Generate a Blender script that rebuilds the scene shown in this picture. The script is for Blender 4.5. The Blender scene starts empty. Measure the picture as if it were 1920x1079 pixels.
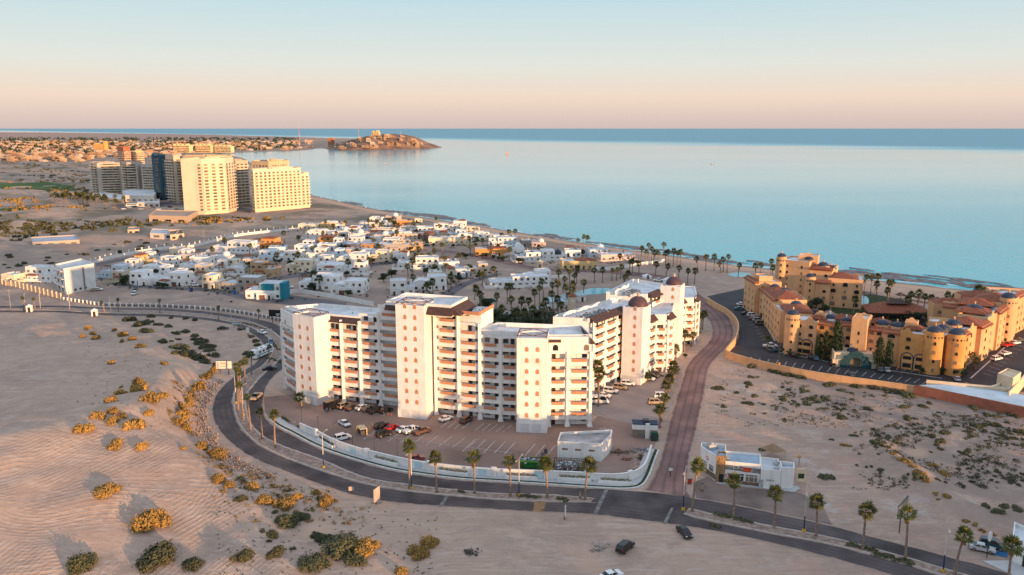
import bpy, bmesh, math, random
import numpy as np
from mathutils import Vector, Matrix
from mathutils.geometry import tessellate_polygon
R = math.radians
scene = bpy.context.scene
COL = scene.collection

# ------------------------------------------------------------------ camera
FPX, CAMH = 1500.0, 83.0
PITCH = math.atan((539.5 - 241.0) / FPX)
cam_d = bpy.data.cameras.new("camera"); cam = bpy.data.objects.new("camera", cam_d); COL.objects.link(cam)
cam_d.sensor_width = 36.0; cam_d.lens = 36.0 * FPX / 1920.0
cam_d.clip_start = 1.0; cam_d.clip_end = 400000.0
cam.location = (0, 0, CAMH); cam.rotation_euler = (math.pi / 2 - PITCH, 0, 0)
scene.camera = cam

# ------------------------------------------------------------------ sky, sun, exposure
SUN_AZ, SUN_EL = R(136.0), R(3.9)            # azimuth clockwise from +Y
world = bpy.data.worlds.new("World"); scene.world = world; world.use_nodes = True
nt = world.node_tree; nt.nodes.clear()
wo = nt.nodes.new("ShaderNodeOutputWorld"); bg = nt.nodes.new("ShaderNodeBackground")
sky = nt.nodes.new("ShaderNodeTexSky"); sky.sky_type = 'NISHITA'; sky.sun_disc = False
sky.sun_elevation = SUN_EL; sky.sun_rotation = SUN_AZ; sky.altitude = 80; sky.air_density = 1.0; sky.dust_density = 1.6; sky.ozone_density = 1.0
geo = nt.nodes.new("ShaderNodeTexCoord"); sep = nt.nodes.new("ShaderNodeSeparateXYZ")
ramp = nt.nodes.new("ShaderNodeValToRGB")    # clear dusk sky: peach band over the horizon, pale blue above
nt.links.new(geo.outputs["Generated"], sep.inputs[0]); nt.links.new(sep.outputs["Z"], ramp.inputs[0])
cr = ramp.color_ramp
SKY = [(0.0, (.49, .39, .375)), (0.0105, (.535, .425, .39)), (0.036, (.65, .52, .43)), (0.074, (.565, .575, .54)), (0.148, (.395, .53, .58)), (0.30, (.49, .585, .68)), (1.0, (.48, .56, .72))]
while len(cr.elements) < len(SKY): cr.elements.new(0.5)
for e, (p, c) in zip(cr.elements, SKY): e.position = p; e.color = (*c, 1)
sc_ = nt.nodes.new("ShaderNodeVectorMath"); sc_.operation = 'SCALE'; sc_.inputs['Scale'].default_value = 10.0
nt.links.new(ramp.outputs[0], sc_.inputs[0])
mx = nt.nodes.new("ShaderNodeMix"); mx.data_type = 'RGBA'; mx.inputs[0].default_value = 0.9
nt.links.new(sky.outputs[0], mx.inputs[6]); nt.links.new(sc_.outputs[0], mx.inputs[7])
nt.links.new(mx.outputs[2], bg.inputs[0]); bg.inputs[1].default_value = 0.1
nt.links.new(bg.outputs[0], wo.inputs[0])
sun_d = bpy.data.lights.new("sun", 'SUN'); sun_d.energy = 5.0; sun_d.angle = R(0.6); sun_d.color = (1.0, .57, .27)
sun = bpy.data.objects.new("sun", sun_d); COL.objects.link(sun)
SUN_V = Vector((math.sin(SUN_AZ) * math.cos(SUN_EL), math.cos(SUN_AZ) * math.cos(SUN_EL), math.sin(SUN_EL)))
sun.rotation_euler = SUN_V.to_track_quat('Z', 'Y').to_euler(); sun.location = (200, -200, 300)
vs = scene.view_settings; vs.view_transform = 'Standard'; vs.look = 'None'; vs.exposure = 0.55; vs.gamma = 1.0; vs.use_curve_mapping = False
scene.cycles.use_denoising = True
scene.cycles.max_bounces = 6; scene.cycles.diffuse_bounces = 3; scene.cycles.glossy_bounces = 3
scene.cycles.caustics_reflective = False; scene.cycles.caustics_refractive = False

# ------------------------------------------------------------------ helpers
CT, ST = math.cos(PITCH), math.sin(PITCH)
def G(u, v, z=0.0):
    "where a line of sight of the survey view meets the level z"
    x = (u - 960) / FPX; y = -(v - 539.5) / FPX
    dz = -ST + y * CT; t = (z - CAMH) / dz
    return (x * t, (CT + y * ST) * t)
def pxm(u, v):
    "pixels per metre at a ground point"
    X, Y = G(u, v); return FPX / (Y * CT + CAMH * ST)
def rng(s): return random.Random(s)

MATS = {}
def mat(name, col, rough=.85, var=.12, scale=.6, bump=0.0, bscale=8.0, metal=0.0, spec=.3, rnd=0.0, col2=None, detail=4, streak=0.0, dust=None, curtain=None):
    if name in MATS: return MATS[name]
    m = bpy.data.materials.new(name); m.use_nodes = True; n = m.node_tree; b = n.nodes["Principled BSDF"]
    b.inputs["Roughness"].default_value = rough; b.inputs["Metallic"].default_value = metal; b.inputs["Specular IOR Level"].default_value = spec
    g = n.nodes.new("ShaderNodeNewGeometry"); no = n.nodes.new("ShaderNodeTexNoise"); no.inputs["Scale"].default_value = scale; no.inputs["Detail"].default_value = detail
    n.links.new(g.outputs["Position"], no.inputs["Vector"])
    r = n.nodes.new("ShaderNodeValToRGB"); c2 = col2 or tuple(c * (1 - 2 * var) for c in col)
    r.color_ramp.elements[0].color = (*c2, 1); r.color_ramp.elements[1].color = (*(col if col2 else [min(1, c * (1 + .5 * var)) for c in col]), 1)
    r.color_ramp.elements[0].position = .32; r.color_ramp.elements[1].position = .68
    n.links.new(no.outputs[0], r.inputs[0]); out = r.outputs[0]
    if rnd:
        oi = n.nodes.new("ShaderNodeObjectInfo"); hs = n.nodes.new("ShaderNodeHueSaturation")
        mr = n.nodes.new("ShaderNodeMapRange"); mr.inputs[3].default_value = 1 - rnd; mr.inputs[4].default_value = 1 + rnd
        n.links.new(oi.outputs["Random"], mr.inputs[0]); n.links.new(mr.outputs[0], hs.inputs["Value"]); n.links.new(out, hs.inputs["Color"]); out = hs.outputs[0]
    def mixin(fac, colr, out):
        x = n.nodes.new("ShaderNodeMix"); x.data_type = 'RGBA'; n.links.new(fac, x.inputs[0]); n.links.new(out, x.inputs[6]); x.inputs[7].default_value = (*colr, 1); return x.outputs[2]
    def nfac(sx, sz, lo, hi, amt, det=5):
        mp = n.nodes.new("ShaderNodeMapping"); mp.inputs["Scale"].default_value = (sx, sx, sz); n.links.new(g.outputs["Position"], mp.inputs[0]); t = n.nodes.new("ShaderNodeTexNoise"); t.inputs["Scale"].default_value = 1; t.inputs["Detail"].default_value = det; n.links.new(mp.outputs[0], t.inputs["Vector"])
        r_ = n.nodes.new("ShaderNodeMapRange"); r_.inputs[1].default_value = lo; r_.inputs[2].default_value = hi; r_.inputs[4].default_value = amt; n.links.new(t.outputs[0], r_.inputs[0]); return r_.outputs[0]
    if streak: out = mixin(nfac(1.1, .07, .5, .72, streak), tuple(c * .55 for c in col), out); out = mixin(nfac(.12, .12, .52, .75, streak * .6), tuple(c * .7 for c in col), out)
    if dust: out = mixin(nfac(.045, .045, .46, .66, .6, 7), dust, out); out = mixin(nfac(.9, .9, .6, .75, .35, 4), tuple(c * .5 for c in col), out)
    if curtain:
        oi = n.nodes.new("ShaderNodeObjectInfo"); gt = n.nodes.new("ShaderNodeMath"); gt.operation = 'GREATER_THAN'; gt.inputs[1].default_value = .62; n.links.new(oi.outputs["Random"], gt.inputs[0]); out = mixin(gt.outputs[0], curtain, out)
    n.links.new(out, b.inputs["Base Color"])
    if bump:
        n2 = n.nodes.new("ShaderNodeTexNoise"); n2.inputs["Scale"].default_value = bscale; n2.inputs["Detail"].default_value = 3; n.links.new(g.outputs["Position"], n2.inputs["Vector"])
        bp = n.nodes.new("ShaderNodeBump"); bp.inputs["Strength"].default_value = 1.0; bp.inputs["Distance"].default_value = bump
        n.links.new(n2.outputs[0], bp.inputs["Height"]); n.links.new(bp.outputs[0], b.inputs["Normal"])
    MATS[name] = m; return m

class MB:
    "collects shapes, then links them as one mesh object"
    def __init__(s): s.v = []; s.f = []; s.m = []; s.sm = []
    def add(s, vs, fs, m=0, smooth=False):
        o = len(s.v); s.v += [tuple(p) for p in vs]; s.f += [tuple(i + o for i in f) for f in fs]; s.m += [m] * len(fs); s.sm += [smooth] * len(fs); return s
    def box(s, x0, x1, y0, y1, z0, z1, m=0):
        return s.add([(x0, y0, z0), (x1, y0, z0), (x1, y1, z0), (x0, y1, z0), (x0, y0, z1), (x1, y0, z1), (x1, y1, z1), (x0, y1, z1)],
                     [(3, 2, 1, 0), (4, 5, 6, 7), (0, 1, 5, 4), (1, 2, 6, 5), (2, 3, 7, 6), (3, 0, 4, 7)], m)
    def prism(s, poly, z0, z1, m=0, top=True, mt=None):
        a = sum(poly[i - 1][0] * poly[i][1] - poly[i][0] * poly[i - 1][1] for i in range(len(poly)))
        if a < 0: poly = poly[::-1]
        n = len(poly); s.add([(x, y, z0) for x, y in poly] + [(x, y, z1) for x, y in poly], [(i, (i + 1) % n, n + (i + 1) % n, n + i) for i in range(n)], m)
        if top: s.sheet(poly, z1, m if mt is None else mt)
        return s
    def sheet(s, poly, z, m=0):
        a = sum(poly[i - 1][0] * poly[i][1] - poly[i][0] * poly[i - 1][1] for i in range(len(poly)))
        if a < 0: poly = poly[::-1]
        tr = tessellate_polygon([[Vector((x, y, 0)) for x, y in poly]])
        fs = []
        for t in tr:
            p, q, r = [poly[i] for i in t]
            fs.append(t if (q[0] - p[0]) * (r[1] - p[1]) - (q[1] - p[1]) * (r[0] - p[0]) > 0 else t[::-1])
        return s.add([(x, y, z) for x, y in poly], fs, m)
    def wallring(s, poly, z0, z1, t, m=0, closed=True):
        "a parapet of thickness t just inside the polygon"
        a = sum(poly[i - 1][0] * poly[i][1] - poly[i][0] * poly[i - 1][1] for i in range(len(poly)))
        if closed and a < 0: poly = poly[::-1]
        inn = offset(poly, t, closed); n = len(poly); k = n if closed else n - 1
        vs = [(x, y, z0) for x, y in poly] + [(x, y, z1) for x, y in poly] + [(x, y, z0) for x, y in inn] + [(x, y, z1) for x, y in inn]
        fs = []
        for i in range(k):
            j = (i + 1) % n
            fs += [(i, j, n + j, n + i), (n + i, n + j, 3 * n + j, 3 * n + i), (2 * n + j, 2 * n + i, 3 * n + i, 3 * n + j)]
        if not closed: fs += [(0, n, 3 * n, 2 * n), (n - 1, 3 * n - 1, 4 * n - 1, 2 * n - 1)]
        return s.add(vs, fs, m)
    def cyl(s, x, y, z0, z1, r0, r1=None, n=10, m=0, cap=True, smooth=True):
        r1 = r0 if r1 is None else r1
        c = [(math.cos(2 * math.pi * i / n), math.sin(2 * math.pi * i / n)) for i in range(n)]
        s.add([(x + r0 * a, y + r0 * b, z0) for a, b in c] + [(x + r1 * a, y + r1 * b, z1) for a, b in c], [(i, (i + 1) % n, n + (i + 1) % n, n + i) for i in range(n)], m, smooth)
        if cap: s.add([(x + r1 * a, y + r1 * b, z1) for a, b in c], [tuple(range(n))], m)
        return s
    def dome(s, x, y, z, r, h, n=14, k=5, m=0):
        vs = []; fs = []
        for j in range(k):
            a = math.pi / 2 * j / k
            vs += [(x + r * math.cos(a) * math.cos(2 * math.pi * i / n), y + r * math.cos(a) * math.sin(2 * math.pi * i / n), z + h * math.sin(a)) for i in range(n)]
        vs.append((x, y, z + h))
        for j in range(k - 1): fs += [(j * n + i, j * n + (i + 1) % n, (j + 1) * n + (i + 1) % n, (j + 1) * n + i) for i in range(n)]
        fs += [((k - 1) * n + i, (k - 1) * n + (i + 1) % n, k * n) for i in range(n)]
        return s.add(vs, fs, m, True)
    def tube(s, pts, r, n=6, m=0):
        rings = []
        for i, p in enumerate(pts):
            p = Vector(p); d = (Vector(pts[min(i + 1, len(pts) - 1)]) - Vector(pts[max(i - 1, 0)])).normalized()
            a = d.orthogonal().normalized(); b = d.cross(a); rr = r[i] if isinstance(r, (list, tuple)) else r
            rings.append([p + rr * (math.cos(2 * math.pi * k / n) * a + math.sin(2 * math.pi * k / n) * b) for k in range(n)])
        vs = [v for q in rings for v in q]; fs = []
        for i in range(len(pts) - 1):
            a0 = rings[i][0] - Vector(pts[i])
            best = min(range(n), key=lambda k: (rings[i + 1][k] - Vector(pts[i + 1]) - a0).length)
            for k in range(n): fs.append((i * n + k, i * n + (k + 1) % n, (i + 1) * n + (k + 1 + best) % n, (i + 1) * n + (k + best) % n))
        fs += [tuple(range(n))[::-1], tuple((len(pts) - 1) * n + k for k in range(n))]
        return s.add(vs, fs, m, True)
    def poly_xz(s, pts, y0, y1, m=0):
        "an outline in the x-z plane given depth from y0 to y1 (y0 in front)"
        n = len(pts)
        return s.add([(x, y0, z) for x, z in pts] + [(x, y1, z) for x, z in pts], [tuple(range(n)), tuple(range(2 * n - 1, n - 1, -1))] + [((i + 1) % n, i, n + i, n + (i + 1) % n) for i in range(n)], m)
    def mesh(s, name, mats):
        me = bpy.data.meshes.new(name); me.from_pydata(s.v, [], s.f)
        for m in (mats if isinstance(mats, (list, tuple)) else [mats]): me.materials.append(m)
        me.polygons.foreach_set("material_index", s.m); me.polygons.foreach_set("use_smooth", s.sm); me.update(); return me
    def build(s, name, mats, parent=None, loc=(0, 0, 0), rz=0.0, kind=None):
        return put(name, s.mesh(name, mats), parent, loc, rz, kind=kind)
def put(name, me, parent=None, loc=(0, 0, 0), rz=0.0, sc=None, kind=None):
    o = bpy.data.objects.new(name, me); COL.objects.link(o)
    o.parent = parent; o.location = loc; o.rotation_euler = (0, 0, rz)
    if sc: o.scale = sc if isinstance(sc, tuple) else (sc, sc, sc)
    if kind: o["kind"] = kind
    return o
def tag(o, label, cat, group=None, kind=None):
    o["label"] = label; o["category"] = cat
    if group: o["group"] = group
    if kind: o["kind"] = kind
    return o
def thing(name, label, cat, loc=(0, 0, 0), rz=0.0, group=None):
    o = bpy.data.objects.new(name, None); COL.objects.link(o); o.location = loc; o.rotation_euler = (0, 0, rz); o.empty_display_size = .5
    return tag(o, label, cat, group)
def struct(name, mb, m): return mb.build(name, m, kind="structure")
def offset(poly, t, closed=True):
    n = len(poly); out = []
    for i in range(n):
        p = Vector(poly[i]); a = Vector(poly[i - 1]) if (closed or i > 0) else None; b = Vector(poly[(i + 1) % n]) if (closed or i < n - 1) else None
        d1 = (p - a).normalized() if a is not None else (b - p).normalized(); d2 = (b - p).normalized() if b is not None else d1
        n1 = Vector((-d1.y, d1.x)); n2 = Vector((-d2.y, d2.x)); bis = (n1 + n2)
        if bis.length < 1e-4: bis = n1
        bis.normalize(); k = t / max(.35, bis.dot(n1)); out.append((p.x + bis.x * k, p.y + bis.y * k))
    return out
def smooth(pts, k=6):
    "Catmull-Rom through the points"
    P = [Vector(p) for p in pts]; out = []
    for i in range(len(P) - 1):
        a, b, c, d = P[max(i - 1, 0)], P[i], P[i + 1], P[min(i + 2, len(P) - 1)]
        for j in range(k):
            t = j / k; out.append(.5 * ((2 * b) + (c - a) * t + (2 * a - 5 * b + 4 * c - d) * t * t + (3 * b - a - 3 * c + d) * t ** 3))
    out.append(P[-1]); return [tuple(p) for p in out]
def resample(pts, n):
    P = [Vector(p) for p in pts]; L = [0]
    for i in range(1, len(P)): L.append(L[-1] + (P[i] - P[i - 1]).length)
    out = []; j = 0
    for k in range(n):
        s = L[-1] * k / (n - 1)
        while j < len(P) - 2 and L[j + 1] < s: j += 1
        t = (s - L[j]) / max(1e-6, L[j + 1] - L[j]); out.append(tuple(P[j].lerp(P[j + 1], min(1, t))))
    return out
def GP(px, z=0): return [G(u, v, z) for u, v in px]
def strip(mb, pl, pr, z, n=80, m=0):
    "a paved band between two edges"
    a = resample(smooth(pl), n); b = resample(smooth(pr), n)
    vs = [(x, y, z) for x, y in a] + [(x, y, z) for x, y in b]
    fs = []
    for i in range(n - 1):
        f = (i, i + 1, n + i + 1, n + i)
        p, q, r = vs[f[0]], vs[f[1]], vs[f[2]]
        fs.append(f if (q[0] - p[0]) * (r[1] - p[1]) - (q[1] - p[1]) * (r[0] - p[0]) > 0 else f[::-1])
    return mb.add(vs, fs, m)
def band(mb, line, w0, w1, z, n=60, m=0):
    "a band following a centre line, offsets w0..w1 to its left"
    L = resample(smooth(line), n); return strip_raw(mb, offset(L, w0, False), offset(L, w1, False), z, m)
def strip_raw(mb, a, b, z, m=0):
    n = len(a); vs = [(x, y, z) for x, y in a] + [(x, y, z) for x, y in b]; fs = []
    for i in range(n - 1):
        f = (i, i + 1, n + i + 1, n + i); p, q, r = vs[f[0]], vs[f[1]], vs[f[2]]
        fs.append(f if (q[0] - p[0]) * (r[1] - p[1]) - (q[1] - p[1]) * (r[0] - p[0]) > 0 else f[::-1])
    return mb.add(vs, fs, m)
# ------------------------------------------------------------------ terrain
SEA_Z = -3.0
COAST_PX = [(2300, 600), (1920, 556), (1800, 543), (1700, 532), (1600, 522), (1500, 511), (1400, 500), (1300, 486), (1200, 471), (1100, 457), (1000, 441), (900, 424), (820, 412), (760, 403), (700, 392), (640, 379), (590, 368), (560, 355), (520, 335), (490, 318), (455, 297), (420, 290), (400, 288.5), (460, 286), (540, 283.5), (578, 281.5), (590, 278.5), (600, 278), (640, 283), (700, 282.5), (760, 280.5), (800, 279.5), (829, 277), (815, 272), (780, 266), (700, 261), (620, 259.5), (560, 257.5), (470, 255.5), (400, 253), (250, 250.8), (100, 249), (-200, 247.5), (-900, 246.5)]
COAST = GP(COAST_PX, SEA_Z)
LAND = np.array(COAST + [(-90000, 30000), (-90000, -6000), (4000, -6000), (4000, 300)])
def sdist(x, y, poly):
    "signed distance to a polygon, positive inside"
    x = np.asarray(x, float); y = np.asarray(y, float); d = np.full(x.shape, 1e18); ins = np.zeros(x.shape, bool)
    P = np.asarray(poly, float)
    for i in range(len(P)):
        ax, ay = P[i - 1]; bx, by = P[i]; dx, dy = bx - ax, by - ay; L = dx * dx + dy * dy + 1e-12
        t = np.clip(((x - ax) * dx + (y - ay) * dy) / L, 0, 1)
        d = np.minimum(d, (x - ax - t * dx) ** 2 + (y - ay - t * dy) ** 2)
        if ay != by: ins ^= ((ay > y) != (by > y)) & (x < (bx - ax) * (y - ay) / (by - ay) + ax)
    d = np.sqrt(d); return np.where(ins, d, -d)
def ss(a, b, x): t = np.clip((x - a) / (b - a), 0, 1); return t * t * (3 - 2 * t)
_rw = np.random.RandomState(7)
def waves(x, y, lo, hi, n=18, seed=1):
    r = np.random.RandomState(seed); z = 0 * x
    for _ in range(n):
        L = lo * (hi / lo) ** r.rand(); a = r.rand() * 6.283; p = r.rand() * 6.283
        z = z + (L / hi) ** .8 * np.sin((x * np.cos(a) + y * np.sin(a)) * 6.283 / L + p + .8 * np.sin((x * np.sin(a) - y * np.cos(a)) * 4.1 / L))
    return z / math.sqrt(n)
Z_LEFT = GP([(-500, 600), (0, 596), (240, 599), (400, 608), (468, 632), (486, 655), (468, 690), (425, 712), (398, 735), (385, 775), (392, 815), (432, 855), (520, 893), (640, 934), (720, 950), (860, 962), (1000, 970), (1110, 976), (1235, 992), (1350, 1008), (1560, 1062), (1640, 1088), (1750, 1250), (-500, 1250)])
Z_RIGHT = GP([(1334, 690), (1365, 690), (1480, 712), (1640, 738), (1720, 752), (1920, 795), (2300, 840), (2300, 1060), (1900, 1035), (1700, 985), (1560, 940), (1510, 840), (1320, 815)])
Z_MID = GP([(-900, 440), (-900, 300), (170, 300), (175, 372), (330, 420), (560, 412), (470, 438), (330, 462), (190, 488), (60, 492), (-200, 520)])
RIDGE = GP([(1640, 848), (1690, 880), (1740, 915), (1790, 950), (1840, 985), (1890, 1012), (1960, 1040)])
DUNE0 = G(390, 1010)
def ridge_d(x, y, line):
    d = np.full(np.shape(x), 1e9)
    for (ax, ay), (bx, by) in zip(line, line[1:]):
        dx, dy = bx - ax, by - ay; t = np.clip(((x - ax) * dx + (y - ay) * dy) / (dx * dx + dy * dy), 0, 1)
        d = np.minimum(d, np.hypot(x - ax - t * dx, y - ay - t * dy))
    return d
def terrain(x, y):
    x = np.asarray(x, float); y = np.asarray(y, float)
    sd = sdist(x, y, LAND)
    z = np.where(sd > 34, 0, np.where(sd > 0, -3 + 3 * ss(-6, 34, sd) ** 1.0, -3 - 5 * ss(0, 120, -sd)))
    z = np.where((sd > 0) & (sd < 34), -3.0 + 3.0 * ss(0, 34, sd), z)
    near = np.hypot(x, y) < 1200
    wl = np.where(near, ss(1, 16, sdist(x, y, Z_LEFT)), 0); wr = np.where(near, ss(1, 14, sdist(x, y, Z_RIGHT)), 0)
    # the broad dune at lower left rises towards the upper left, facing the low sun
    px, py = x - DUNE0[0], y - DUNE0[1]; s = -.69 * px + .72 * py; q = .72 * px + .69 * py
    dune = 10.5 * (np.clip(s, 0, 62) / 62 - .55 * ss(62, 120, s) * (1)) * ss(-95, -20, q + 15) * (1 - ss(14, 40, q - .15 * s)) * (1 - ss(120, 190, s) * .9)
    z = z + wl * (dune + .75 * waves(x, y, 9, 46, 16, 3) * (1 - .75 * ss(5, 40, x)) + .035 * waves(x, y, 3.5, 9, 12, 5))
    z = z + wr * (.45 * waves(x, y, 7, 30, 16, 8) + .05 * waves(x, y, 3.5, 9, 12, 9))
    rd = ridge_d(x, y, RIDGE); z = z + wr * 2.1 * np.exp(-(rd / 4.2) ** 2) * (1 + .3 * np.sin(x * .35) * np.sin(y * .4))
    # an unseen dune added behind the viewpoint to shade ground and wall feet
    sp = .69 * x - .72 * y; sq = .72 * x + .69 * y
    z = z + np.where(y < 130, 1, 0) * np.exp(-((sp - 34) / 17) ** 2) * (14.5 * ss(66, 92, sq) * (1 - ss(172, 200, sq)) + 7.5 * ss(172, 200, sq) * (1 - ss(285, 330, sq))) * (1 + .10 * np.sin(sq * .19) + .06 * np.sin(sq * .53))
    wm = ss(0, 60, sdist(x, y, Z_MID))
    z = z + wm * (2.6 * waves(x, y, 30, 160, 16, 11) + 1.6)
    return z
def TZ(x, y): return float(terrain(np.array([x]), np.array([y]))[0])

def ground_mesh():
    th = np.concatenate([np.linspace(-70, -40, 16)[:-1], np.linspace(-40, 40, 430), np.linspace(40, 70, 16)[1:]])
    th = np.radians(th)
    r = [70.0]
    while r[-1] < 900: r.append(r[-1] * 1.0072)
    while r[-1] < 120000: r.append(r[-1] * 1.03)
    r = np.array(r); Rr, T = np.meshgrid(r, th, indexing='ij')
    X = Rr * np.sin(T); Y = Rr * np.cos(T); Z = terrain(X.ravel(), Y.ravel()).reshape(X.shape)
    n, k = X.shape; V = np.stack([X, Y, Z], -1).reshape(-1, 3)
    i = np.arange(n - 1)[:, None] * k + np.arange(k - 1)[None, :]
    F = np.stack([i, i + k, i + k + 1, i + 1], -1).reshape(-1, 4)[:, ::-1]
    # the land behind and below the viewpoint: a coarse apron that joins the first row
    ap = []; base = len(V); ring = list(range(k))
    back = np.array([[x * 60, y * 60 - 9000, 0.0] for x, y in [(-90, 90), (90, 90)]])
    V2 = [V, np.array([[0, 0, 0.0], [-3000, 1090, 0.], [-3000, -3000, 0.], [3000, -3000, 0.], [3000, 1090, 0.]])]
    V = np.concatenate(V2); F = [tuple(f) for f in F]
    for j in range(k - 1): F.append((base, ring[j + 1], ring[j]))
    F += [(base, base + 1, base + 2), (base, base + 2, base + 3), (base, base + 3, base + 4), (base, ring[0], base + 1), (base, base + 4, ring[-1])]
    me = bpy.data.meshes.new("ground"); me.from_pydata(V.tolist(), [], F); me.polygons.foreach_set("use_smooth", [True] * len(F)); me.update(); return me

def node(n, t, **kw):
    x = n.nodes.new(t)
    for k, v in kw.items(): setattr(x, k, v)
    return x
def ground_material():
    m = bpy.data.materials.new("desert sand"); m.use_nodes = True; n = m.node_tree; L = n.links.new; b = n.nodes["Principled BSDF"]
    b.inputs["Roughness"].default_value = .95; b.inputs["Specular IOR Level"].default_value = .1
    g = node(n, "ShaderNodeNewGeometry")
    def noise(s, d=4, rough=.5):
        x = node(n, "ShaderNodeTexNoise"); x.inputs["Scale"].default_value = s; x.inputs["Detail"].default_value = d; x.inputs["Roughness"].default_value = rough; L(g.outputs["Position"], x.inputs["Vector"]); return x.outputs[0]
    def mixc(f, a, c):
        x = node(n, "ShaderNodeMix", data_type='RGBA'); 
        if hasattr(f, 'links'): L(f, x.inputs[0])
        else: x.inputs[0].default_value = f
        for i, s in ((6, a), (7, c)):
            if hasattr(s, 'links'): L(s, x.inputs[i])
            else: x.inputs[i].default_value = (*s, 1)
        return x.outputs[2]
    def rampf(s, a, c):
        x = node(n, "ShaderNodeMapRange", interpolation_type='SMOOTHSTEP'); x.inputs[1].default_value = a; x.inputs[2].default_value = c; L(s, x.inputs[0]); return x.outputs[0]
    def math_(op, a, c):
        x = node(n, "ShaderNodeMath", operation=op)
        for i, s in ((0, a), (1, c)):
            if hasattr(s, 'links'): L(s, x.inputs[i])
            else: x.inputs[i].default_value = s
        return x.outputs[0]
    sepp = node(n, "ShaderNodeSeparateXYZ"); L(g.outputs["Position"], sepp.inputs[0]); px, py, pz = sepp.outputs
    c = mixc(rampf(noise(.02, 5), .35, .65), (.45, .32, .243), (.365, .262, .208))
    c = mixc(rampf(noise(.16, 6, .62), .42, .72), c, (.50, .36, .275))
    c = mixc(math_('MULTIPLY', rampf(noise(1.1, 5, .7), .5, .8), .45), c, (.25, .19, .165))
    c = mixc(math_('MULTIPLY', rampf(noise(.33, 8, .72), .52, .66), .45), c, (.29, .215, .185))
    # trampled reddish earth on the open lots to the right of the boulevard
    rt = math_('MULTIPLY', rampf(px, 20, 70), rampf(noise(.09, 6, .65), .50, .62)); rt = math_('MULTIPLY', rt, math_('SUBTRACT', 1, rampf(py, 240, 290)))
    c = mixc(math_('MULTIPLY', rt, .7), c, (.46, .29, .225))
    pale = math_('MULTIPLY', rampf(px, 30, 70), rampf(noise(.075, 7, .7), .56, .64)); c = mixc(math_('MULTIPLY', pale, .6), c, (.50, .43, .39))
    stn = node(n, 'ShaderNodeMapping'); L(g.outputs['Position'], stn.inputs[0]); stn.inputs['Scale'].default_value = (.05, .4, 1); stn.inputs['Rotation'].default_value = (0, 0, .25)
    sn = node(n, 'ShaderNodeTexNoise'); sn.inputs['Scale'].default_value = 1.6; sn.inputs['Detail'].default_value = 6; sn.inputs['Distortion'].default_value = 1.5; L(stn.outputs[0], sn.inputs['Vector']); c = mixc(math_('MULTIPLY', rampf(sn.outputs[0], .54, .66), .5), c, (.52, .415, .355)); c = mixc(math_('MULTIPLY', rampf(sn.outputs[0], .45, .36), .35), c, (.31, .222, .188))
    # scrubby, darker earth beyond the suburb
    far = rampf(py, 420, 700); sc = math_('MULTIPLY', far, rampf(noise(.013, 8, .68), .44, .60)); c = mixc(math_('MULTIPLY', sc, .75), c, (.135, .125, .085))
    sb = math_('MULTIPLY', rampf(py, 325, 370), math_('SUBTRACT', 1, rampf(py, 560, 680))); sb = math_('MULTIPLY', sb, math_('SUBTRACT', 1, rampf(px, 60, 130))); c = mixc(math_('MULTIPLY', sb, math_('MULTIPLY', rampf(noise(.05, 6, .6), .35, .6), .75)), c, (.27, .205, .175))
    vfar = rampf(py, 3000, 6000); c = mixc(vfar, c, (.43, .28, .215))
    rs = math_('MULTIPLY', rampf(px, 75, 110), rampf(noise(.07, 7, .7), .34, .54)); rs = math_('MULTIPLY', rs, math_('SUBTRACT', 1, rampf(py, 300, 340))); c = mixc(math_('MULTIPLY', rs, .8), c, (.27, .205, .175))
    # damp sand by the water; sunlit peach put into the dry beach colour
    wet = math_('SUBTRACT', 1, rampf(pz, -3.1, -2.65)); bch = math_('MULTIPLY', math_('SUBTRACT', 1, rampf(pz, -.6, -.15)), math_('SUBTRACT', 1, rampf(py, 1500, 2500))); c = mixc(math_('MULTIPLY', bch, .8), c, (.54, .36, .255)); c = mixc(wet, c, (.22, .18, .16))
    L(c, b.inputs["Base Color"])
    # wheel tracks curving over the open sand, footprints and ripples
    mp = node(n, "ShaderNodeMapping"); L(g.outputs["Position"], mp.inputs[0]); mp.inputs["Rotation"].default_value = (0, 0, .5)
    def tracks(scale, dist, ds, rot, ph):
        mp = node(n, "ShaderNodeMapping"); L(g.outputs["Position"], mp.inputs[0]); mp.inputs["Rotation"].default_value = (0, 0, rot); mp.inputs["Location"].default_value = (ph, ph * .7, 0)
        w = node(n, "ShaderNodeTexWave", wave_type='BANDS', wave_profile='SIN'); w.inputs["Scale"].default_value = scale; w.inputs["Distortion"].default_value = dist; w.inputs["Detail"].default_value = 1.6; w.inputs["Detail Scale"].default_value = ds
        L(mp.outputs[0], w.inputs["Vector"]); return rampf(w.outputs["Fac"], .55, .95)
    def blot(sc, a_, c_, ph):
        mp = node(n, "ShaderNodeMapping"); L(g.outputs["Position"], mp.inputs[0]); mp.inputs["Location"].default_value = (ph, -ph, 0)
        x = node(n, "ShaderNodeTexNoise"); x.inputs["Scale"].default_value = sc; x.inputs["Detail"].default_value = 2; L(mp.outputs[0], x.inputs["Vector"]); return rampf(x.outputs[0], a_, c_)
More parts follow.
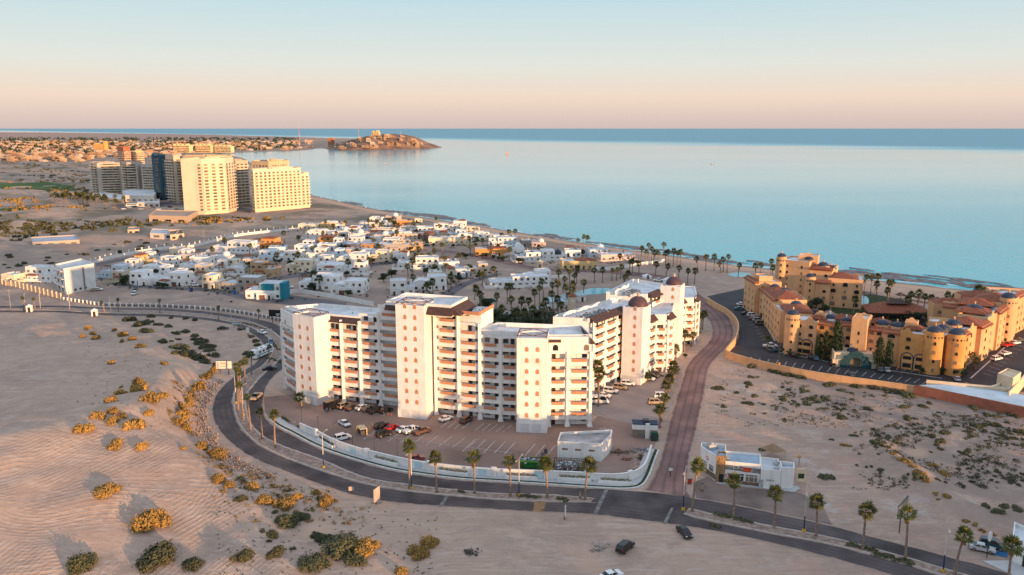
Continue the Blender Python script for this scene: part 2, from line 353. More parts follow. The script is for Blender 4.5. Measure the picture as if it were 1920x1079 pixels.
    def rings(cx, cy, scale, dist, ph):
        mp = node(n, "ShaderNodeMapping"); L(g.outputs["Position"], mp.inputs[0]); mp.inputs["Location"].default_value = (-cx, -cy, 0); mp.inputs["Scale"].default_value = (1, 1, 0)
        w = node(n, "ShaderNodeTexWave", wave_type='RINGS', rings_direction='SPHERICAL', wave_profile='SIN'); w.inputs["Scale"].default_value = scale; w.inputs["Distortion"].default_value = dist; w.inputs["Detail"].default_value = 1.5; w.inputs["Detail Scale"].default_value = .09
        L(mp.outputs[0], w.inputs["Vector"]); return math_('MULTIPLY', rampf(w.outputs["Fac"], .55, .98), blot(.05, .51, .58, ph))
    t = 0.0
    for k, (cx_, cy_, sc_r, di) in enumerate([(-130, 120, .21, 14), (-40, 250, .17, 18), (-160, 210, .24, 14), (-70, 110, .2, 18), (-120, 320, .15, 20), (-20, 130, .26, 14), (-100, 165, .3, 12)]): t = math_('ADD', rings(cx_, cy_, sc_r, di, 130.0 * k), t)
    where = math_('MULTIPLY', math_('SUBTRACT', 1, rampf(px, -62, -30)), math_('SUBTRACT', 1, rampf(py, 178, 205)))
    where = math_('ADD', where, math_('MULTIPLY', rampf(px, -20, 60), .30)); t = math_('MULTIPLY', t, where)
    rough = math_('MULTIPLY', math_('MULTIPLY', noise(.3, 7, .65), rampf(px, 20, 60)), .55)
    t = math_('MULTIPLY', t, .045); t = math_('ADD', t, rough)
    h = math_('ADD', math_('MULTIPLY', t, 1.0), math_("MULTIPLY", noise(.5, 6, .6), .10)); h = math_('ADD', h, math_("MULTIPLY", noise(4.5, 4), .02))
    bp = node(n, "ShaderNodeBump"); bp.inputs["Strength"].default_value = 1.0; bp.inputs["Distance"].default_value = 1.0; L(h, bp.inputs["Height"])
    fd = math_('SUBTRACT', 1, rampf(py, 260, 900)); L(fd, bp.inputs["Strength"]); L(bp.outputs[0], b.inputs["Normal"])
    return m
gm = ground_mesh(); gm.materials.append(ground_material())
ground = put("ground", gm, kind="structure")

# ------------------------------------------------------------------ sea
def sea_material():
    m = bpy.data.materials.new("calm sea water"); m.use_nodes = True; n = m.node_tree; L = n.links.new; b = n.nodes["Principled BSDF"]
    g = node(n, "ShaderNodeNewGeometry"); sepp = node(n, "ShaderNodeSeparateXYZ"); L(g.outputs["Position"], sepp.inputs[0])
    b.inputs["Roughness"].default_value = .08; b.inputs["IOR"].default_value = 1.33
    nb = node(n, "ShaderNodeTexNoise"); nb.inputs["Scale"].default_value = .0022; nb.inputs["Detail"].default_value = 4
    mp = node(n, "ShaderNodeMapping"); mp.inputs["Scale"].default_value = (.25, 1.0, 1); mp.inputs["Rotation"].default_value = (0, 0, .12); L(g.outputs["Position"], mp.inputs[0]); L(mp.outputs[0], nb.inputs["Vector"])
    # wind-ruffled bands lie farther out; near the shore the water is shallow and turquoise
    ax = node(n, "ShaderNodeMath", operation='MULTIPLY_ADD'); L(sepp.outputs[0], ax.inputs[0]); ax.inputs[1].default_value = 1.3; L(sepp.outputs[1], ax.inputs[2])
    aw = node(n, "ShaderNodeMath", operation='MULTIPLY_ADD'); L(nb.outputs[0], aw.inputs[0]); aw.inputs[1].default_value = 2200; L(ax.outputs[0], aw.inputs[2])
    dist = node(n, "ShaderNodeMapRange", interpolation_type='SMOOTHSTEP'); dist.inputs[1].default_value = 6000; dist.inputs[2].default_value = 8300; L(aw.outputs[0], dist.inputs[0])
    cr = node(n, "ShaderNodeMix", data_type='RGBA'); L(dist.outputs[0], cr.inputs[0]); cr.inputs[6].default_value = (.0, .46, .56, 1); cr.inputs[7].default_value = (.06, .27, .36, 1); tn = node(n, 'ShaderNodeMapRange', interpolation_type='SMOOTHSTEP'); tn.inputs[1].default_value = 450; tn.inputs[2].default_value = 1700; L(sepp.outputs[1], tn.inputs[0]); tc = node(n, 'ShaderNodeMix', data_type='RGBA'); L(tn.outputs[0], tc.inputs[0]); tc.inputs[6].default_value = (.44, .88, 1, 1); tc.inputs[7].default_value = (1, 1, .98, 1); L(tc.outputs[2], b.inputs['Specular Tint'])  # bluer sky reflection near the shore is put in by the tint
    L(cr.outputs[2], b.inputs["Base Color"])
    w1 = node(n, "ShaderNodeTexNoise"); w1.inputs["Scale"].default_value = .22; w1.inputs["Detail"].default_value = 4; w1.inputs["Roughness"].default_value = .62
    m2 = node(n, "ShaderNodeMapping"); m2.inputs["Scale"].default_value = (.45, 1.2, 1); m2.inputs["Rotation"].default_value = (0, 0, .35); L(g.outputs["Position"], m2.inputs[0]); L(m2.outputs[0], w1.inputs["Vector"])
    bp = node(n, "ShaderNodeBump"); bp.inputs["Distance"].default_value = 1.3; L(w1.outputs[0], bp.inputs["Height"])
    st = node(n, "ShaderNodeMapRange"); st.inputs[1].default_value = .35; st.inputs[2].default_value = .65; st.inputs[3].default_value = .35; st.inputs[4].default_value = 1.0; L(nb.outputs[0], st.inputs[0])
    fall = node(n, "ShaderNodeMapRange", interpolation_type='SMOOTHSTEP'); fall.inputs[1].default_value = 450; fall.inputs[2].default_value = 1500; fall.inputs[3].default_value = 1.0; fall.inputs[4].default_value = .12; L(sepp.outputs[1], fall.inputs[0])
    mu = node(n, "ShaderNodeMath", operation='MULTIPLY'); L(st.outputs[0], mu.inputs[0]); L(fall.outputs[0], mu.inputs[1]); L(mu.outputs[0], bp.inputs["Strength"]); L(bp.outputs[0], b.inputs["Normal"])
    ro = node(n, "ShaderNodeMapRange"); ro.inputs[3].default_value = .10; ro.inputs[4].default_value = .40; L(dist.outputs[0], ro.inputs[0]); L(ro.outputs[0], b.inputs["Roughness"])
    return m
mb = MB(); mb.add([(-150000, -3000, SEA_Z), (150000, -3000, SEA_Z), (150000, 250000, SEA_Z), (-150000, 250000, SEA_Z)], [(0, 1, 2, 3)])
struct("sea", mb, sea_material())
# white wash and wet tidal flats along the water's edge
foam_m = mat("sea foam", (.78, .78, .76), .6, .05, .05)
def along_coast(i0, i1, n): return resample(smooth(COAST[i0:i1 + 1], 8), n)
mb = MB(); cl = along_coast(1, 16, 420); rr = rng(3)
a = offset(cl, -.6, False); bb = offset(cl, 1.0, False)
ph = [0]; 
for i in range(420): ph.append(ph[-1] + rr.uniform(-.4, .4))
outer = offset(cl, 0, False); nrm = [((b[0] - c[0]), (b[1] - c[1])) for b, c in zip(bb, a)]
for k, (o0, wid) in enumerate([(-.8, 1.6), (-9, .9), (-17, .7)]):
    A = []; B = []
    for i, (p, q) in enumerate(zip(cl, nrm)):
        l = math.hypot(*q) or 1; s = o0 + 2.6 * math.sin(i * .16 + k * 2) + 1.6 * math.sin(i * .41 + k); w = wid * max(.08, .7 + .6 * math.sin(i * .27 + k * 3) + .4 * math.sin(i * .73))
        A.append((p[0] + q[0] / l * s, p[1] + q[1] / l * s)); B.append((p[0] + q[0] / l * (s - w), p[1] + q[1] / l * (s - w)))
    strip_raw(mb, A, B, SEA_Z + .03 + .01 * k)
o = mb.build("shore_foam", foam_m, kind="stuff"); o["label"] = "thin white lines of foam washing along the beach"; o["category"] = "foam"
# tidal reef: low dark ledges awash beside the beach
reef_m = mat("tidal reef rock", (.20, .165, .165), .6, .3, .25, bump=.15, bscale=1.2)
mb = MB(); rr = rng(21)
REEF = [(660, 381, 30, 2.2), (745, 398, 35, 3), (800, 405, 46, 4.5), (835, 409, 34, 3.2), (900, 421, 30, 3), (1035, 444, 40, 3.4), (1060, 447, 30, 2.5), (1150, 459, 50, 2.6), (1210, 468, 60, 3), (1290, 479, 50, 3.5), (1350, 489, 50, 4), (1440, 497, 40, 4), (1560, 508, 50, 3.2), (1620, 512, 60, 3), (1660, 520, 70, 6), (1720, 526, 60, 5), (1790, 533, 80, 5.5), (1850, 539, 70, 6), (1900, 546, 60, 6), (1700, 517, 90, 2.5), (1830, 528, 90, 3)]
for u, v, wu, hv in REEF:
    for k in range(9):
        uu = u + rr.gauss(0, wu * .45); vv = v + (uu - u) * .115 + rr.gauss(0, hv * .4); a1 = wu * rr.uniform(.14, .5); b1 = hv * rr.uniform(.18, .55)
        pts = []
        for j in range(14):
            t = 2 * math.pi * j / 14; f = rr.uniform(.6, 1.2); pts.append(G(uu + a1 * f * math.cos(t), vv + b1 * f * math.sin(t) + a1 * f * math.cos(t) * .115, SEA_Z))
        mb.prism(pts, SEA_Z - 2, SEA_Z + rr.uniform(.08, .3))
o = mb.build("tidal_reef", reef_m, kind="stuff"); o["label"] = "low dark rock ledges awash along the shoreline"; o["category"] = "reef"

# ------------------------------------------------------------------ roads and pavements
asphalt = mat("worn asphalt", (.098, .078, .078), .8, .28, .16, bump=.01, bscale=6, detail=6, dust=(.15, .115, .105))
asphalt2 = mat("dark new asphalt", (.040, .038, .043), .75, .2, .07, detail=6, dust=(.06, .052, .05))
pink_pave = mat("pinkish paver road", (.29, .16, .14), .8, .25, .10, detail=7, dust=(.15, .10, .10))
lot_m = mat("dusty parking asphalt", (.29, .20, .165), .9, .2, .06, detail=7, dust=(.36, .23, .175))
lot2_m = mat("pale concrete parking", (.34, .27, .24), .88, .12, .1, detail=6)
conc = mat("pale concrete", (.50, .49, .48), .85, .08, .4)
kerb_m = mat("kerb concrete", (.52, .45, .40), .85, .15, .5)
white_line = mat("worn white road paint", (.62, .58, .55), .7, .3, 1.6)
gravel_m = mat("stony median sand", (.36, .26, .21), .95, .25, .9, bump=.08, bscale=2.0, detail=6)
grass_m = mat("clipped grass", (.045, .07, .022), .9, .35, .9, bump=.05, bscale=5)
# boulevard: outer and inner carriageways (edge polylines)
OUT_L = GP([(-500, 582), (0, 586), (100, 586), (200, 592), (300, 594), (380, 600), (440, 611), (478, 630), (494, 648), (491, 665), (475, 684), (448, 700), (420, 722), (402, 745), (396, 775), (406, 802), (430, 830), (470, 858), (520, 879), (576, 901), (632, 921), (707, 939), (780, 947), (860, 952), (997, 960), (1110, 966), (1235, 981), (1340, 996), (1450, 1020), (1560, 1048), (1635, 1069), (1800, 1118)])
OUT_R = GP([(-500, 578.5), (0, 582), (100, 582.5), (200, 587.5), (300, 589.5), (380, 595.5), (421, 602), (455, 609), (482, 620), (506, 636), (512, 652), (506, 670), (490, 688), (462, 704), (446, 722), (438, 743), (440, 770), (452, 801), (480, 830), (520, 852), (560, 868), (600, 882), (683, 907), (764, 921), (839, 929), (930, 937), (1020, 941), (1118, 943), (1230, 957), (1280, 965), (1340, 979), (1450, 1002), (1560, 1022), (1691, 1056), (1757, 1077), (1850, 1105)])
IN_L = GP([(-500, 574.5), (0, 578.5), (100, 577.5), (200, 581.5), (300, 583.5), (380, 589.5), (430, 597), (470, 604), (505, 618), (525, 634), (533, 652), (529, 668), (510, 688), (492, 704), (476, 722), (461, 743), (462, 770), (470, 795), (492, 818), (520, 833), (560, 848), (601, 862), (683, 896), (764, 909), (839, 918), (930, 926), (1022, 928), (1118, 936), (1230, 947), (1285, 953), (1340, 966), (1450, 988), (1560, 1009), (1691, 1044), (1800, 1076), (1880, 1100)])
IN_R = GP([(-500, 571), (0, 574), (100, 573), (200, 577), (300, 578.5), (380, 583.5), (430, 590), (470, 596), (515, 607), (548, 626), (560, 648), (556, 668), (536, 688), (516, 704), (502, 722), (496, 743), (494, 765), (500, 785), (520, 802), (542, 812), (601, 842), (683, 869), (754, 886), (856, 900), (930, 905), (1010, 910), (1135, 918), (1230, 925), (1300, 934), (1380, 947), (1470, 966), (1560, 986), (1672, 1016), (1794, 1048), (1907, 1079), (1990, 1105)])
def wide_strip(mb, pl, pr, z, n, ev, tv):
    "a carriageway with rows of points across, remembering how near each is to the edge"
    a = resample(smooth(pl), n); c = resample(smooth(pr), n); ts = (0, .07, .2, .5, .8, .93, 1); o0 = len(mb.v); vs = []
    for p_, q_ in zip(a, c):
        for t_ in ts: vs.append((p_[0] + (q_[0] - p_[0]) * t_, p_[1] + (q_[1] - p_[1]) * t_, z)); ev.append(1.0 if t_ in (0, 1) else (.45 if t_ in (.07, .93) else 0.0)); tv.append(t_)
    k = len(ts); fs = []
    for i in range(n - 1):
        for j in range(k - 1):
            f = (i * k + j, (i + 1) * k + j, (i + 1) * k + j + 1, i * k + j + 1); p_, q_, r_ = vs[f[0]], vs[f[1]], vs[f[2]]
            fs.append(f if (q_[0] - p_[0]) * (r_[1] - p_[1]) - (q_[1] - p_[1]) * (r_[0] - p_[0]) > 0 else f[::-1])
    mb.add(vs, fs)
EV, TV = [], []
mb = MB(); wide_strip(mb, OUT_L, OUT_R, .05, 200, EV, TV); wide_strip(mb, IN_L, IN_R, .054, 200, EV, TV)
MEET = GP([(1110, 930), (1300, 950), (1300, 985), (1110, 972)])
mb.sheet(GP([(1090, 940), (1120, 933), (1300, 952), (1300, 972), (1110, 962)]), .046)
road = struct("boulevard_road", mb, asphalt)
for i_ in range(len(EV)):
    x_, y_, _z = mb.v[i_]; f_ = y_ * CT + CAMH * ST; u_ = 960 + FPX * x_ / f_; v_ = 539.5 - FPX * (y_ * ST - CAMH * CT) / f_
    if 1112 < u_ < 1300 and v_ < 963 + (u_ - 1112) * .13: EV[i_] = 0.0
EV += [0.0] * (len(mb.v) - len(EV)); TV += [.5] * (len(mb.v) - len(TV))
for nm_, vals in (("edge", EV), ("across", TV)): at_ = road.data.attributes.new(nm_, 'FLOAT', 'POINT'); at_.data.foreach_set("value", vals)
def road_wear(m, sand=(.40, .285, .225)):
    "sand drifts in from the verges, wheel paths are polished darker"
    n = m.node_tree; b = n.nodes["Principled BSDF"]; L = n.links.new; src = b.inputs["Base Color"].links[0].from_socket
    e = n.nodes.new("ShaderNodeAttribute"); e.attribute_name = "edge"; t = n.nodes.new("ShaderNodeAttribute"); t.attribute_name = "across"; g = n.nodes.new("ShaderNodeNewGeometry"); no = n.nodes.new("ShaderNodeTexNoise"); no.inputs["Scale"].default_value = .35; no.inputs["Detail"].default_value = 6; L(g.outputs["Position"], no.inputs["Vector"])
    ad = n.nodes.new("ShaderNodeMath"); ad.operation = 'ADD'; L(e.outputs["Fac"], ad.inputs[0]); L(no.outputs[0], ad.inputs[1]); mr = n.nodes.new("ShaderNodeMapRange"); mr.inputs[1].default_value = .85; mr.inputs[2].default_value = 1.25; L(ad.outputs[0], mr.inputs[0])
    sn = n.nodes.new("ShaderNodeMath"); sn.operation = 'MULTIPLY'; L(t.outputs["Fac"], sn.inputs[0]); sn.inputs[1].default_value = 25.13; co = n.nodes.new("ShaderNodeMath"); co.operation = 'COSINE'; L(sn.outputs[0], co.inputs[0]); mw = n.nodes.new("ShaderNodeMapRange"); mw.inputs[1].default_value = -.2; mw.inputs[2].default_value = -1; mw.inputs[4].default_value = .4; L(co.outputs[0], mw.inputs[0])
    x = n.nodes.new("ShaderNodeMix"); x.data_type = 'RGBA'; L(mw.outputs[0], x.inputs[0]); L(src, x.inputs[6]); x.inputs[7].default_value = (.045, .037, .038, 1); y = n.nodes.new("ShaderNodeMix"); y.data_type = 'RGBA'; L(mr.outputs[0], y.inputs[0]); L(x.outputs[2], y.inputs[6]); y.inputs[7].default_value = (*sand, 1); L(y.outputs[2], b.inputs["Base Color"])
road_wear(asphalt)
side_l = GP([(1205, 918), (1214, 909), (1225, 885), (1236, 862), (1256, 780), (1276, 717), (1287, 684), (1312, 657), (1328, 640), (1333, 625), (1329, 605), (1312, 585), (1296, 562), (1280, 542), (1262, 531), (1240, 526), (1198, 520), (1119, 512), (1020, 509), (960, 499), (896, 485), (811, 472)])
side_r = GP([(1300, 934), (1291, 912), (1294, 862), (1300, 840), (1314, 780), (1322, 742), (1331, 692), (1348, 668), (1372, 645), (1378, 620), (1370, 598), (1350, 578), (1326, 562), (1304, 545), (1284, 530), (1247, 518), (1198, 511), (1119, 506), (1020, 503), (966, 491), (900, 477), (811, 466)])
EV, TV = [], []; mb = MB(); wide_strip(mb, side_l, side_r, .058, 140, EV, TV); o = struct("paver_side_road", mb, pink_pave)
for nm_, vals in (("edge", EV), ("across", TV)): at_ = o.data.attributes.new(nm_, 'FLOAT', 'POINT'); at_.data.foreach_set("value", vals)
road_wear(pink_pave)
mb = MB()
for L_, R_ in [([(800, 566), (826, 551), (860, 533), (901, 520), (930, 513)], [(835, 570), (858, 548), (885, 532), (922, 520), (945, 514)]), ([(660, 503), (690, 500), (732, 496), (770, 490)], [(660, 496), (690, 494), (732, 490), (770, 485)]), ([(470, 528), (520, 519), (560, 512), (620, 502)], [(480, 534), (530, 525), (570, 517), (625, 507)]), ([(400, 484), (422, 482), (450, 484), (490, 484)], [(400, 479), (422, 478), (450, 478), (490, 478)]), ([(180, 523), (210, 534), (260, 540), (356, 545), (396, 548), (440, 558), (480, 567), (530, 571), (650, 580)], [(190, 517), (215, 528), (260, 534), (356, 540), (396, 541), (440, 548), (480, 557), (530, 553), (650, 568)]), ([(180, 500), (260, 484), (320, 474), (400, 470)], [(180, 494), (260, 479), (320, 470), (400, 466)]), ([(130, 402), (150, 385), (120, 370), (60, 365)], [(160, 404), (170, 386), (135, 366), (60, 361)]), ([(160, 398), (230, 392), (340, 385), (470, 400)], [(165, 388), (230, 383), (340, 378), (470, 392)])]:
    strip(mb, GP(L_), GP(R_), .05, 30)
struct("suburb_streets", mb, mat("grey suburb street", (.15, .13, .135), .85, .2, .06, detail=5))
# median of the boulevard: kerbed, stony
def between(a, b, t): return [(p[0] * (1 - t) + q[0] * t, p[1] * (1 - t) + q[1] * t) for p, q in zip(a, b)]
NM = 420
mo = resample(smooth(OUT_R), NM); mi = resample(smooth(IN_L), NM)
def median(i0, i1, name):
    A = mo[i0:i1]; B = [min(mi, key=lambda q: (q[0] - p[0]) ** 2 + (q[1] - p[1]) ** 2) for p in A]
    mb = MB(); poly = A + B[::-1]
    kb = MB(); n = len(A)
    cen = between(A, B, .5)
    A1 = between(A, B, .10); B1 = between(A, B, .90)
    strip_raw(mb, A1, B1, .16)
    o = struct(name, mb, gravel_m)
    for E0, E1 in ((A, A1), (B, B1)):
        vs = []; fs = []
        E0b = between(E0, E1, .02); 
        for p, q in zip(E0, E1): 
            d = math.hypot(p[0] - q[0], p[1] - q[1]) or 1; t = min(1, .35 / d); w = (p[0] + (q[0] - p[0]) * t, p[1] + (q[1] - p[1]) * t)
            vs += [(p[0], p[1], .0), (p[0], p[1], .19), (w[0], w[1], .19), (w[0], w[1], .1), (q[0], q[1], .162)]
        for i in range(n - 1):
            a = i * 5; c = a + 5; fs += [(a, c, c + 1, a + 1), (a + 1, c + 1, c + 2, a + 2), (a + 2, c + 2, c + 3, a + 3)]
        kb.add(vs, fs)
        mb2 = MB(); 
        strip_raw(mb2, [(v[0], v[1]) for v in vs[2::5]], E1, .161); c_ = mb2.build("verge", gravel_m, o)
    kb.build("kerb", kerb_m, o)
    return o
def idx_at(line, u, v):
    p = G(u, v); return min(range(len(line)), key=lambda i: (line[i][0] - p[0]) ** 2 + (line[i][1] - p[1]) ** 2)
median(0, idx_at(mo, 1116, 942), "planted_median")
median(idx_at(mo, 1282, 965), NM, "planted_median")
# concrete drain channels and the ochre crossing painted over the carriageway
mb = MB()
for poly in ([(1134, 918), (1141, 918), (1119, 966), (1111, 966)], [(1258, 953), (1263, 953), (1250, 983), (1243, 982)], [(836, 930), (842, 930), (829, 951), (822, 950)]): mb.sheet(GP(poly), .066)
mb.build("drain_channel", mat("worn drain concrete", (.24, .22, .21), .9, .25, .8), road)
mb = MB(); mb.sheet(GP([(1003, 940.5), (1025, 941.5), (1018, 961), (999, 959.5)]), .066); mb.build("painted_crossing", mat("ochre crossing paint", (.36, .20, .10), .85, .25, .5), road)
# kerb of the pavement round the parking lot, sidewalk, hedges
KL = GP([(505, 788), (520, 800), (542, 811), (601, 841), (683, 868), (754, 885), (856, 898.5), (930, 903.5), (1010, 908.5), (1135, 916.5), (1182, 917), (1205, 911), (1218, 893), (1228, 866), (1236, 845)])
kl = resample(smooth(KL), 160)
mb = MB(); strip_raw(mb, kl, offset(kl, .45, False), .2); n_ = len(kl); ol = kl
mb.add([(x, y, .0) for x, y in ol] + [(x, y, .2) for x, y in ol], [(i, i + 1, n_ + i + 1, n_ + i) for i in range(n_ - 1)])
pav = struct("sidewalk", mb, mat("white painted kerb", (.68, .66, .63), .8, .12, .8))
mb = MB(); strip_raw(mb, offset(kl, .45, False), offset(kl, 1.15, False), .22); mb.build("turf_strip", grass_m, pav)
mb = MB(); strip_raw(mb, offset(kl, 1.15, False), offset(kl, 3.3, False), .19); mb.build("paving", conc, pav)
mb = MB(); strip_raw(mb, offset(kl, 3.3, False), offset(kl, 5.6, False), .15); mb.build("gravel_bed", gravel_m, pav)
# parking lots
WALL_PX = [(562, 807), (595, 822), (623, 837), (664, 852), (702, 862), (752, 874), (792, 881), (856, 889), (913, 894), (1018, 898.5), (1078, 900.7), (1157, 904.7), (1205, 890), (1222, 849)]
mb = MB(); mb.sheet(GP([(494, 745), (498, 775), (520, 801), (560, 812), (595, 826), (664, 855), (752, 877), (856, 892), (1018, 900), (1157, 905), (1205, 890), (1228, 835), (1232, 800), (1240, 770), (1130, 770), (1108, 795), (960, 780), (740, 755), (600, 735)]), .03)
lot = struct("parking_lot", mb, lot_m)
mb = MB(); mb.sheet(GP([(1095, 775), (1232, 805), (1254, 770), (1272, 712), (1283, 680), (1262, 660), (1200, 690), (1120, 715)]), .036)
lotB = struct("parking_lot", mb, lot2_m)
SON_LOT = [(1326, 556), (1360, 585), (1384, 613), (1386, 632), (1378, 650), (1358, 666), (1400, 680), (1480, 699), (1600, 719), (1713, 733), (1830, 732), (1925, 735), (2300, 760), (2300, 590), (1920, 600), (1880, 590), (1700, 600), (1560, 590), (1440, 560), (1400, 540)]
mb = MB(); mb.sheet(GP(SON_LOT), .04); lotC = struct("resort_parking_lot", mb, asphalt2)
def line_px(root, p, q, w=.22, z=.062, m=None):
    a = Vector(G(*p)); b = Vector(G(*q)); d = b - a; L_ = d.length
    key = "stall_line"
    if key not in MESHES: MESHES[key] = MB().add([(0, -.5, 0), (1, -.5, 0), (1, .5, 0), (0, .5, 0)], [(0, 1, 2, 3)]).mesh(key, white_line)
    return put("stall_line", MESHES[key], root, (a.x, a.y, z), math.atan2(d.y, d.x), (L_, w, 1))
MESHES = {}
for k in range(9): line_px(lot, (682 + k * 22 + k * k * .25, 824.5 + k * 2.1), (707 + k * 22 + k * k * .25, 806 + k * 2.1))
for k in range(11):
    if k in (0, 6): continue
    line_px(lot, (848 + k * 19.5, 846 + k * 1.3), (873 + k * 18.6, 822 + k * 1.6))
line_px(lot, (690, 815), (960, 850), .15)
for k in range(7): line_px(lot, (628 + k * 15, 771 + k * 1.5), (637 + k * 15, 764 + k * 1.5))
for k in range(10):
    if k not in (4,): line_px(lot, (826 + k * 13, 803 + k * .9), (842 + k * 13, 790 + k * .9))
for k in range(9): line_px(lotB, (1214 + k * 2.6, 796 - k * 8), (1234 + k * 2.2, 799 - k * 8.6), .15)
for k in range(7): line_px(lotB, (1114 + k * 4, 782 - k * 6), (1130 + k * 4, 779 - k * 6), .15)
for k in range(26): line_px(lotC, (1405 + k * 16.2, 679 + k * 2.1), (1409 + k * 16.6, 669.5 + k * 2.2), .16)
for k in range(20): line_px(lotC, (1470 + k * 14.0, 666 + k * 1.9), (1473 + k * 14.2, 659.5 + k * 1.95), .16)
for k in range(12): line_px(lotC, (1384 + k * 4, 577 + k * 5.5), (1393 + k * 4, 575 + k * 5.5), .16)
for k in range(14): line_px(lotC, (1843 + k * 6.5, 700 - k * 6), (1862 + k * 6.5, 706 - k * 6), .16)
for p, q in (((1460, 661), (1560, 680)), ((1634, 690), (1766, 710)), ((1820, 710), (1884, 652)), ((1440, 617), (1453, 640))): line_px(lotC, p, q, .5, .07)
# ------------------------------------------------------------------ the white condominium blocks
wwall = mat("white stucco", (.80, .775, .75), .9, .05, .35, detail=5, streak=.34)
wroof = mat("white roof coating", (.74, .74, .75), .8, .14, .25, detail=6, streak=.15)
terra = mat("terracotta stucco", (.52, .24, .14), .9, .1, .8)
brownroof = mat("brown roof tiles", (.085, .05, .045), .8, .25, 2.5, bump=.04, bscale=5)
door_m = mat("dark brown door", (.085, .035, .025), .6, .2, 1, curtain=(.03, .022, .02))
glass = mat("dark window glass", (.025, .028, .032), .12, .2, 1, spec=.5, curtain=(.20, .155, .115))
frame_m = mat("window frame", (.32, .27, .23), .6, .1, 1)
wood_m = mat("rusty pergola wood", (.17, .075, .045), .8, .2, 1)
dome_m = mat("plum brown dome tiles", (.10, .055, .065), .55, .2, 2, bump=.03, bscale=4)
FH = 3.15
def off(w, root): return (w[0] - root.location.x, w[1] - root.location.y, w[2] - root.location.z)
def cached(key, fn):
    if key not in MESHES: MESHES[key] = fn()
    return MESHES[key]
def win_mesh(w, h, name="window"):
    def f():
        b = MB(); b.box(-w / 2, w / 2, -.04, .06, 0, h, 0)
        b.box(-w / 2 - .08, -w / 2, -.08, .06, -.08, h + .08, 1); b.box(w / 2, w / 2 + .08, -.08, .06, -.08, h + .08, 1); b.box(-w / 2, w / 2, -.08, .06, h, h + .08, 1); b.box(-w / 2, w / 2, -.10, .06, -.08, 0, 1); b.box(-.03, .03, -.06, -.03, 0, h, 1)
        return b.mesh(name, [glass, frame_m])
    return cached(("win", w, h, name), f)
def door_mesh(w=1.0, h=2.15, m=None, name="door"):
    m = m or door_m
    def f():
        b = MB(); b.box(-w / 2, w / 2, -.05, .06, 0, h, 0); b.box(-w / 2 - .07, -w / 2, -.08, .06, 0, h + .07, 1); b.box(w / 2, w / 2 + .07, -.08, .06, 0, h + .07, 1); b.box(-w / 2, w / 2, -.08, .06, h, h + .07, 1)
        b.box(w / 2 - .16, w / 2 - .1, -.1, -.05, 1.0, 1.15, 1); return b.mesh(name, [m, frame_m])
    return cached(("door", w, h, m.name, name), f)
def niche_mesh():
    def f():
        b = MB(); pts = [(-.5, 0), (.5, 0), (.5, .85), (.42, 1.1), (.2, 1.25), (0, 1.5), (-.2, 1.25), (-.42, 1.1), (-.5, .85)]
        b.poly_xz(pts, -.05, .1, 0)
        b.poly_xz([(x * 1.25, -.12 + z * 1.12) for x, z in pts], -.02, .1, 1); return b.mesh("niche", [terra, wwall])
    return cached("niche", f)
def arch_header(w, z0, z1, rise, y0=0, y1=.3, n=8):
    b = MB(); pts = [(0, z1), (0, z0)] + [(w * i / n, z0 + rise * math.sin(math.pi * i / n) ** .6) for i in range(1, n)] + [(w, z0), (w, z1)]
    top = [(x, z1) for x, z in pts[1:-1]]; bot = pts[1:-1]; k = len(bot); vs = [(x, y0, z) for x, z in bot] + [(x, y0, z) for x, z in top] + [(x, y1, z) for x, z in bot] + [(x, y1, z) for x, z in top]
    fs = []
    for i in range(k - 1): fs += [(i, i + 1, k + i + 1, k + i), (i + 1, i, 2 * k + i, 2 * k + i + 1), (2 * k + i + 1, 2 * k + i, 3 * k + i, 3 * k + i + 1)]
    return b.add(vs, fs)
def bay(root, P, Q, n, arch=True, deep=1.5, rail=True, plan=0, first=0, door_f=.62, win_f=.28, balk=True, fh=FH, z0=0.0, planter_w=.62, top_open=False):
    "one stack of balconies between P and Q: parapets, planters, a door and a window on each floor"
    P = Vector(P); Q = Vector(Q); d = Q - P; w = d.length; rz = math.atan2(d.y, d.x); nx, ny = -d.y / w, d.x / w
    def at(x, y, z): return off((P.x + d.x / w * x + nx * y, P.y + d.y / w * x + ny * y, z), root)
    W = round(w, 2)
    def par():
        b = MB(); a0, a1 = W * (.5 - planter_w / 2), W * (.5 + planter_w / 2)
        b.box(.02, W - .02, .0, .22, -1.22, .25); b.box(.02, a0, .0, .2, .25, .95); b.box(a1, W - .02, .0, .2, .25, .95); b.box(.02, W - .02, .22, deep, -.3, -.02); b.box(a0, a1, .06, .18, .25, .9); return b.mesh("balcony_parapet", wwall)
    def pl():
        b = MB(); a0, a1 = W * (.5 - planter_w / 2), W * (.5 + planter_w / 2); b.box(a0, a1, -.26, .0, .18, .92); b.box(a0 + .1, a1 - .1, -.2, -.02, .06, .18); return b.mesh("planter", terra)
    for f in range(first, n):
        z = z0 + f * fh
        if f > 0 and balk:
            put("balcony_parapet", cached(("par", W, deep, planter_w), par), root, at(0, 0, z), rz)
            if rail: put("planter", cached(("pl", W, planter_w), pl), root, at(0, 0, z), rz)
        if top_open and f == n - 1: continue
        if not (arch and f == n - 1 and top_open):
            put("door", door_mesh(), root, at(W * door_f, deep, z), rz)
            put("window", win_mesh(1.3, 1.15), root, at(W * win_f, deep, z + .95), rz)
    if arch: arch_header(W, z0 + n * fh - 1.15, z0 + n * fh + .2, .75).build("arch_header", wwall, root, at(0, 0, 0), rz)
    else:
        b = MB(); b.box(0, W, 0, .3, z0 + n * fh - .75, z0 + n * fh + .2); b.build("header", wwall, root, at(0, 0, 0), rz)
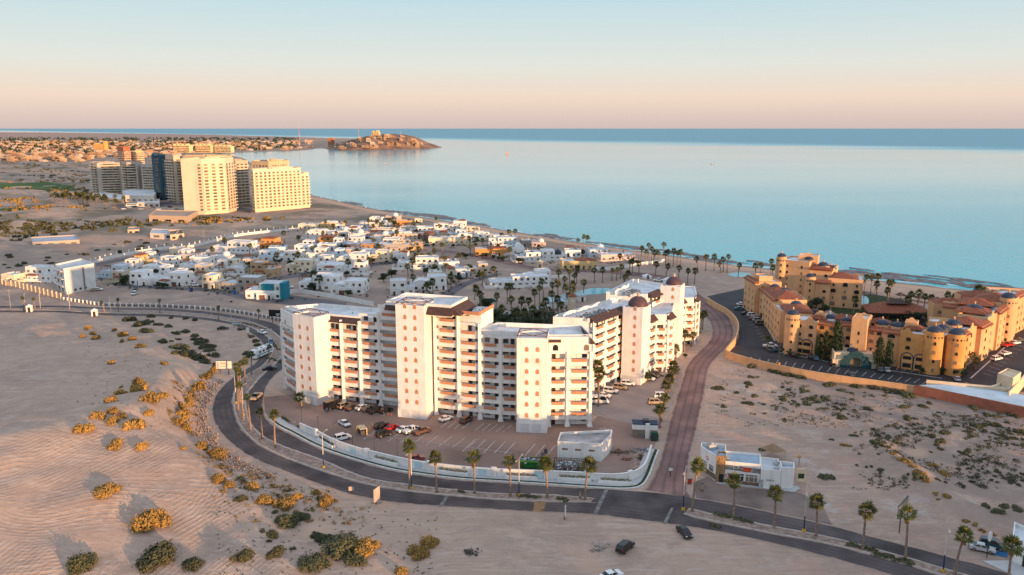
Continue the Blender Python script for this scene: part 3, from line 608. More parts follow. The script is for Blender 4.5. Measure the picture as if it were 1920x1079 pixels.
def column(root, p, h, r=.42):
    b = MB(); b.box(-r, r, -r, r, .9, h); b.add([(-r * 1.7, -r * 1.7, 0), (r * 1.7, -r * 1.7, 0), (r * 1.7, r * 1.7, 0), (-r * 1.7, r * 1.7, 0), (-r, -r, 1.4), (r, -r, 1.4), (r, r, 1.4), (-r, r, 1.4)], [(0, 1, 5, 4), (1, 2, 6, 5), (2, 3, 7, 6), (3, 0, 4, 7)])
    return put("column", cached(("col", round(h, 1), r), lambda: b.mesh("column", wwall)), root, off((p[0], p[1], 0), root), .25)
def inset(P, Q, k):
    P = Vector(P); Q = Vector(Q); d = (Q - P).normalized(); return [(P.x - d.y * k, P.y + d.x * k), (Q.x - d.y * k, Q.y + d.x * k)]
def stair_tower(root, P, Q, depth, h, rows, base=4.2, fh=3.15, cols=(.3, .68), frame=True, niche0=4.4):
    P = Vector(P); Q = Vector(Q); d = Q - P; w = d.length; d /= w; nx, ny = -d.y, d.x; rz = math.atan2(d.y, d.x)
    def at(x, y, z): return off((P.x + d.x * x + nx * y, P.y + d.y * x + ny * y, z), root)
    b = MB(); ft = [(0, 0), (w, 0), (w, depth), (0, depth)]
    b.prism(ft, 0, h - 1.2, 0, mt=1); b.wallring(ft, h - 1.2, h, .3)
    b.box(-.12, w + .12, -.12, depth, .0, base - 1.4); b.box(-.06, w + .06, -.06, depth, base - 1.4, base - 1.0)
    o = b.build("stair_tower", [wwall, wroof], root, at(0, 0, 0), rz)
    for k in range(rows):
        for c in cols: put("niche", niche_mesh(), o, (w * c, 0, niche0 + k * fh), 0)
    for c in (.28, .66):
        q = MB(); q.box(-1.3, 1.3, -.17, .0, .3, 2.6); put("louvre_panel", cached("louvre", lambda: q.mesh("louvre_panel", mat("white metal louvre", (.62, .62, .62), .6, .05, 1))), o, (w * c, 0, 0), 0)
    if frame:
        q = MB(); z = h + .55; r = .13
        cs = [(.2, .2), (w - .2, .2), (w - .2, depth - .2), (.2, depth - .2)]
        for i in range(4): q.tube([(*cs[i], z), (*cs[(i + 1) % 4], z)], r, 4); q.tube([(*cs[i], h - .1), (*cs[i], z)], r, 4)
        m_ = [((cs[i][0] + cs[(i + 1) % 4][0]) / 2, (cs[i][1] + cs[(i + 1) % 4][1]) / 2) for i in range(4)]
        for i in range(4): q.tube([(*m_[i], z + .02), (*m_[(i + 1) % 4], z + .02)], r * .8, 4)
        q.build("roof_pergola", wood_m, o)
    return o
def tile_skirt(root, P, Q, out, z_hi, z_lo, back, name="tiled_eave"):
    "a sloping strip of brown tiles above the balconies"
    P = Vector(P); Q = Vector(Q); d = Q - P; w = d.length; d /= w; rz = math.atan2(d.y, d.x)
    b = MB(); b.add([(0, -out, z_lo), (w, -out, z_lo), (w, back, z_hi), (0, back, z_hi), (0, -out, z_lo - .25), (w, -out, z_lo - .25), (w, back, z_lo - .25), (0, back, z_lo - .25)], [(0, 1, 2, 3), (4, 5, 1, 0), (5, 6, 2, 1), (7, 4, 0, 3), (5, 4, 7, 6)])
    return b.build(name, brownroof, root, off((P.x, P.y, 0), root), rz)
def body(root, poly, h, par=.9, name="wall", roof=None, z0=0.0):
    p = [(x - root.location.x, y - root.location.y) for x, y in poly]
    b = MB(); b.prism(p, z0, h, 0, top=False); b.sheet(p, h, 1); b.wallring(p, h, h + par, .35); return b.build(name, [wwall, roof or wroof], root)

# ---- block A (nearest, concave front with three stair towers)
A = thing("condominium_block", "long white curved condominium block nearest the boulevard with three stair towers", "building", (-25, 225, 0))
T1 = ((-66.9, 237.5), (-59.2, 232.2)); T2 = ((-33.3, 222.9), (-24.9, 220.3)); T3 = ((1.3, 210.8), (9.6, 210.0))
stair_tower(A, *T1, 6.5, 27.6, 7, cols=(.33, .7)); stair_tower(A, *T2, 7.5, 33.8, 10, cols=(.33, .68)); stair_tower(A, *T3, 8.5, 27.1, 7, cols=(.33, .68))
J0, C1, C2, C3, J1 = (-57.3, 238.0), (-52.0, 236.2), (-46.1, 234.2), (-39.9, 232.1), (-33.0, 229.9)
J2, C4, C5, C6, J3 = (-22.0, 225.2), (-15.5, 223.0), (-9.3, 221.0), (-3.3, 219.3), (2.0, 218.6)
J4, C7, J5 = (10.2, 215.2), (15.6, 215.4), (22.2, 215.4)
EL = (-74.0, 249.2); ER = (-66.5, 238.6)
inl = lambda P, Q: inset(P, Q, 1.9)
body(A, [inset(EL, ER, 1.5)[0], inset(EL, ER, 1.5)[1], (-60, 239), inset(J0, C3, 1.5)[0], inset(J0, C3, 1.5)[1], (-36.2, 245.2), (-62.0, 254.6), (-72.6, 250.4)], 26.0, 1.1)
body(A, [inset(C3, J1, 1.5)[0], (-33.0, 231.2), (-22, 227.6), inset(J2, C4, 1.5)[0], inset(C4, C5, 1.5)[1], (-5.6, 231.6), (-31.6, 240.2), (-37.0, 241.2)], 30.4, .5)
body(A, [inset(C5, J3, 1.5)[0], inset(C5, J3, 1.5)[1], (9.4, 216.6), inset(J4, J5, 1.5)[0], inset(J4, J5, 1.5)[1], (20.4, 227.6), (-4.4, 231.8)], 25.2, 1.2)
body(A, [(-36.6, 227.0), (-17.2, 220.6), (-13.2, 232.2), (-32.3, 238.8)], 33.2, .8, "penthouse", z0=30.4)
b = MB(); b.box(-.0, 3.0, 0, 10.5, 0, 3.2)
for P, Q, n, kw in ((J0, C1, 8, {}), (C1, C2, 8, {}), (C2, C3, 9, dict(door_f=.72, win_f=.25)), (C3, J1, 10, dict(door_f=.55, win_f=.85)),
                    (J2, C4, 10, dict(door_f=.74, win_f=.3)), (C4, C5, 9, dict(door_f=.48, win_f=.85)), (C5, C6, 8, dict(door_f=.74, win_f=.3)), (C6, J3, 8, dict(door_f=.62, win_f=.25))):
    bay(A, P, Q, n, **kw)
bay(A, J4, C7, 7, arch=False, door_f=.3, win_f=.72); bay(A, C7, J5, 7, arch=False, door_f=.3, win_f=.72)
bay(A, EL, ER, 7, arch=False, door_f=.86, win_f=.2, planter_w=.55)
for p, h in ((C1, 26), (C2, 26), (C3, 29.5), (C4, 31.6), (C5, 28.6), (C6, 25), (C7, 22), ((-22.4, 225.0), 31.5), ((10.3, 215.0), 22), ((22.0, 215.2), 22), (EL, 22.2)): column(A, p, h)
# top storey with two arched openings over the right-hand bays, and the blank attic of the left end
def fascia(P, Q, z0, z1, holes=()):
    P = Vector(P); Q = Vector(Q); d = Q - P; w = d.length; rz = math.atan2(d.y, d.x); b = MB(); b.box(0, w, 0, .35, z0, z1)
    o = b.build("attic_wall", wwall, A, off((P.x, P.y, 0), A), rz)
    for x, hw, hh in holes:
        n = 9; q = MB(); q.poly_xz([(-hw, 0), (hw, 0)] + [(hw * math.cos(math.pi * i / n), hh - hw + hw * math.sin(math.pi * i / n)) for i in range(n + 1)], -.04, .1); q.build("arched_opening", glass, o, (x * w, 0, z0 + .35))
        q = MB(); q.box(-hw * 1.15, hw * 1.15, -.12, .0, 0, .12); q.build("sill", wwall, o, (x * w, 0, z0 + .22))
fascia(J4, J5, 21.9, 26.2, ((.16, .75, 1.7), (.88, .75, 1.7))); fascia(EL, ER, 21.9, 26.6, ((.3, .5, 1.5),))
tile_skirt(A, J0, C2, .7, 26.6, 25.4, 1.2); tile_skirt(A, (-36.9, 226.6), (-33.2, 225.4), .6, 33.3, 31.6, 1.0)
tile_skirt(A, (-24.0, 222.6), (-16.6, 220.2), 1.3, 33.3, 31.3, .3); tile_skirt(A, (-17.0, 220.6), (-13.0, 232.6), 2.6, 33.3, 31.3, .2); tile_skirt(A, (20.7, 215.8), (20.0, 227.5), 0.4, 26.3, 24.3, .0)
tile_skirt(A, (10.0, 215.2), (13.6, 215.3), .45, 26.0, 24.9, .4)
tile_skirt(A, (22.3, 215.0), (20.6, 227.4), 1.0, 26.2, 24.4, .6)
# roof terrace with lawn, white lounge sofas and a parapet
TER = [(-9.6, 221.6), (-5.4, 231.4), (-12.4, 232.0), (-14.4, 222.6)]
b = MB(); b.sheet([(x - A.location.x, y - A.location.y) for x, y in [(-15.2, 223.6), (-11.8, 222.6), (-9.6, 228.8), (-12.6, 231.0)]], 30.42); b.build("terrace_lawn", grass_m, A)
sofa_m = mat("white outdoor cushion", (.78, .76, .74), .9, .05, 2)
def sofa_mesh():
    b = MB(); b.box(-1.0, 1.0, -.42, .42, .1, .42); b.box(-1.0, 1.0, .22, .42, .42, .85); b.box(-1.0, -.78, -.42, .22, .42, .62); b.box(.78, 1.0, -.42, .22, .42, .62); return b.mesh("lounge_sofa", sofa_m)
k_ = 0
for i, (x, y, r_) in enumerate([(-13.2, 223.9, .3), (-11.3, 223.2, .3), (-10.2, 224.6, 1.6), (-9.6, 226.2, 1.7), (-11.2, 226.4, 4.6), (-8.9, 228.0, 1.7), (-10.2, 228.4, 4.7), (-8.2, 229.6, 1.8), (-9.4, 230.1, 4.7), (-10.9, 230.2, 3.3)]):
    o = put("lounge_sofa", cached("sofa", sofa_mesh), None, (x, y, 30.42), r_); tag(o, "white cushioned lounge sofa on the roof terrace of the curved white block", "sofa", "sofas on the roof terrace")
b = MB(); b.wallring([(x - A.location.x, y - A.location.y) for x, y in [(-15.3, 223.0), (-9.2, 221.0), (-5.4, 231.8)]], 30.9, 31.9, .22, closed=False); b.build("terrace_parapet", terra, A)
# roof plant of block A: vents and cable trays
unit_m = mat("grey roof machinery", (.42, .43, .44), .6, .15, 1)
for i, (x, y, s) in enumerate([(-64, 250, 1.1), (-50, 244.5, .9), (-24, 233, .8), (4, 226, .9), (12, 224.5, .7)]):
    b = MB(); b.cyl(0, 0, 0, .5 * s, .18 * s, n=8); b.cyl(0, 0, .5 * s, .62 * s, .28 * s, n=8); put("roof_vent", b.mesh("roof_vent", unit_m), A, off((x, y, 26.0 if x < -40 else (33.2 if x < -10 else 25.2)), A))

# ---- block B (behind, running away from the viewer, domed towers)
B = thing("condominium_block", "white condominium block behind with plum domes on its stair towers", "building", (38, 262, 0))
BP = [(25.6, 243.2), (30.0, 249.0), (34.4, 254.8), (38.0, 259.4)]
BH = 23.6
body(B, [inset(BP[0], BP[3], 1.5)[0], inset(BP[0], BP[3], 1.5)[1], (46, 264), (36.5, 276), (14.5, 250.0), (13.0, 246.6)], BH, .9)
for i in range(3): bay(B, BP[i], BP[i + 1], 8, arch=(i == 2), planter_w=.55, fh=2.95)
for i in range(4): column(B, BP[i], BH - .2, .3)
tile_skirt(B, BP[0], BP[3], .9, BH + 1.3, BH - .1, 1.9)
def domed_tower(root, P, Q, depth, h, rows, r):
    o = stair_tower(root, P, Q, depth, h, rows, frame=False, cols=(.62,), niche0=4.2, fh=2.95)
    w = (Vector(Q) - Vector(P)).length
    d = MB(); d.cyl(w * .55, depth * .5, h - 1.2, h + .1, r * 1.04, n=18, m=1); d.dome(w * .55, depth * .5, h + .1, r, r * .95, n=20, k=7); q = d.build("dome", [dome_m, wwall], o)
    l = MB(); zt = h + .1 + r * .93
    l.cyl(w * .55, depth * .5, zt, zt + .7, .5, n=8); l.dome(w * .55, depth * .5, zt + .7, .6, .5, n=8, k=3); l.build("lantern", mat("lantern stone", (.55, .40, .33), .8), q)
    return o
domed_tower(B, (36.3, 255.6), (42.3, 252.2), 7.5, 25.8, 8, 3.3)
W2 = [(46.4, 263.4), (49.4, 266.4), (53.6, 266.8), (56.4, 270.4)]
body(B, [(43, 259), inset(W2[0], W2[1], 1.2)[0], inset(W2[0], W2[1], 1.2)[1], inset(W2[1], W2[2], .4)[1], (55.6, 271), (60.5, 290), (48, 296), (36, 272)], 19.6, .8)
for i in range(3): bay(B, W2[i], W2[i + 1], 6, arch=False, planter_w=.45, deep=1.2 if i != 1 else .5, fh=2.95, door_f=.5, win_f=.2); column(B, W2[i], 18.6, .25)
column(B, W2[3], 18.6, .25)
tile_skirt(B, W2[0], W2[1], .9, 20.6, 18.9, .9); tile_skirt(B, W2[2], W2[3], .9, 20.6, 18.9, .9)
W3 = [(50.5, 281), (55.5, 288.5)]
bay(B, W3[0], W3[1], 8, arch=False, planter_w=.4, fh=2.95)
body(B, [(48.4, 281.4), (54.1, 289.2), (60, 300), (48, 312), (34.4, 286)], BH, .9)
tile_skirt(B, W3[0], W3[1], .9, BH + 1.3, BH - .1, 1.9)
domed_tower(B, (54.4, 287.4), (61.2, 284.6), 8.0, 26.6, 8, 3.0)
W4 = [(63.5, 298.5), (67.2, 302.5), (71.4, 303.0), (74.2, 309.4)]
body(B, [(60, 296), inset(W4[0], W4[1], 1.2)[0], inset(W4[0], W4[1], 1.2)[1], inset(W4[1], W4[2], .4)[1], (73.2, 310), (76, 326), (62, 330), (56, 306)], 17.8, .8)
for i in range(3): bay(B, W4[i], W4[i + 1], 6, arch=False, planter_w=.45, deep=1.2 if i != 1 else .5, fh=2.7, door_f=.5, win_f=.2)
for p in W4: column(B, p, 17, .25)
tile_skirt(B, W4[0], W4[1], .9, 18.8, 17.1, .9); tile_skirt(B, W4[2], W4[3], .9, 18.8, 17.1, .9)
# undulating white parapets and rows of air-conditioning units on the roof of block B
for base, z in ((((15.5, 248.5), (37.5, 275.5)), BH), (((36.5, 284.5), (49, 309)), BH)):
    p, q = Vector(base[0]), Vector(base[1]); n = 24; vs = []; fs = []; dd = (q - p).normalized(); nn = Vector((dd.y, -dd.x))
    for i in range(n + 1):
        c = p.lerp(q, i / n) + nn * .6; h = z + 1.0 + .9 * abs(math.sin(i * .55)); c2 = c + nn * .35
        vs += [(c.x - 38, c.y - 262, z), (c.x - 38, c.y - 262, h), (c2.x - 38, c2.y - 262, h), (c2.x - 38, c2.y - 262, z)]
    for i in range(n): a = i * 4; fs += [(a, a + 4, a + 5, a + 1), (a + 1, a + 5, a + 6, a + 2), (a + 2, a + 6, a + 7, a + 3)]
    MB().add(vs, fs).build("wavy_parapet", wwall, B)
def ac_mesh():
    b = MB(); b.box(-.5, .5, -.5, .5, 0, .95); b.cyl(0, 0, .95, 1.05, .38, n=10, m=1); return b.mesh("air_conditioner", [unit_m, mat("dark fan grille", (.05, .05, .06), .6)])
rr = rng(5)
for i in range(44):
    t = (i // 3) / 15; j = i % 3
    p = Vector((20.5, 246.0)).lerp(Vector((39, 268)), t) if i < 26 else Vector((40, 283)).lerp(Vector((52, 300)), t - .55)
    put("air_conditioner", cached("ac", ac_mesh), B, off((p.x + j * 1.3 + rr.uniform(-.3, .3), p.y - j * .9 + rr.uniform(-.4, .4), BH + .01), B), rr.uniform(0, 1.5), rr.uniform(.8, 1.25))
# ------------------------------------------------------------------ ochre beach resort on the right
ocre = mat("ochre stucco", (.70, .405, .215), .9, .08, .3, detail=5, streak=.25)
ocre_sun = mat("sunlit ochre stucco", (.66, .32, .11), .9, .1, .3, detail=5, streak=.25)  # the ochre again, with the sun's orange put into the colour
redtile = mat("red clay roof tiles", (.30, .095, .05), .8, .25, 1.6, bump=.05, bscale=4)
bluedome = mat("navy dome tiles", (.035, .048, .085), .45, .2, 2, bump=.02, bscale=5)
navy = mat("navy painted trim", (.03, .06, .10), .7)
def arch_win(w, h, name="window", m=None, fr=None):
    m = m or glass; fr = fr or ocre
    def f():
        n = 7; r = w / 2; pts = [(-r, 0), (r, 0)] + [(r * math.cos(math.pi * i / n), h - r * .55 + r * .55 * math.sin(math.pi * i / n)) for i in range(n + 1)]
        b = MB(); b.poly_xz(pts, -.03, .08, 0); b.box(-r - .12, r + .12, -.14, .0, -.14, .0, 1)
        b.poly_xz([(x * 1.14, z * 1.06) for x, z in pts], -.015, .06, 1); return b.mesh(name, [m, fr])
    return cached(("awin", w, h, name, m.name, fr.name), f)
def big_arch():
    def f():
        n = 9; b = MB()
        for k, (r, h, y, m) in enumerate(((2.1, 6.2, -.05, 1), (1.75, 5.8, -.09, 0))):
            b.poly_xz([(-r, 0), (r, 0)] + [(r * math.cos(math.pi * i / n), h - r + r * math.sin(math.pi * i / n)) for i in range(n + 1)], y, .05, m)
        b.box(-1.5, 1.5, -.14, .0, 2.6, 3.3, 2); b.box(-1.4, 1.4, -.12, .0, .7, 2.2, 3); b.box(-1.3, 1.3, -.12, 0, 3.6, 4.8, 3)
        return b.mesh("portal_arch", [ocre_sun, navy, ocre, glass])
    return cached("portal", f)
def dome_on(root, x, y, z, r, wallm=None, m=None, drum=.9, name="dome"):
    b = MB(); b.cyl(x, y, z - .3, z + drum, r * 1.05, n=16, m=1); b.dome(x, y, z + drum, r, r * .72, n=18, k=6); b.cyl(x, y, z + drum + r * .7, z + drum + r * .7 + .7, .28, n=8, m=1); b.dome(x, y, z + drum + r * .7 + .7, .36, .4, n=8, k=3, m=1)
    return b.build(name, [m or bluedome, wallm or ocre], root)
def hip(root, poly4, z, rise, m=None, over=.5, name="tiled_roof"):
    "hip roof over a quadrilateral footprint"
    p = offset([Vector(q) for q in poly4] if sum(poly4[i - 1][0] * poly4[i][1] - poly4[i][0] * poly4[i - 1][1] for i in range(4)) > 0 else [Vector(q) for q in poly4[::-1]], -over)
    P = [Vector(q) for q in p]; e = [(P[(i + 1) % 4] - P[i]).length for i in range(4)]
    if e[0] < e[1]: P = P[1:] + P[:1]; e = e[1:] + e[:1]
    s = min(.48, e[1] / e[0] * .5); m0 = (P[0] + P[3]) / 2; m1 = (P[1] + P[2]) / 2; r0 = m0.lerp(m1, s); r1 = m0.lerp(m1, 1 - s)
    b = MB(); b.add([(q.x, q.y, z) for q in P] + [(r0.x, r0.y, z + rise), (r1.x, r1.y, z + rise)] + [(q.x, q.y, z - .18) for q in P], [(0, 1, 5, 4), (1, 2, 5), (2, 3, 4, 5), (3, 0, 4), (6, 7, 1, 0), (7, 8, 2, 1), (8, 9, 3, 2), (9, 6, 0, 3), (9, 8, 7, 6)])
    return b.build(name, m or redtile, root)
def quad_of(P, Q, d0, depth):
    P = Vector(P); Q = Vector(Q); d = (Q - P).normalized(); n = Vector((-d.y, d.x)); return [tuple(P + n * d0), tuple(Q + n * d0), tuple(Q + n * (d0 + depth)), tuple(P + n * (d0 + depth))]
def loc(root, pts): return [(x - root.location.x, y - root.location.y) for x, y in pts]
def rblock(root, P, Q, depth, h, cols=2, rows=4, set_=0.0, wallm=None, tile=None, side=0, portals=0, fh=3.1, par=.7, name="wall", gable=False, wz=.9, wk=("a", 1.5, 1.35)):
    wallm = wallm or ocre; poly = quad_of(P, Q, set_, depth); lp = loc(root, poly)
    b = MB(); b.prism(lp, 0, h, 0, top=False); b.sheet(lp, h, 1); b.wallring(lp, h, h + par, .3); o = b.build(name, [wallm, wroof], root)
    def face(a, c, cols, z0row=0):
        a = Vector(a); c = Vector(c); d = c - a; w = d.length; d /= w; rz = math.atan2(d.y, d.x)
        for r_ in range(z0row, rows):
            for k in range(cols):
                t = (k + .5) / cols; nar = (r_ + k) % 2 == 1 and cols > 2
                put("window", arch_win(*((.85, 1.3) if nar else wk[1:]), fr=wallm), o, (a.x + d.x * w * t, a.y + d.y * w * t, r_ * fh + wz), rz)
    face(lp[0], lp[1], cols, 2 if portals else 0)
    if side: face(lp[1] if side > 0 else lp[3], lp[2] if side > 0 else lp[0], max(1, abs(side)))
    if portals:
        a = Vector(lp[0]); c = Vector(lp[1]); d = (c - a); rz = math.atan2(d.y, d.x)
        for k in range(portals): q = a + d * ((k + .72) / (portals + .75)); put("portal_arch", big_arch(), o, (q.x, q.y, 0), rz)
    if tile:
        P_, Q_ = Vector(lp[0]), Vector(lp[1]); d = Q_ - P_; w = d.length
        t = MB(); t.add([(-.2, -.7, h + .2), (w + .2, -.7, h + .2), (w + .2, 1.6, h + 1.5), (-.2, 1.6, h + 1.5), (-.2, -.7, h - .05), (w + .2, -.7, h - .05), (w + .2, 1.6, h - .05), (-.2, 1.6, h - .05)], [(0, 1, 2, 3), (4, 5, 1, 0), (5, 6, 2, 1), (7, 4, 0, 3), (6, 7, 3, 2)])
        t.build("tiled_eave", redtile, o, (P_.x, P_.y, 0), math.atan2(d.y, d.x))
    if gable:
        P_, Q_ = Vector(lp[0]), Vector(lp[1]); d = Q_ - P_; w = d.length; n = 8; g = MB()
        g.poly_xz([(-1.6, 0), (1.6, 0), (1.6, .5), (1.1, .7)] + [(.9 * math.cos(math.pi * i / n), .8 + .9 * math.sin(math.pi * i / n)) for i in range(n + 1)] + [(-1.1, .7), (-1.6, .5)], -.03, .3); q = P_ + d * (.5 if gable is True else gable)
        g.build("curved_gable", wallm, o, (q.x, q.y, h + par - .1), math.atan2(d.y, d.x))
    return o
def round_tower(root, c, r, h, rows=4, wallm=None, dm=None, name="corner_tower"):
    wallm = wallm or ocre; x, y = c[0] - root.location.x, c[1] - root.location.y
    b = MB(); b.cyl(x, y, 0, h, r, n=18); o = b.build(name, wallm, root); dome_on(o, x, y, h, r * .86, wallm)
    for k in range(rows): put("window", arch_win(.8, 1.2, fr=wallm), o, (x - .35 * r, y - r * .94, 1.2 + k * 3.1), -.36)
    for k in range(7):
        a = -math.pi * (.12 + .76 * k / 6); q = MB(); q.box(-.25, .25, -.06, .06, 0, .7); put("slot", cached("slot", lambda: q.mesh("slot", glass)), o, (x + r * math.cos(a), y + r * math.sin(a), h - 1.2), a + math.pi / 2)
    return o
L0, L1 = Vector((105.4, 290.6)), Vector((146.1, 265.2)); LD = (L1 - L0).normalized()
def lw(t): return tuple(L0 + LD * t)
S = thing("resort_building", "ochre front wing of the beach resort with tall arched portals", "building", (125, 285, 0))
rblock(S, lw(0), lw(8.2), 11, 12.4, 2, 4, portals=2, gable=.68)
rblock(S, lw(8.2), lw(14.3), 11, 11.8, 2, 4, 1.6, tile=True, wallm=ocre_sun); rblock(S, lw(14.3), lw(20), 10, 12.0, 2, 4, 3.4, tile=True)
rblock(S, lw(20), lw(25.2), 9, 15.6, 1, 4, -.3, gable=True, wk=("a", .7, 1.3)); rblock(S, lw(25.2), lw(30.2), 10, 11.6, 2, 4, 3.0, tile=True); rblock(S, lw(30.2), lw(36), 10, 11.8, 1, 4, 1.4, tile=True, wk=("a", 2.4, 1.4))
rblock(S, lw(36), lw(47), 12, 12.4, 2, 4, portals=2, gable=.2, wallm=ocre_sun)
round_tower(S, lw(-.6), 2.7, 14.2); round_tower(S, lw(46.6), 3.0, 14.0, wallm=ocre_sun)
for t, dd, r in ((11, 8.5, 2.0), (17, 7, 1.8), (29, 8.5, 2.4), (34, 8, 2.1)):
    q = Vector(lw(t)) + Vector((.53, .85)) * dd; dome_on(S, q.x - 125, q.y - 285, 12.4, r, wallm=ocre if t > 20 else wwall)
for t0, t1, dd in ((5, 10, 4.5), (12, 20, 8), (25, 31, 9), (37, 42, 6)): hip(S, loc(S, quad_of(lw(t0), lw(t1), dd, 5)), 13.4, 1.6)
for t0, t1, dd, h in ((6, 10, 6, 14.2), (20, 25, 9, 14.6), (36.5, 40.5, 7, 15.2)): rblock(S, lw(t0), lw(t1), 4.5, h, 0, 0, dd, par=.4, name="roof_block", gable=True)
SL = thing("resort_building", "ochre left wing of the beach resort facing the parking lot", "building", (112, 330, 0))
for P, Q, dp, h, c, tl in (((108.6, 367), (109.2, 352.5), 12, 14.6, 3, True), ((111.4, 352.5), (110.4, 338), 11, 12.2, 2, True), ((108.6, 338), (107.0, 319), 13, 13.8, 4, True), ((106.4, 319), (105.0, 305), 12, 12.4, 3, False)):
    rblock(SL, P, Q, dp, h, c, 4, tile=tl, side=2)
for (x, y), h in (((117, 349), 12.6), ((116, 333), 14.2), ((113.5, 312), 13)): dome_on(SL, x - 112, y - 330, h, 2.3)
hip(SL, loc(SL, [(111, 338), (120, 337), (122, 348), (112, 349)]), 13.2, 2.0); hip(SL, loc(SL, [(108, 320), (118, 319), (120, 334), (110, 335)]), 14.6, 2.2); hip(SL, loc(SL, [(107, 303), (116, 301), (118, 313), (108, 314)]), 13.3, 1.8)
rblock(SL, (110, 362), (110.2, 355), 6, 16.8, 1, 0, 1.5, name="roof_block")
SC = thing("resort_building", "tall ochre block of the beach resort stepping down beside the beach", "building", (145, 385, 0))
rblock(SC, (132, 388), (143, 379.5), 15, 19.2, 2, 6, side=1, wk=("a", 1.0, 1.3)); rblock(SC, (143, 379.5), (152, 374), 16, 16.4, 2, 5, side=0, tile=True); rblock(SC, (149, 370.5), (163, 364.5), 17, 13.2, 3, 4, 0, side=2, wk=("a", 2.2, 1.9)); rblock(SC, (140, 372), (149, 367.5), 10, 11.6, 2, 3, tile=True)
round_tower(SC, (132.6, 388.6), 2.6, 20.4, 6); round_tower(SC, (141.2, 372.0), 2.5, 13.4, 4)
for (x, y), h in (((146, 388), 19.0), ((155, 383), 15.2), ((150, 380), 17.2)): dome_on(SC, x - 145, y - 385, h, 2.6)
hip(SC, loc(SC, [(150, 371), (161, 366), (166, 379), (154, 383)]), 13.9, 2.0); hip(SC, loc(SC, [(144, 378), (151, 374.5), (155, 384), (147, 387)]), 17.2, 1.5); rblock(SC, (141, 389), (149, 385), 7, 21.4, 1, 0, par=.5, name="roof_block", gable=True)
SR = thing("resort_building", "ochre right wing of the beach resort receding towards the beach", "building", (175, 295, 0))
rr_pts = [(151.0, 263.4), (160.0, 270.8), (167.5, 278.0), (175.5, 285.6), (184.0, 294.0), (193.0, 304.0), (204, 315.5), (216, 326.5)]
for i, (h, s_, c) in enumerate([(12.6, 0, 3), (13.2, 1.0, 1), (12.6, -.6, 1), (14.0, .8, 1), (14.2, 0, 2), (15.8, -.4, 3), (15.2, .8, 4)]): rblock(SR, rr_pts[i], rr_pts[i + 1], 11 - s_, h, c, 4, s_, tile=(i in (0, 2, 4, 6)), wallm=ocre_sun if i == 0 else ocre, gable=(i in (1, 3)), side=1 if i in (2, 4) else 0)
rblock(SR, (146.0, 273.5), (150.6, 264.4), 6, 12.4, 1, 4, wk=("a", 2.0, 2.0))
round_tower(SR, (151.6, 264.2), 3.1, 13.6, wallm=ocre_sun); round_tower(SR, (194.5, 306.5), 3.2, 17.2)
for (x, y), h, r in (((158, 278), 13.4, 2.6), ((176, 297), 14.2, 3.4), ((152, 274), 12.8, 2.2)): dome_on(SR, x - 175, y - 295, h, r)
for q, z in (([(158, 281), (166, 276), (172, 284), (163, 288)], 14.2), ([(168, 296), (176, 290), (183, 298), (174, 303)], 15.2), ([(184, 312), (194, 304), (203, 315), (193, 322)], 16.6), ([(176, 308), (186, 302), (192, 311), (182, 317)], 15.4)): hip(SR, loc(SR, q), z, 2.0)
rblock(SR, (152, 284), (160, 279), 8, 13.4, 2, 0, name="roof_block", gable=True); rblock(SR, (172, 312), (184, 305), 9, 13.0, 2, 3, name="rear_wall", tile=True)
SB = thing("resort_building", "ochre beachfront block behind the right wing with red roofs", "building", (205, 340, 0))
rblock(SB, (190, 330), (206, 326), 12, 12.5, 4, 4, tile=True, side=2); rblock(SB, (206, 336), (224, 330), 12, 13.5, 4, 4, tile=True, gable=True); rblock(SB, (176, 326), (190, 322), 10, 10.5, 3, 3, gable=True)
hip(SB, loc(SB, [(191, 331), (205, 327), (208, 338), (194, 341)]), 13.2, 2.2); hip(SB, loc(SB, [(177, 327), (189, 323), (191, 332), (179, 335)]), 11.2, 2.0)
# teal-arched gate kiosk of the resort
K = thing("gate_kiosk", "small cream entrance kiosk with teal arches in the resort car park", "kiosk", (*G(1602, 688), 0))
tealp = mat("teal painted arch", (.014, .06, .08), .6, .15, .8); cream = mat("cream stucco", (.70, .56, .40), .9, .07, .5)
b = MB(); b.box(-7, 7, 0, 8, 0, 4.2); b.wallring([(-7, 0), (7, 0), (7, 8), (-7, 8)], 4.2, 4.9, .3); b.box(-7.6, -4.6, -1.2, 0, 0, 2.6); b.box(4.6, 7.6, -1.2, 0, 0, 2.8); b.build("wall", cream, K, (0, 0, 0), -.22)
b = MB(); n = 12
out_ = [(-5.2, 0), (-5.2, 2.4), (-4.2, 2.6), (-4.0, 4.0), (-2.6, 4.4), (-2.2, 5.4), (0, 6.2), (2.2, 5.4), (2.6, 4.4), (4.0, 4.0), (4.2, 2.6), (5.2, 2.4), (5.2, 0), (1.9, 0)] + [(1.9 * math.cos(math.pi * i / n), 1.9 + 1.9 * math.sin(math.pi * i / n)) for i in range(n + 1)] + [(-1.9, 0)]
tri = tessellate_polygon([[Vector((x, z, 0)) for x, z in out_]]); k = len(out_)
b.add([(x, -1.6, z) for x, z in out_] + [(x, -1.0, z) for x, z in out_], [tuple(t) for t in tri] + [tuple(i + k for i in t) for t in tri] + [(i, (i + 1) % k, k + (i + 1) % k, k + i) for i in range(k)]); b.build("teal_arch", tealp, K, (0, 0, 0), -.22)
q = MB(); q.box(-1.8, 1.8, -.06, .02, 0, 3.2); q.build("doorway", glass, K, (0, -.02, 0), -.22); dome_on(K, .5, 4, 4.2, 1.9, cream, bluedome, .4)
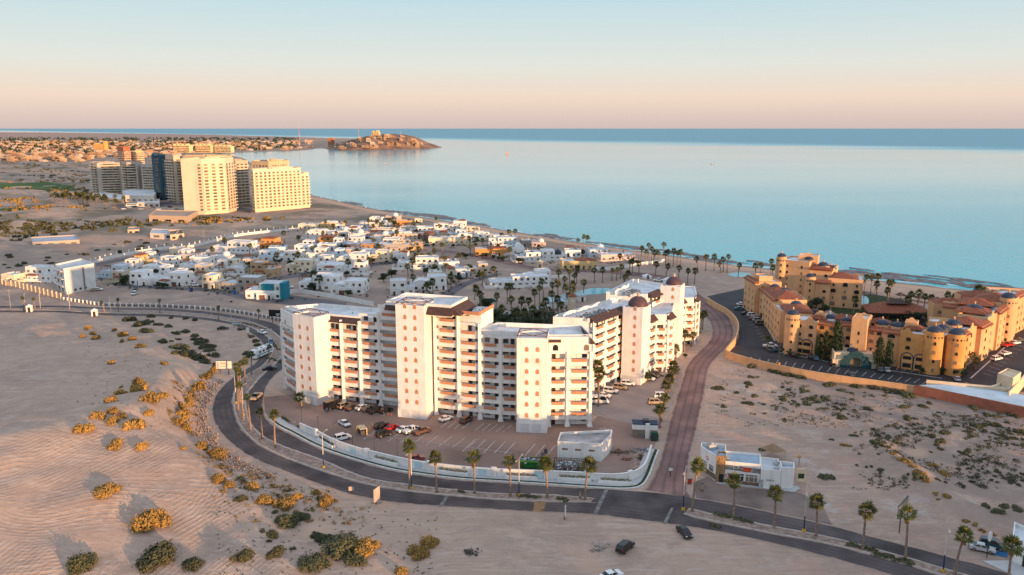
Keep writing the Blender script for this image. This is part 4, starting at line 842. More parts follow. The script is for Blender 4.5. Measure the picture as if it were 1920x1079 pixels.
# boundary walls
def wall_run(name, label, pts, h, t, m, cat="wall", cap=None, group=None):
    p = resample(smooth(pts, 4), max(12, 6 * len(pts))); r0 = p[0]; o = thing(name, label, cat, (r0[0], r0[1], 0), 0, group); q = [(x - r0[0], y - r0[1]) for x, y in p]
    b = MB(); b.wallring(q, -.3, h, t, closed=False); b.build("wall_panel", m, o)
    if cap: b = MB(); b.wallring(offset(q, -.08, False), h, h + .14, t + .16, closed=False); b.build("coping", cap, o)
    return o
wall_run("boundary_wall", "long ochre boundary wall along the resort car park", GP([(1325, 569), (1342, 580), (1360, 590), (1376, 605), (1383, 622), (1378, 645), (1364, 662), (1362, 672), (1400, 685), (1480, 704), (1560, 718), (1640, 729), (1713, 740)]), 2.7, .4, ocre, cap=ocre)
wall_run("boundary_wall", "red brown boundary wall at the right edge beside the scrub", GP([(1713, 741), (1800, 758), (1920, 784), (2100, 823)]), 3.2, .35, mat("red brown stucco", (.34, .125, .08), .9, .12, .5))
o = thing("flat_roof_building", "low building with long pale blue roof behind the red brown wall", "building", (*G(1800, 745), 0))
p = loc(o, GP([(1722, 739), (1800, 756), (1930, 783), (2100, 815), (2100, 790), (1930, 760), (1850, 748), (1780, 738)])); b = MB(); b.prism(p, 0, 3.0, 0, mt=1); b.build("wall", [cream, mat("pale blue roof coating", (.52, .62, .70), .8, .1, .2)], o)
p = loc(o, GP([(1735, 734), (1855, 746), (1868, 742), (1880, 728), (1905, 736), (1890, 752)])); b = MB(); b.wallring(p, 0, 3.9, .5); b.sheet(p, 2.9, 1); b.build("yard_wall", [cream, wroof], o)
p = loc(o, GP([(1866, 738), (1895, 748), (1910, 736), (1884, 728)])); b = MB(); b.prism(p, 0, 6.2, 0); b.wallring(p, 6.2, 6.8, .3); b.build("roof_room", cream, o)
wall_run("boundary_wall", "cream wall standing at the far right edge beyond the pale roof", GP([(1890, 760), (1912, 735), (1930, 715), (1960, 700)]), 4.2, .4, cream)
# pools, lawns, palapa restaurant, thatched beach shades
pool_m = mat("pool water", (.03, .34, .42), .15, .15, .4, spec=.5)
def flat_px(name, px, z, m, label=None, cat=None):
    b = MB(); b.sheet(resample(smooth(GP(px) + [GP(px)[0]], 5), 40)[:-1], z); o = b.build(name, m, kind="structure"); return o
flat_px("garden_lawn", [(1570, 560), (1640, 553), (1720, 575), (1700, 600), (1620, 598), (1560, 585)], .05, grass_m)
flat_px("swimming_pool", [(1578, 560), (1600, 553), (1625, 557), (1628, 570), (1610, 575), (1596, 566)], .07, pool_m); flat_px("swimming_pool", [(1362, 515), (1385, 511), (1408, 514), (1402, 519), (1380, 520)], .07, pool_m)
flat_px("swimming_pool", [(1078, 549), (1110, 541), (1150, 542), (1140, 550), (1100, 553)], .07, mat("pale pool water", (.10, .40, .46), .2, .1, .3))
flat_px("pool_terrace", [(1560, 552), (1600, 545), (1640, 551), (1650, 575), (1610, 583), (1575, 572)], .04, mat("brown pool paving", (.20, .14, .13), .8, .15, .3))
thatch = mat("brown thatch", (.12, .075, .06), .95, .3, 1.5, bump=.1, bscale=3)
o = thing("palapa_restaurant", "wide brown thatched pavilion beside the resort pool", "pavilion", (*G(1676, 594), 0))
hip(o, [(-13, -5), (12, -8), (15, 6), (-10, 9)], 3.2, 3.6, redtile, 1.0, "thatched_roof"); hip(o, [(-4, -2), (4, -3), (5, 2), (-3, 3)], 6.6, 1.6, thatch, .4, "roof_lantern")
b = MB()
for x in range(5):
    for y in (0, 1): q = MB(); q.box(-.2, .2, -.2, .2, 0, 3.2); put("post", cached("papost", lambda: q.mesh("post", wood_m)), o, (-11 + x * 5.6, -5 - x * .6 + y * 12, 0))
def palapa_mesh():
    b = MB(); b.cyl(0, 0, 2.1, 3.5, 2.4, .15, n=10); b.cyl(0, 0, 1.95, 2.1, 2.5, 2.4, n=10); return b.mesh("thatch_cone", thatch)
for i, (u, v) in enumerate([(1688, 561), (1708, 563), (1723, 566), (1740, 568), (1757, 570), (1775, 573), (1793, 577), (1812, 580)]):
    x, y = G(u, v); o = thing("beach_palapa", "round thatched beach shade, number %s from the left in the row on the sand" % ("one two three four five six seven eight".split()[i]), "beach shade", (x, y, 0), 0, "thatched shades on the beach")
    put("thatch_cone", cached("palapa", palapa_mesh), o); q = MB(); q.cyl(0, 0, -.3, 2.4, .12, n=6); put("post", cached("palpost", lambda: q.mesh("post", wood_m)), o)
# ------------------------------------------------------------------ beachfront towers in the middle distance
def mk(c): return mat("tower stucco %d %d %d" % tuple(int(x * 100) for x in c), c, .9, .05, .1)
winT = mat("sunlit tower glass", (.17, .125, .08), .25, .25, .3, spec=.5, curtain=(.30, .22, .14)); slabT = mat("balcony slab", (.66, .58, .48), .9, .05, .2)  # gold of the sunlit windows is put into the tower glass
def tower(label, pts, h, floors, faces, col, name="apartment_tower", setb=0.0, fh=3.1, slabm=None, top=None):
    "pts: footprint, front edges first; faces: (edge, columns, window width, balcony?)"
    x0, y0 = pts[0]; o = thing(name, label, "tower", (x0, y0, 0)); p = [(x - x0, y - y0) for x, y in pts]; m = mk(col)
    b = MB(); b.prism(p, 0, h, 0, mt=1); b.wallring(p, h, h + 1.2, .5); b.build("wall", [m, mat("tower roof", (.36, .25, .2), .9, .2, .1)], o)
    for e, cols, ww, bal, lo, hi in faces:
        a = Vector(p[e]); c = Vector(p[(e + 1) % len(p)]); d = c - a; w = d.length; d /= w; rz = math.atan2(d.y, d.x); nx, ny = d.y, -d.x
        for f in range(1, floors):
            z = f * fh
            if bal and ((f % 1) == 0):
                W = round(w * (hi - lo), 1); q = MB(); q.box(0, W, -bal, 0, -.25, .0); q.box(0, W, -bal, -bal + .15, 0, .75)
                put("balcony", cached(("tb", W, bal, (slabm or slabT).name), lambda: q.mesh("balcony", slabm or slabT)), o, (a.x + d.x * w * lo, a.y + d.y * w * lo, z), rz)
            for k in range(cols):
                t = lo + (hi - lo) * (k + .5) / cols
                def wm():
                    q = MB(); q.box(-ww / 2, ww / 2, -.05, .1, 0, 2.0); q.box(-ww / 2 - .15, ww / 2 + .15, -.16, 0, -.2, 0, 1); return q.mesh("window", [winT, slabT])
                put("window", cached(("tw", ww), wm), o, (a.x + d.x * w * t + nx * .02, a.y + d.y * w * t + ny * .02, z + .45), rz)
    rr = rng(int(abs(x0))); b = MB()
    for k in range(3):
        t = rr.uniform(.2, .7); qx = (p[0][0] + p[len(p) // 2][0]) / 2 + rr.uniform(-6, 6); qy = (p[0][1] + p[len(p) // 2][1]) / 2 + rr.uniform(-3, 3); b.box(qx - 2.2, qx + 2.2, qy - 1.8, qy + 1.8, h, h + rr.uniform(2, 3.4))
    b.build("roof_room", m, o)
    if top: top(o, p, h)
    return o
def FPX_(l): return [((u - 960) / FPX * (Y * CT + CAMH * ST), Y) for u, Y in l]
CRM = (.74, .60, .44); SHADE_GREY = (.50, .43, .38)  # shade on the grey towers is put into their wall colours
tower("bright cream tower with a broad blank side wall in the middle of the seafront row", [(-322, 786), (-301, 784), (-284, 800), (-283, 822), (-300, 832), (-318, 812)], 53, 16, [(0, 1, 3.0, 1.0, .72, 1.0), (1, 3, 3.6, 1.6, .0, .98), (2, 3, 3.4, 2.0, .05, 1.0)], CRM)
tower("long bright cream tower at the right end of the seafront row", [(-266, 822), (-258, 804), (-222, 848), (-233, 868)], 41.5, 13, [(0, 3, 2.2, 1.2, .1, .95), (1, 11, 2.6, 1.7, .02, .99)], (.76, .62, .45))
tower("low stepped end of the long cream tower by the water", [(-222.5, 849), (-216, 857), (-226, 872), (-232.6, 867)], 35, 11, [(0, 2, 2.4, 2.2, .02, .99)], (.76, .62, .45))
tower("grey tower with stepped balconies at the left end of the seafront row", FPX_([(174, 1012), (188, 1000), (232, 1010), (230, 1036), (178, 1040)]), 40, 13, [(0, 2, 4.2, 2.2, .1, .9), (1, 7, 3.0, 1.2, .15, .9)], (.52, .44, .38))
tower("second grey tower with diagonal balconies in the seafront row", FPX_([(234, 1004), (243, 994), (262, 996), (272, 1010), (268, 1030), (236, 1030)]), 41, 13, [(0, 2, 4.4, 2.4, .05, .95), (1, 3, 5.0, 2.6, .0, .75)], SHADE_GREY)
tower("pale grey lower tower between the grey tower and the blue tower", FPX_([(270, 984), (296, 978), (296, 1000), (272, 1006)]), 38, 12, [(0, 6, 2.6, 1.5, .05, .97)], (.55, .48, .42))
def blue_top(o, p, h): pass
tower("dark blue tower in the seafront row", FPX_([(291, 950), (307, 940), (321, 946), (320, 964), (293, 968)]), 52, 16, [(0, 3, 2.6, 1.6, .25, .75), (1, 2, 2.4, 1.4, .2, .8)], (.03, .085, .13), slabm=mat("blue balcony", (.10, .20, .27), .8))
tower("grey brown tower with white balconies right of the blue tower", FPX_([(317, 915), (332, 902), (348, 908), (348, 925), (320, 930)]), 52.5, 16, [(0, 3, 3.4, 2.0, .02, .98), (1, 2, 3.0, 1.8, .3, 1.0)], (.56, .45, .35))
tower("tan tower behind the broad cream tower", FPX_([(350, 900), (395, 886), (440, 902), (436, 930), (355, 930)]), 52, 16, [(0, 5, 3.0, 1.6, .02, .98), (1, 5, 3.2, 2.0, .02, .98)], (.60, .45, .29))
tower("dark shaded tower between the two bright cream towers", FPX_([(430, 868), (447, 858), (470, 872), (466, 886)]), 48, 15, [(0, 3, 3.0, 2.0, .02, .98), (1, 3, 3.0, 2.0, .02, .98)], (.50, .40, .31))
tower("tan tower rising behind the long cream tower", FPX_([(476, 905), (508, 892), (546, 930), (540, 948), (482, 930)]), 46, 14, [(0, 5, 2.8, 1.4, .05, .95), (1, 7, 2.8, 1.4, .02, .9)], (.62, .46, .28))
tower("red brown tower farther back at the left of the row", FPX_([(225, 1380), (236, 1366), (249, 1376), (248, 1400), (227, 1404)]), 51, 15, [(0, 4, 3.2, 1.2, .05, .95), (1, 3, 3.2, 1.2, .05, .95)], (.36, .14, .08))
tower("glowing yellow tower behind the grey towers", FPX_([(250, 1385), (260, 1366), (274, 1378), (272, 1404), (252, 1408)]), 43, 14, [(0, 4, 3.4, 1.4, .05, .95), (1, 6, 3.4, 1.4, .05, .95)], (.78, .58, .30))
# low resort service buildings at the foot of the towers
def low(name, label, px, h, col, wins=3, roofc=None):
    pts = GP(px); x0, y0 = pts[0]; o = thing(name, label, "building", (x0, y0, 0)); p = [(x - x0, y - y0) for x, y in pts]; b = MB(); b.prism(p, -2, h, 0, mt=1); b.wallring(p, h, h + .8, .4); b.build("wall", [mk(col), mat("low roof %s" % str(roofc), roofc or (.68, .68, .68), .85, .1, .1)], o)
    a = Vector(p[0]); c = Vector(p[1]); d = c - a; w = d.length; rz = math.atan2(d.y, d.x)
    for k in range(wins):
        t = (k + .5) / wins; put("window", win_mesh(round(w / wins * .45, 1), 1.6), o, (a.x + d.x * t, a.y + d.y * t, 1.2 + (h > 6) * 2.6), rz)
    return o
low("clubhouse", "white clubhouse with a rounded corner at the foot of the grey towers", [(236, 383), (290, 384), (296, 372), (262, 366), (230, 372)], 9, (.68, .60, .52), 5)
low("clubhouse_annex", "low white annex in front of the clubhouse", [(258, 388), (300, 389), (300, 381), (258, 380)], 4, (.70, .62, .55), 4)
low("entrance_pavilion", "cream entrance pavilion among palms left of the clubhouse", [(172, 374), (232, 384), (240, 375), (182, 366)], 4.5, (.70, .55, .42), 4)
low("concrete_shell", "unfinished concrete structure with dark openings below the cream tower", [(280, 417), (352, 419), (372, 408), (292, 406)], 5.5, (.52, .38, .27), 3, (.45, .33, .25))
low("storage_shed", "long shed with blue grey tin roof on the scrub left of the suburb", [(62, 466), (150, 461), (146, 451), (58, 456)], 3.6, (.45, .38, .33), 4, (.42, .46, .52))
low("storage_shed", "white walled yard shed on the scrub with tin roof", [(282, 448), (330, 450), (338, 441), (286, 439)], 3.6, (.62, .55, .5), 2, (.5, .55, .6))
low("ranch_house", "tan house with brown roof on the scrub above the suburb", [(320, 452), (346, 449), (342, 441), (316, 443)], 3.8, (.62, .46, .34), 2, (.20, .13, .11))
low("utility_cabin", "orange roofed cabin on the sand left of the towers", [(58, 402), (76, 403), (78, 397), (60, 396)], 3.4, (.60, .26, .10), 2, (.5, .2, .08))
low("storage_shed", "small tan shed with dark awning beside the ranch house", [(240, 441), (262, 440), (262, 435), (242, 435)], 3.4, (.55, .42, .3), 2, (.3, .3, .32))
# ------------------------------------------------------------------ suburb of villas between the blocks and the beach
HW = dict(w=(.78, .76, .74), c=(.70, .60, .46), b=(.58, .48, .38), t=(.50, .34, .20), o=(.56, .27, .09), g=(.40, .35, .31), l=(.60, .68, .74), p=(.60, .47, .42), y=(.66, .48, .24), k=(.22, .16, .13))
hroof = mat("villa roof coating", (.62, .64, .67), .85, .12, .3, rnd=.12)
teal_w = mat("teal villa paint", (.02, .22, .30), .8, .1, .5); grey_w = mat("charcoal villa paint", (.10, .095, .10), .8)
garage_m = mat("brown garage door", (.20, .10, .06), .7, .2, .6); dgar = mat("dark garage door", (.03, .03, .035), .6)
hdome = mat("white dome plaster", (.74, .73, .72), .85)
def villa(u, v, wpx, hm, dep, rot, col, feat, label, cat="house", name="villa"):
    """front base centre at (u, v), wpx wide in the photograph, hm metres tall; feat letters:
    2 upper storey at left, 3 at right, R red tiled roof, K brown tiled porch, D dome, G garage, P pergola, S side wall, B balcony, V vaults, T teal wing, A arches"""
    x, y = G(u, v); s = pxm(u, v); w = wpx / s * .96; o = thing(name, label, cat, (x, y, 0), R(rot)); r = rng(int(u * 7 + v * 13)); m = mat("villa paint " + col, HW[col], .9, .06, .4, rnd=.13)
    w *= 1.08; hx = w / 2; feat = feat + ('S' if r.random() < .35 else ''); two = ('2' in feat or '3' in feat) and hm > 4.5; h1 = hm * .55 if two else hm
    b = MB(); ft = [(-hx, 0), (hx, 0), (hx, dep), (-hx, dep)]; b.prism(ft, -.5, h1 - .5, 0, mt=1); b.wallring(ft, h1 - .5, h1, .25)
    # a projecting ground-floor block breaks up the front
    px0 = r.uniform(-.9, .1) * hx; pw = r.uniform(.5, .8) * hx; pd = r.uniform(1.2, 2.4); ph = min(h1 * .95, r.uniform(2.9, 3.4))
    pf = [(px0, -pd), (min(hx - .1, px0 + pw), -pd), (min(hx - .1, px0 + pw), .2), (px0, .2)]; b.prism(pf, -.5, ph - .3, 0, mt=1); b.wallring(pf, ph - .3, ph, .2)
    b.build("wall", [m, hroof], o)
    fy = lambda xx: -pd if px0 + .2 < xx < px0 + pw - .2 else 0.0
    up = None
    if two:
        x0, x1 = (-hx, hx * r.uniform(.0, .35)) if '2' in feat else (-hx * r.uniform(.0, .35), hx)
        f2 = [(x0 + .02, .6), (x1 - .02, .6), (x1 - .02, dep * .8), (x0 + .02, dep * .8)]; q = MB(); q.prism(f2, h1 - .5, hm - .45, 0, mt=1); q.wallring(f2, hm - .45, hm, .22); q.build("upper_storey", [m, hroof], o); up = (x0, x1)
        n = max(1, int((x1 - x0) / 3.2))
        for k in range(n): put("window", win_mesh(r.choice((1.1, 1.5)), 1.25), o, (x0 + (x1 - x0) * (k + .5) / n, .6, h1 + .35), 0)
        put("window", win_mesh(1.1, 1.2), o, (x1 if x < 0 else x0, dep * .45, h1 + .4), math.pi / 2 if x < 0 else -math.pi / 2)
    n = max(2, int(w / 3.4)); g0 = r.randrange(n)
    for k in range(n):
        xx = -hx + w * (k + .5) / n; yy = fy(xx)
        if 'G' in feat and k == g0: 
            gm_ = r.choice((garage_m, dgar)); put("garage_door", door_mesh(2.7, 2.3, gm_, "garage_door"), o, (xx, yy, 0))
        elif k == (g0 + 1) % n: put("door", door_mesh(), o, (xx, yy, 0))
        else: put("window", win_mesh(r.choice((1.0, 1.3, 1.6)), 1.15), o, (xx, yy, .95))
        if not two and h1 > 5.2: put("window", win_mesh(1.2, 1.15), o, (xx, 0, h1 - 2.3))
        if not two and h1 > 9: put("window", win_mesh(1.2, 1.15), o, (xx, 0, h1 - 5.4))
    sd = 1 if x < 0 else -1
    for k in range(2):
        if r.random() < .8: put("window", win_mesh(1.1, 1.1), o, (sd * hx, dep * (.3 + .4 * k), 1.0), sd * math.pi / 2)
    zt = hm if not up else h1
    if 'R' in feat: hip(o, [(-hx * .95, .3), (hx * .1, .3), (hx * .1, dep * .8), (-hx * .95, dep * .8)] if '2' in feat else [(-hx * .2, .3), (hx * .95, .3), (hx * .95, dep * .8), (-hx * .2, dep * .8)], hm + .02, 1.1, redtile, .3)
    if 'K' in feat: hip(o, [(px0 - .2, -pd - .2), (px0 + pw + .1, -pd - .2), (px0 + pw + .1, .05), (px0 - .2, .05)], ph + .02, .8, r.choice((brownroof, redtile)), .25, "porch_roof")
    if 'D' in feat: b = MB(); b.cyl(hx * .35, dep * .45, zt - .6, zt + .5, min(2.6, hx * .42), n=14); b.dome(hx * .35, dep * .45, zt + .5, min(2.6, hx * .42), min(2.2, hx * .36), n=16, k=5); b.cyl(hx * .35, dep * .45, zt + .4 + min(2.2, hx * .36), zt + 1.0 + min(2.2, hx * .36), .2, n=6); b.build("dome", bluedome if 'N' in feat else hdome, o)
    if 'V' in feat:
        for k in range(2): b = MB(); n_ = 8; wv = w * .2; xc = hx * (-.5 + .55 * k); b.poly_xz([(xc - wv, zt - .05)] + [(xc - wv * math.cos(math.pi * i / n_), zt - .05 + wv * .45 * math.sin(math.pi * i / n_)) for i in range(1, n_)] + [(xc + wv, zt - .05)], .4, dep * .7); b.build("vaulted_roof", hdome, o)
    if 'P' in feat:
        b = MB(); xa, xb = (up[1] + .2, hx - .2) if up and '2' in feat else ((-hx + .2, up[0] - .2) if up else (-hx * .8, hx * .1)); zz = (h1 if up else hm) + 2.3
        for xx in (xa, xb):
            for yy in (.3, min(dep * .6, 5)): b.box(xx - .09, xx + .09, yy - .09, yy + .09, (h1 if up else hm) - .5, zz)
        for k in range(5): yy = .3 + (min(dep * .6, 5) - .3) * k / 4; b.box(xa - .3, xb + .3, yy - .07, yy + .07, zz, zz + .15)
        b.build("roof_pergola", wood_m, o)
    if 'T' in feat: b = MB(); b.box(hx - .02, hx + 2.4, -1.2, dep * .5, -.3, hm + .5); b.build("teal_wing", teal_w, o); b = MB(); b.box(-hx * .1, hx * .6, -.12, .58, h1 + .1, hm - .2); b.build("teal_panel", teal_w, o)
    if 'B' in feat:
        b = MB(); bx0 = -hx * .6; b.box(bx0, bx0 + w * .4, -1.3, .0, h1 - .25, h1); b.box(bx0, bx0 + w * .4, -1.3, -1.2, h1, h1 + .9); b.build("balcony", m, o)
    if 'S' in feat:
        b = MB(); e = 3.2; b.wallring([(-hx - e, dep * .9), (-hx - e, -e), (hx + e, -e), (hx + e, dep * .5)], -.4, 1.7, .22, closed=False); b.build("garden_wall", m, o)
    # small roof clutter: tank, cooler boxes
    for k in range(r.randrange(1, 4)):
        q = MB(); zz = (hm if not up else h1) - .5; q.box(-.5, .5, -.4, .4, 0, .9)
        put("roof_unit", cached("runit", lambda: q.mesh("roof_unit", unit_m)), o, (r.uniform(-.7, .7) * hx, dep * r.uniform(.5, .88), zz if not up else zz), r.uniform(0, 1.5), r.uniform(.7, 1.1))
    if r.random() < .55: q = MB(); q.cyl(0, 0, 0, 1.3, .55, n=10); q.dome(0, 0, 1.3, .55, .25, n=10, k=3); put("water_tank", cached("tank", lambda: q.mesh("water_tank", mat("dark water tank", (.12, .12, .13), .6))), o, (hx * .5, dep * .84, (hm if not up else h1) - .5))
    return o
V = [
 (15, 530, 30, 4.5, 9, -18, 'c', '', "small cream house at the left edge beside the white stepped house"),
 (72, 527, 56, 7.6, 11, -14, 'w', '2KS', "white stepped house left of the tall white block, garden wall in front"),
 (210, 521, 46, 7.0, 12, -14, 'l', '3P', "pale blue white cube house with a roof pergola behind the beige villas"),
 (221, 530, 24, 6.2, 9, -10, 'b', 'KA', "narrow beige villa with small brown porch roofs"),
 (262, 535, 40, 7.2, 12, -12, 'w', '2G', "white villa with a dark garage and wide black window"),
 (316, 537, 58, 7.2, 12, -14, 'w', '3GK', "white villa with arched windows and brown garage door by the street bend"),
 (264, 499, 28, 6.6, 9, -14, 'y', '2R', "sunlit house with an orange tiled roof below the pillared wall"),
 (306, 499, 42, 5.6, 10, -14, 'w', '3', "white house with a charcoal panel below the pillared wall"),
 (285, 512, 38, 4.2, 9, -14, 'w', '', "low white house behind the villa with arched windows"),
 (332, 480, 30, 5.2, 8, -14, 'c', '', "small beige house touching the pillared wall"),
 (334, 494, 30, 5.0, 9, -14, 'b', '3', "tan house right of the charcoal panelled house"),
 (352, 510, 34, 4.6, 9, -14, 'w', 'P', "low white house with a covered terrace left of the beige round house"),
 (352, 486, 40, 5.6, 10, -12, 'w', '2', "white house in front of the pillared wall bend"),
 (372, 497, 34, 5.0, 9, -12, 'w', 'P', "white house with a dark shaded roof terrace"),
 (434, 474, 74, 7.6, 13, -12, 'w', '3SA', "large white villa with long garden wall beside the pillared wall"),
 (493, 467, 46, 7.4, 12, -10, 'o', '3RP', "orange sunlit villa below the end of the pillared wall"),
 (385, 521, 42, 7.0, 11, -12, 'b', '2K', "beige villa with a pinkish porch roof left of the cream garage house"),
 (395, 541, 34, 6.8, 13, -10, 'c', '2G', "sunlit cream house with a wide brown garage door"),
 (448, 546, 74, 7.2, 13, -8, 'g', '3', "unfinished grey concrete house beside the blue water barrel"),
 (440, 504, 30, 5.2, 9, -10, 'c', '2', "tan cube house behind the unfinished grey house"),
 (441, 516, 36, 4.4, 9, -10, 'w', 'K', "low white house with a small red porch roof in front of the tan cube house"),
 (491, 519, 44, 8.0, 11, -8, 't', '2PK', "stepped terracotta coloured villa with a timber pergola"),
 (494, 561, 66, 7.8, 12, -4, 'w', '3TGP', "white and teal villa on the street corner with dark garage doors"),
 (508, 489, 46, 6.2, 11, -8, 'l', '2', "pale blue white villa with a tan panel across the street from the barren plot"),
 (536, 490, 42, 6.0, 11, -8, 'w', '3', "white modern villa with a tan strip beside the pale blue villa"),
 (576, 480, 48, 6.8, 12, -6, 'w', '2B', "white villa with an outside stair below the orange roofed villa"),
 (592, 485, 36, 6.6, 10, -6, 'w', '3', "white villa with square windows behind the cream two storey house"),
 (559, 510, 48, 7.0, 11, -8, 'c', '3B', "cream two storey house with balcony beside the empty plot"),
 (600, 501, 38, 6.6, 10, -6, 'w', '3', "white villa with a blue awning behind the cream house"),
 (618, 511, 48, 4.6, 11, -6, 'w', 'K', "low white villa with a small red porch in front of the white three window house"),
 (664, 515, 38, 7.0, 11, -6, 'w', '3K', "white villa with red porch roofs by the green verge"),
 (658, 496, 54, 6.6, 13, -6, 'w', '3V', "white villa with vaulted roofs and an arched window"),
 (628, 487, 28, 6.6, 11, -6, 'l', '3', "blue shaded villa left of the vaulted white villa"),
 (597, 543, 72, 7.2, 13, -6, 'w', '3GP', "large white villa with charcoal wing and trees before it"),
 (650, 552, 60, 6.8, 13, -4, 'w', '3GV', "white villa with rounded terrace near the back of the curved block"),
 (600, 449, 54, 5.6, 11, -8, 'w', 'V', "white villa with gabled vaults in the back row below the pillared wall"),
 (620, 459, 46, 5.4, 11, -8, 'o', '2R', "orange villa with a brown roof in the back rows"),
 (672, 461, 40, 6.2, 11, -6, 'w', '2', "white villa with grey base in the back rows"),
 (676, 474, 38, 5.4, 11, -6, 'o', '3', "orange villa beside the sunlit palm"),
 (576, 431, 34, 4.6, 10, -8, 'c', '', "long low cream house at the top left of the suburb"),
 (621, 430, 40, 5.0, 10, -8, 'y', 'V', "sunlit cream villa with curved gables at the top of the suburb"),
 (640, 445, 34, 5.0, 10, -6, 'w', 'D', "white villa with a small dome in the back row"),
 (672, 437, 34, 5.2, 10, -6, 'w', '2', "white villa among palms at the top of the suburb"),
 (690, 427, 34, 4.8, 10, -6, 'w', 'R', "villa with a tiled roof at the top of the suburb near the beach"),
 (709, 490, 40, 6.6, 11, -4, 'c', '3B', "cream villa with a long sunlit front in the middle of the suburb"),
 (722, 464, 46, 6.0, 11, -4, 'w', '3', "white villa in the middle of the suburb with peach lit walls"),
 (735, 472, 54, 5.0, 11, -4, 'g', '', "grey white long house with blue windows"),
 (752, 470, 30, 5.6, 9, -4, 'y', '2', "yellow sunlit cube house in the middle of the suburb"),
 (777, 469, 24, 5.2, 9, -4, 't', '3', "tan cube house with a roof terrace beside the street"),
 (750, 488, 26, 5.0, 8, -4, 'w', 'R', "small white house with a red tiled roof and arches"),
 (784, 505, 74, 7.0, 12, 4, 'w', '3BS', "large white courtyard villa with a row of palms before it"),
 (761, 452, 42, 5.4, 10, -2, 'b', 'V', "beige villa with a white gable and arched doorway"),
 (797, 451, 30, 5.4, 12, -2, 'k', 'R', "brown house with a broad tiled roof"),
 (842, 459, 74, 5.2, 10, 4, 'c', '', "long low cream house beside the wide bare plot"),
 (757, 424, 32, 4.6, 9, 2, 'o', '', "white house with three red panels by the beach"),
 (815, 433, 50, 5.6, 10, 4, 'w', '3D', "white beachfront villa with tower and peach lit walls"),
 (720, 428, 22, 5.4, 9, 0, 'l', 'V', "small teal tinted villa among palms near the beach"),
 (832, 442, 26, 4.8, 9, 2, 'w', '2', "white villa with a teal awning near the beach"),
 (768, 435, 34, 4.4, 10, 0, 'b', 'P', "beige villa behind the brown tiled house"),
 (717, 441, 40, 5.0, 10, -2, 'c', 'K', "cream sunlit villa under the cluster of palms"),
 (694, 447, 30, 5.0, 10, -4, 'p', 'R', "pinkish villa with a red roof left of the palm cluster"),
 (689, 486, 24, 5.4, 11, -4, 'w', 'V', "white house with a garage left of the long cream villa"),
 (755, 553, 44, 7.2, 11, 8, 'w', '2', "rounded white villa with a walled plot behind the tall middle tower"),
 (806, 545, 62, 7.2, 13, 12, 'w', '3KV', "white terraced villa row along the sloping street"),
 (842, 529, 22, 7.4, 10, 12, 'c', '3R', "peach lit villa with a red tiled roof at the end of the white terrace"),
 (842, 506, 38, 4.8, 11, 8, 'w', 'P', "white villa with a long dark pergola"),
 (868, 519, 26, 4.6, 10, 10, 'l', 'G', "white house with a blue roof and dark green garage"),
 (898, 512, 34, 5.4, 11, 10, 'b', '3', "pale green cream villa with shady trees"),
 (817, 525, 24, 4.6, 8, 8, 'c', '', "cream cube house behind the white terrace"),
 (921, 480, 58, 4.8, 11, 6, 'o', 'R', "ochre villa with white roof terraces and curved garden wall"),
 (967, 478, 32, 5.0, 11, 6, 'w', 'D', "white villa with a large white dome"),
 (992, 491, 44, 5.8, 12, 8, 'w', '3DN', "white villa with navy domes beside the gatehouse"),
 (1040, 488, 46, 6.2, 12, 8, 'w', '2DN', "white villa with navy domes near the beach"),
 (952, 462, 36, 6.4, 12, 6, 'l', '', "large pale blue shed like villa near the beach"),
 (914, 447, 46, 4.6, 11, 6, 'w', '2', "white beachfront villa with dark shaded verandas"),
 (879, 438, 40, 5.0, 10, 6, 'c', '3', "cream beachfront villa left of the white verandas"),
 (872, 455, 26, 6.0, 10, 4, 'w', 'V', "white villa with a curved gable beside the row of garden palms"),
 (994, 463, 30, 4.6, 10, 8, 'g', '', "grey walled beachfront house"),
 (975, 538, 108, 5.4, 12, 8, 'w', '3S', "long white villa with a wall in front of the resort garden"),
 (1010, 530, 46, 6.2, 13, 8, 'w', '3V', "white villa behind the long white villa"),
 (1088, 505, 66, 5.0, 11, 6, 'y', 'GR', "yellow house with three dark garage doors on the curving road"),
 (1123, 484, 34, 5.6, 11, 8, 'l', 'D', "pale blue villa with a vault by the beach"),
 (1160, 490, 66, 4.4, 11, 10, 'p', '', "long pinkish beige house by the beach"),
]
for q in V: villa(*q)
# tall white house with a blank side wall
T = thing("villa", "tall white four storey house with a broad blank side wall beside the lattice wall", "house", (*G(125, 553), 0))
wv = mat("villa paint w", HW['w'])
x0, y0 = G(125, 553); P0 = Vector((0, 0)); PR = Vector(G(181, 541)) - Vector((x0, y0)); PL = Vector(G(103, 541)) - Vector((x0, y0))
b = MB(); b.prism([tuple(PL * .82 + PR * .02), tuple(PL * .03), tuple(PR), tuple(PR + PL)], -.3, 12.6, 0, mt=1); b.wallring([tuple(PL * .82 + PR * .02), tuple(PL * .03), tuple(PR), tuple(PR + PL)], 12.6, 13.4, .3); b.build("wall", [wv, hroof], T)
rzL = math.atan2(-PL.y, -PL.x)
for f in range(3):
    for k in range(2): put("window", win_mesh(1.9, 2.0), T, (*(PL * (.6 - .32 * k)), 1.0 + f * 3.9), rzL)
    b = MB(); b.box(-.2, PL.length * .8, -1.0, -.02, 0, .25); b.box(-.2, PL.length * .8, -1.0, -.9, .25, 1.0); put("balcony", b.mesh("balcony", wv), T, (*(PL * .9), 3.6 + f * 3.9), rzL)
b = MB(); b.box(-.35, .35, -.1, .02, .6, 12.4); q = PR * .62; b.build("stone_strip", mat("brown stone strip", (.30, .22, .16), .9, .2, 2), T, (q.x, q.y, 0), math.atan2(PR.y, PR.x))
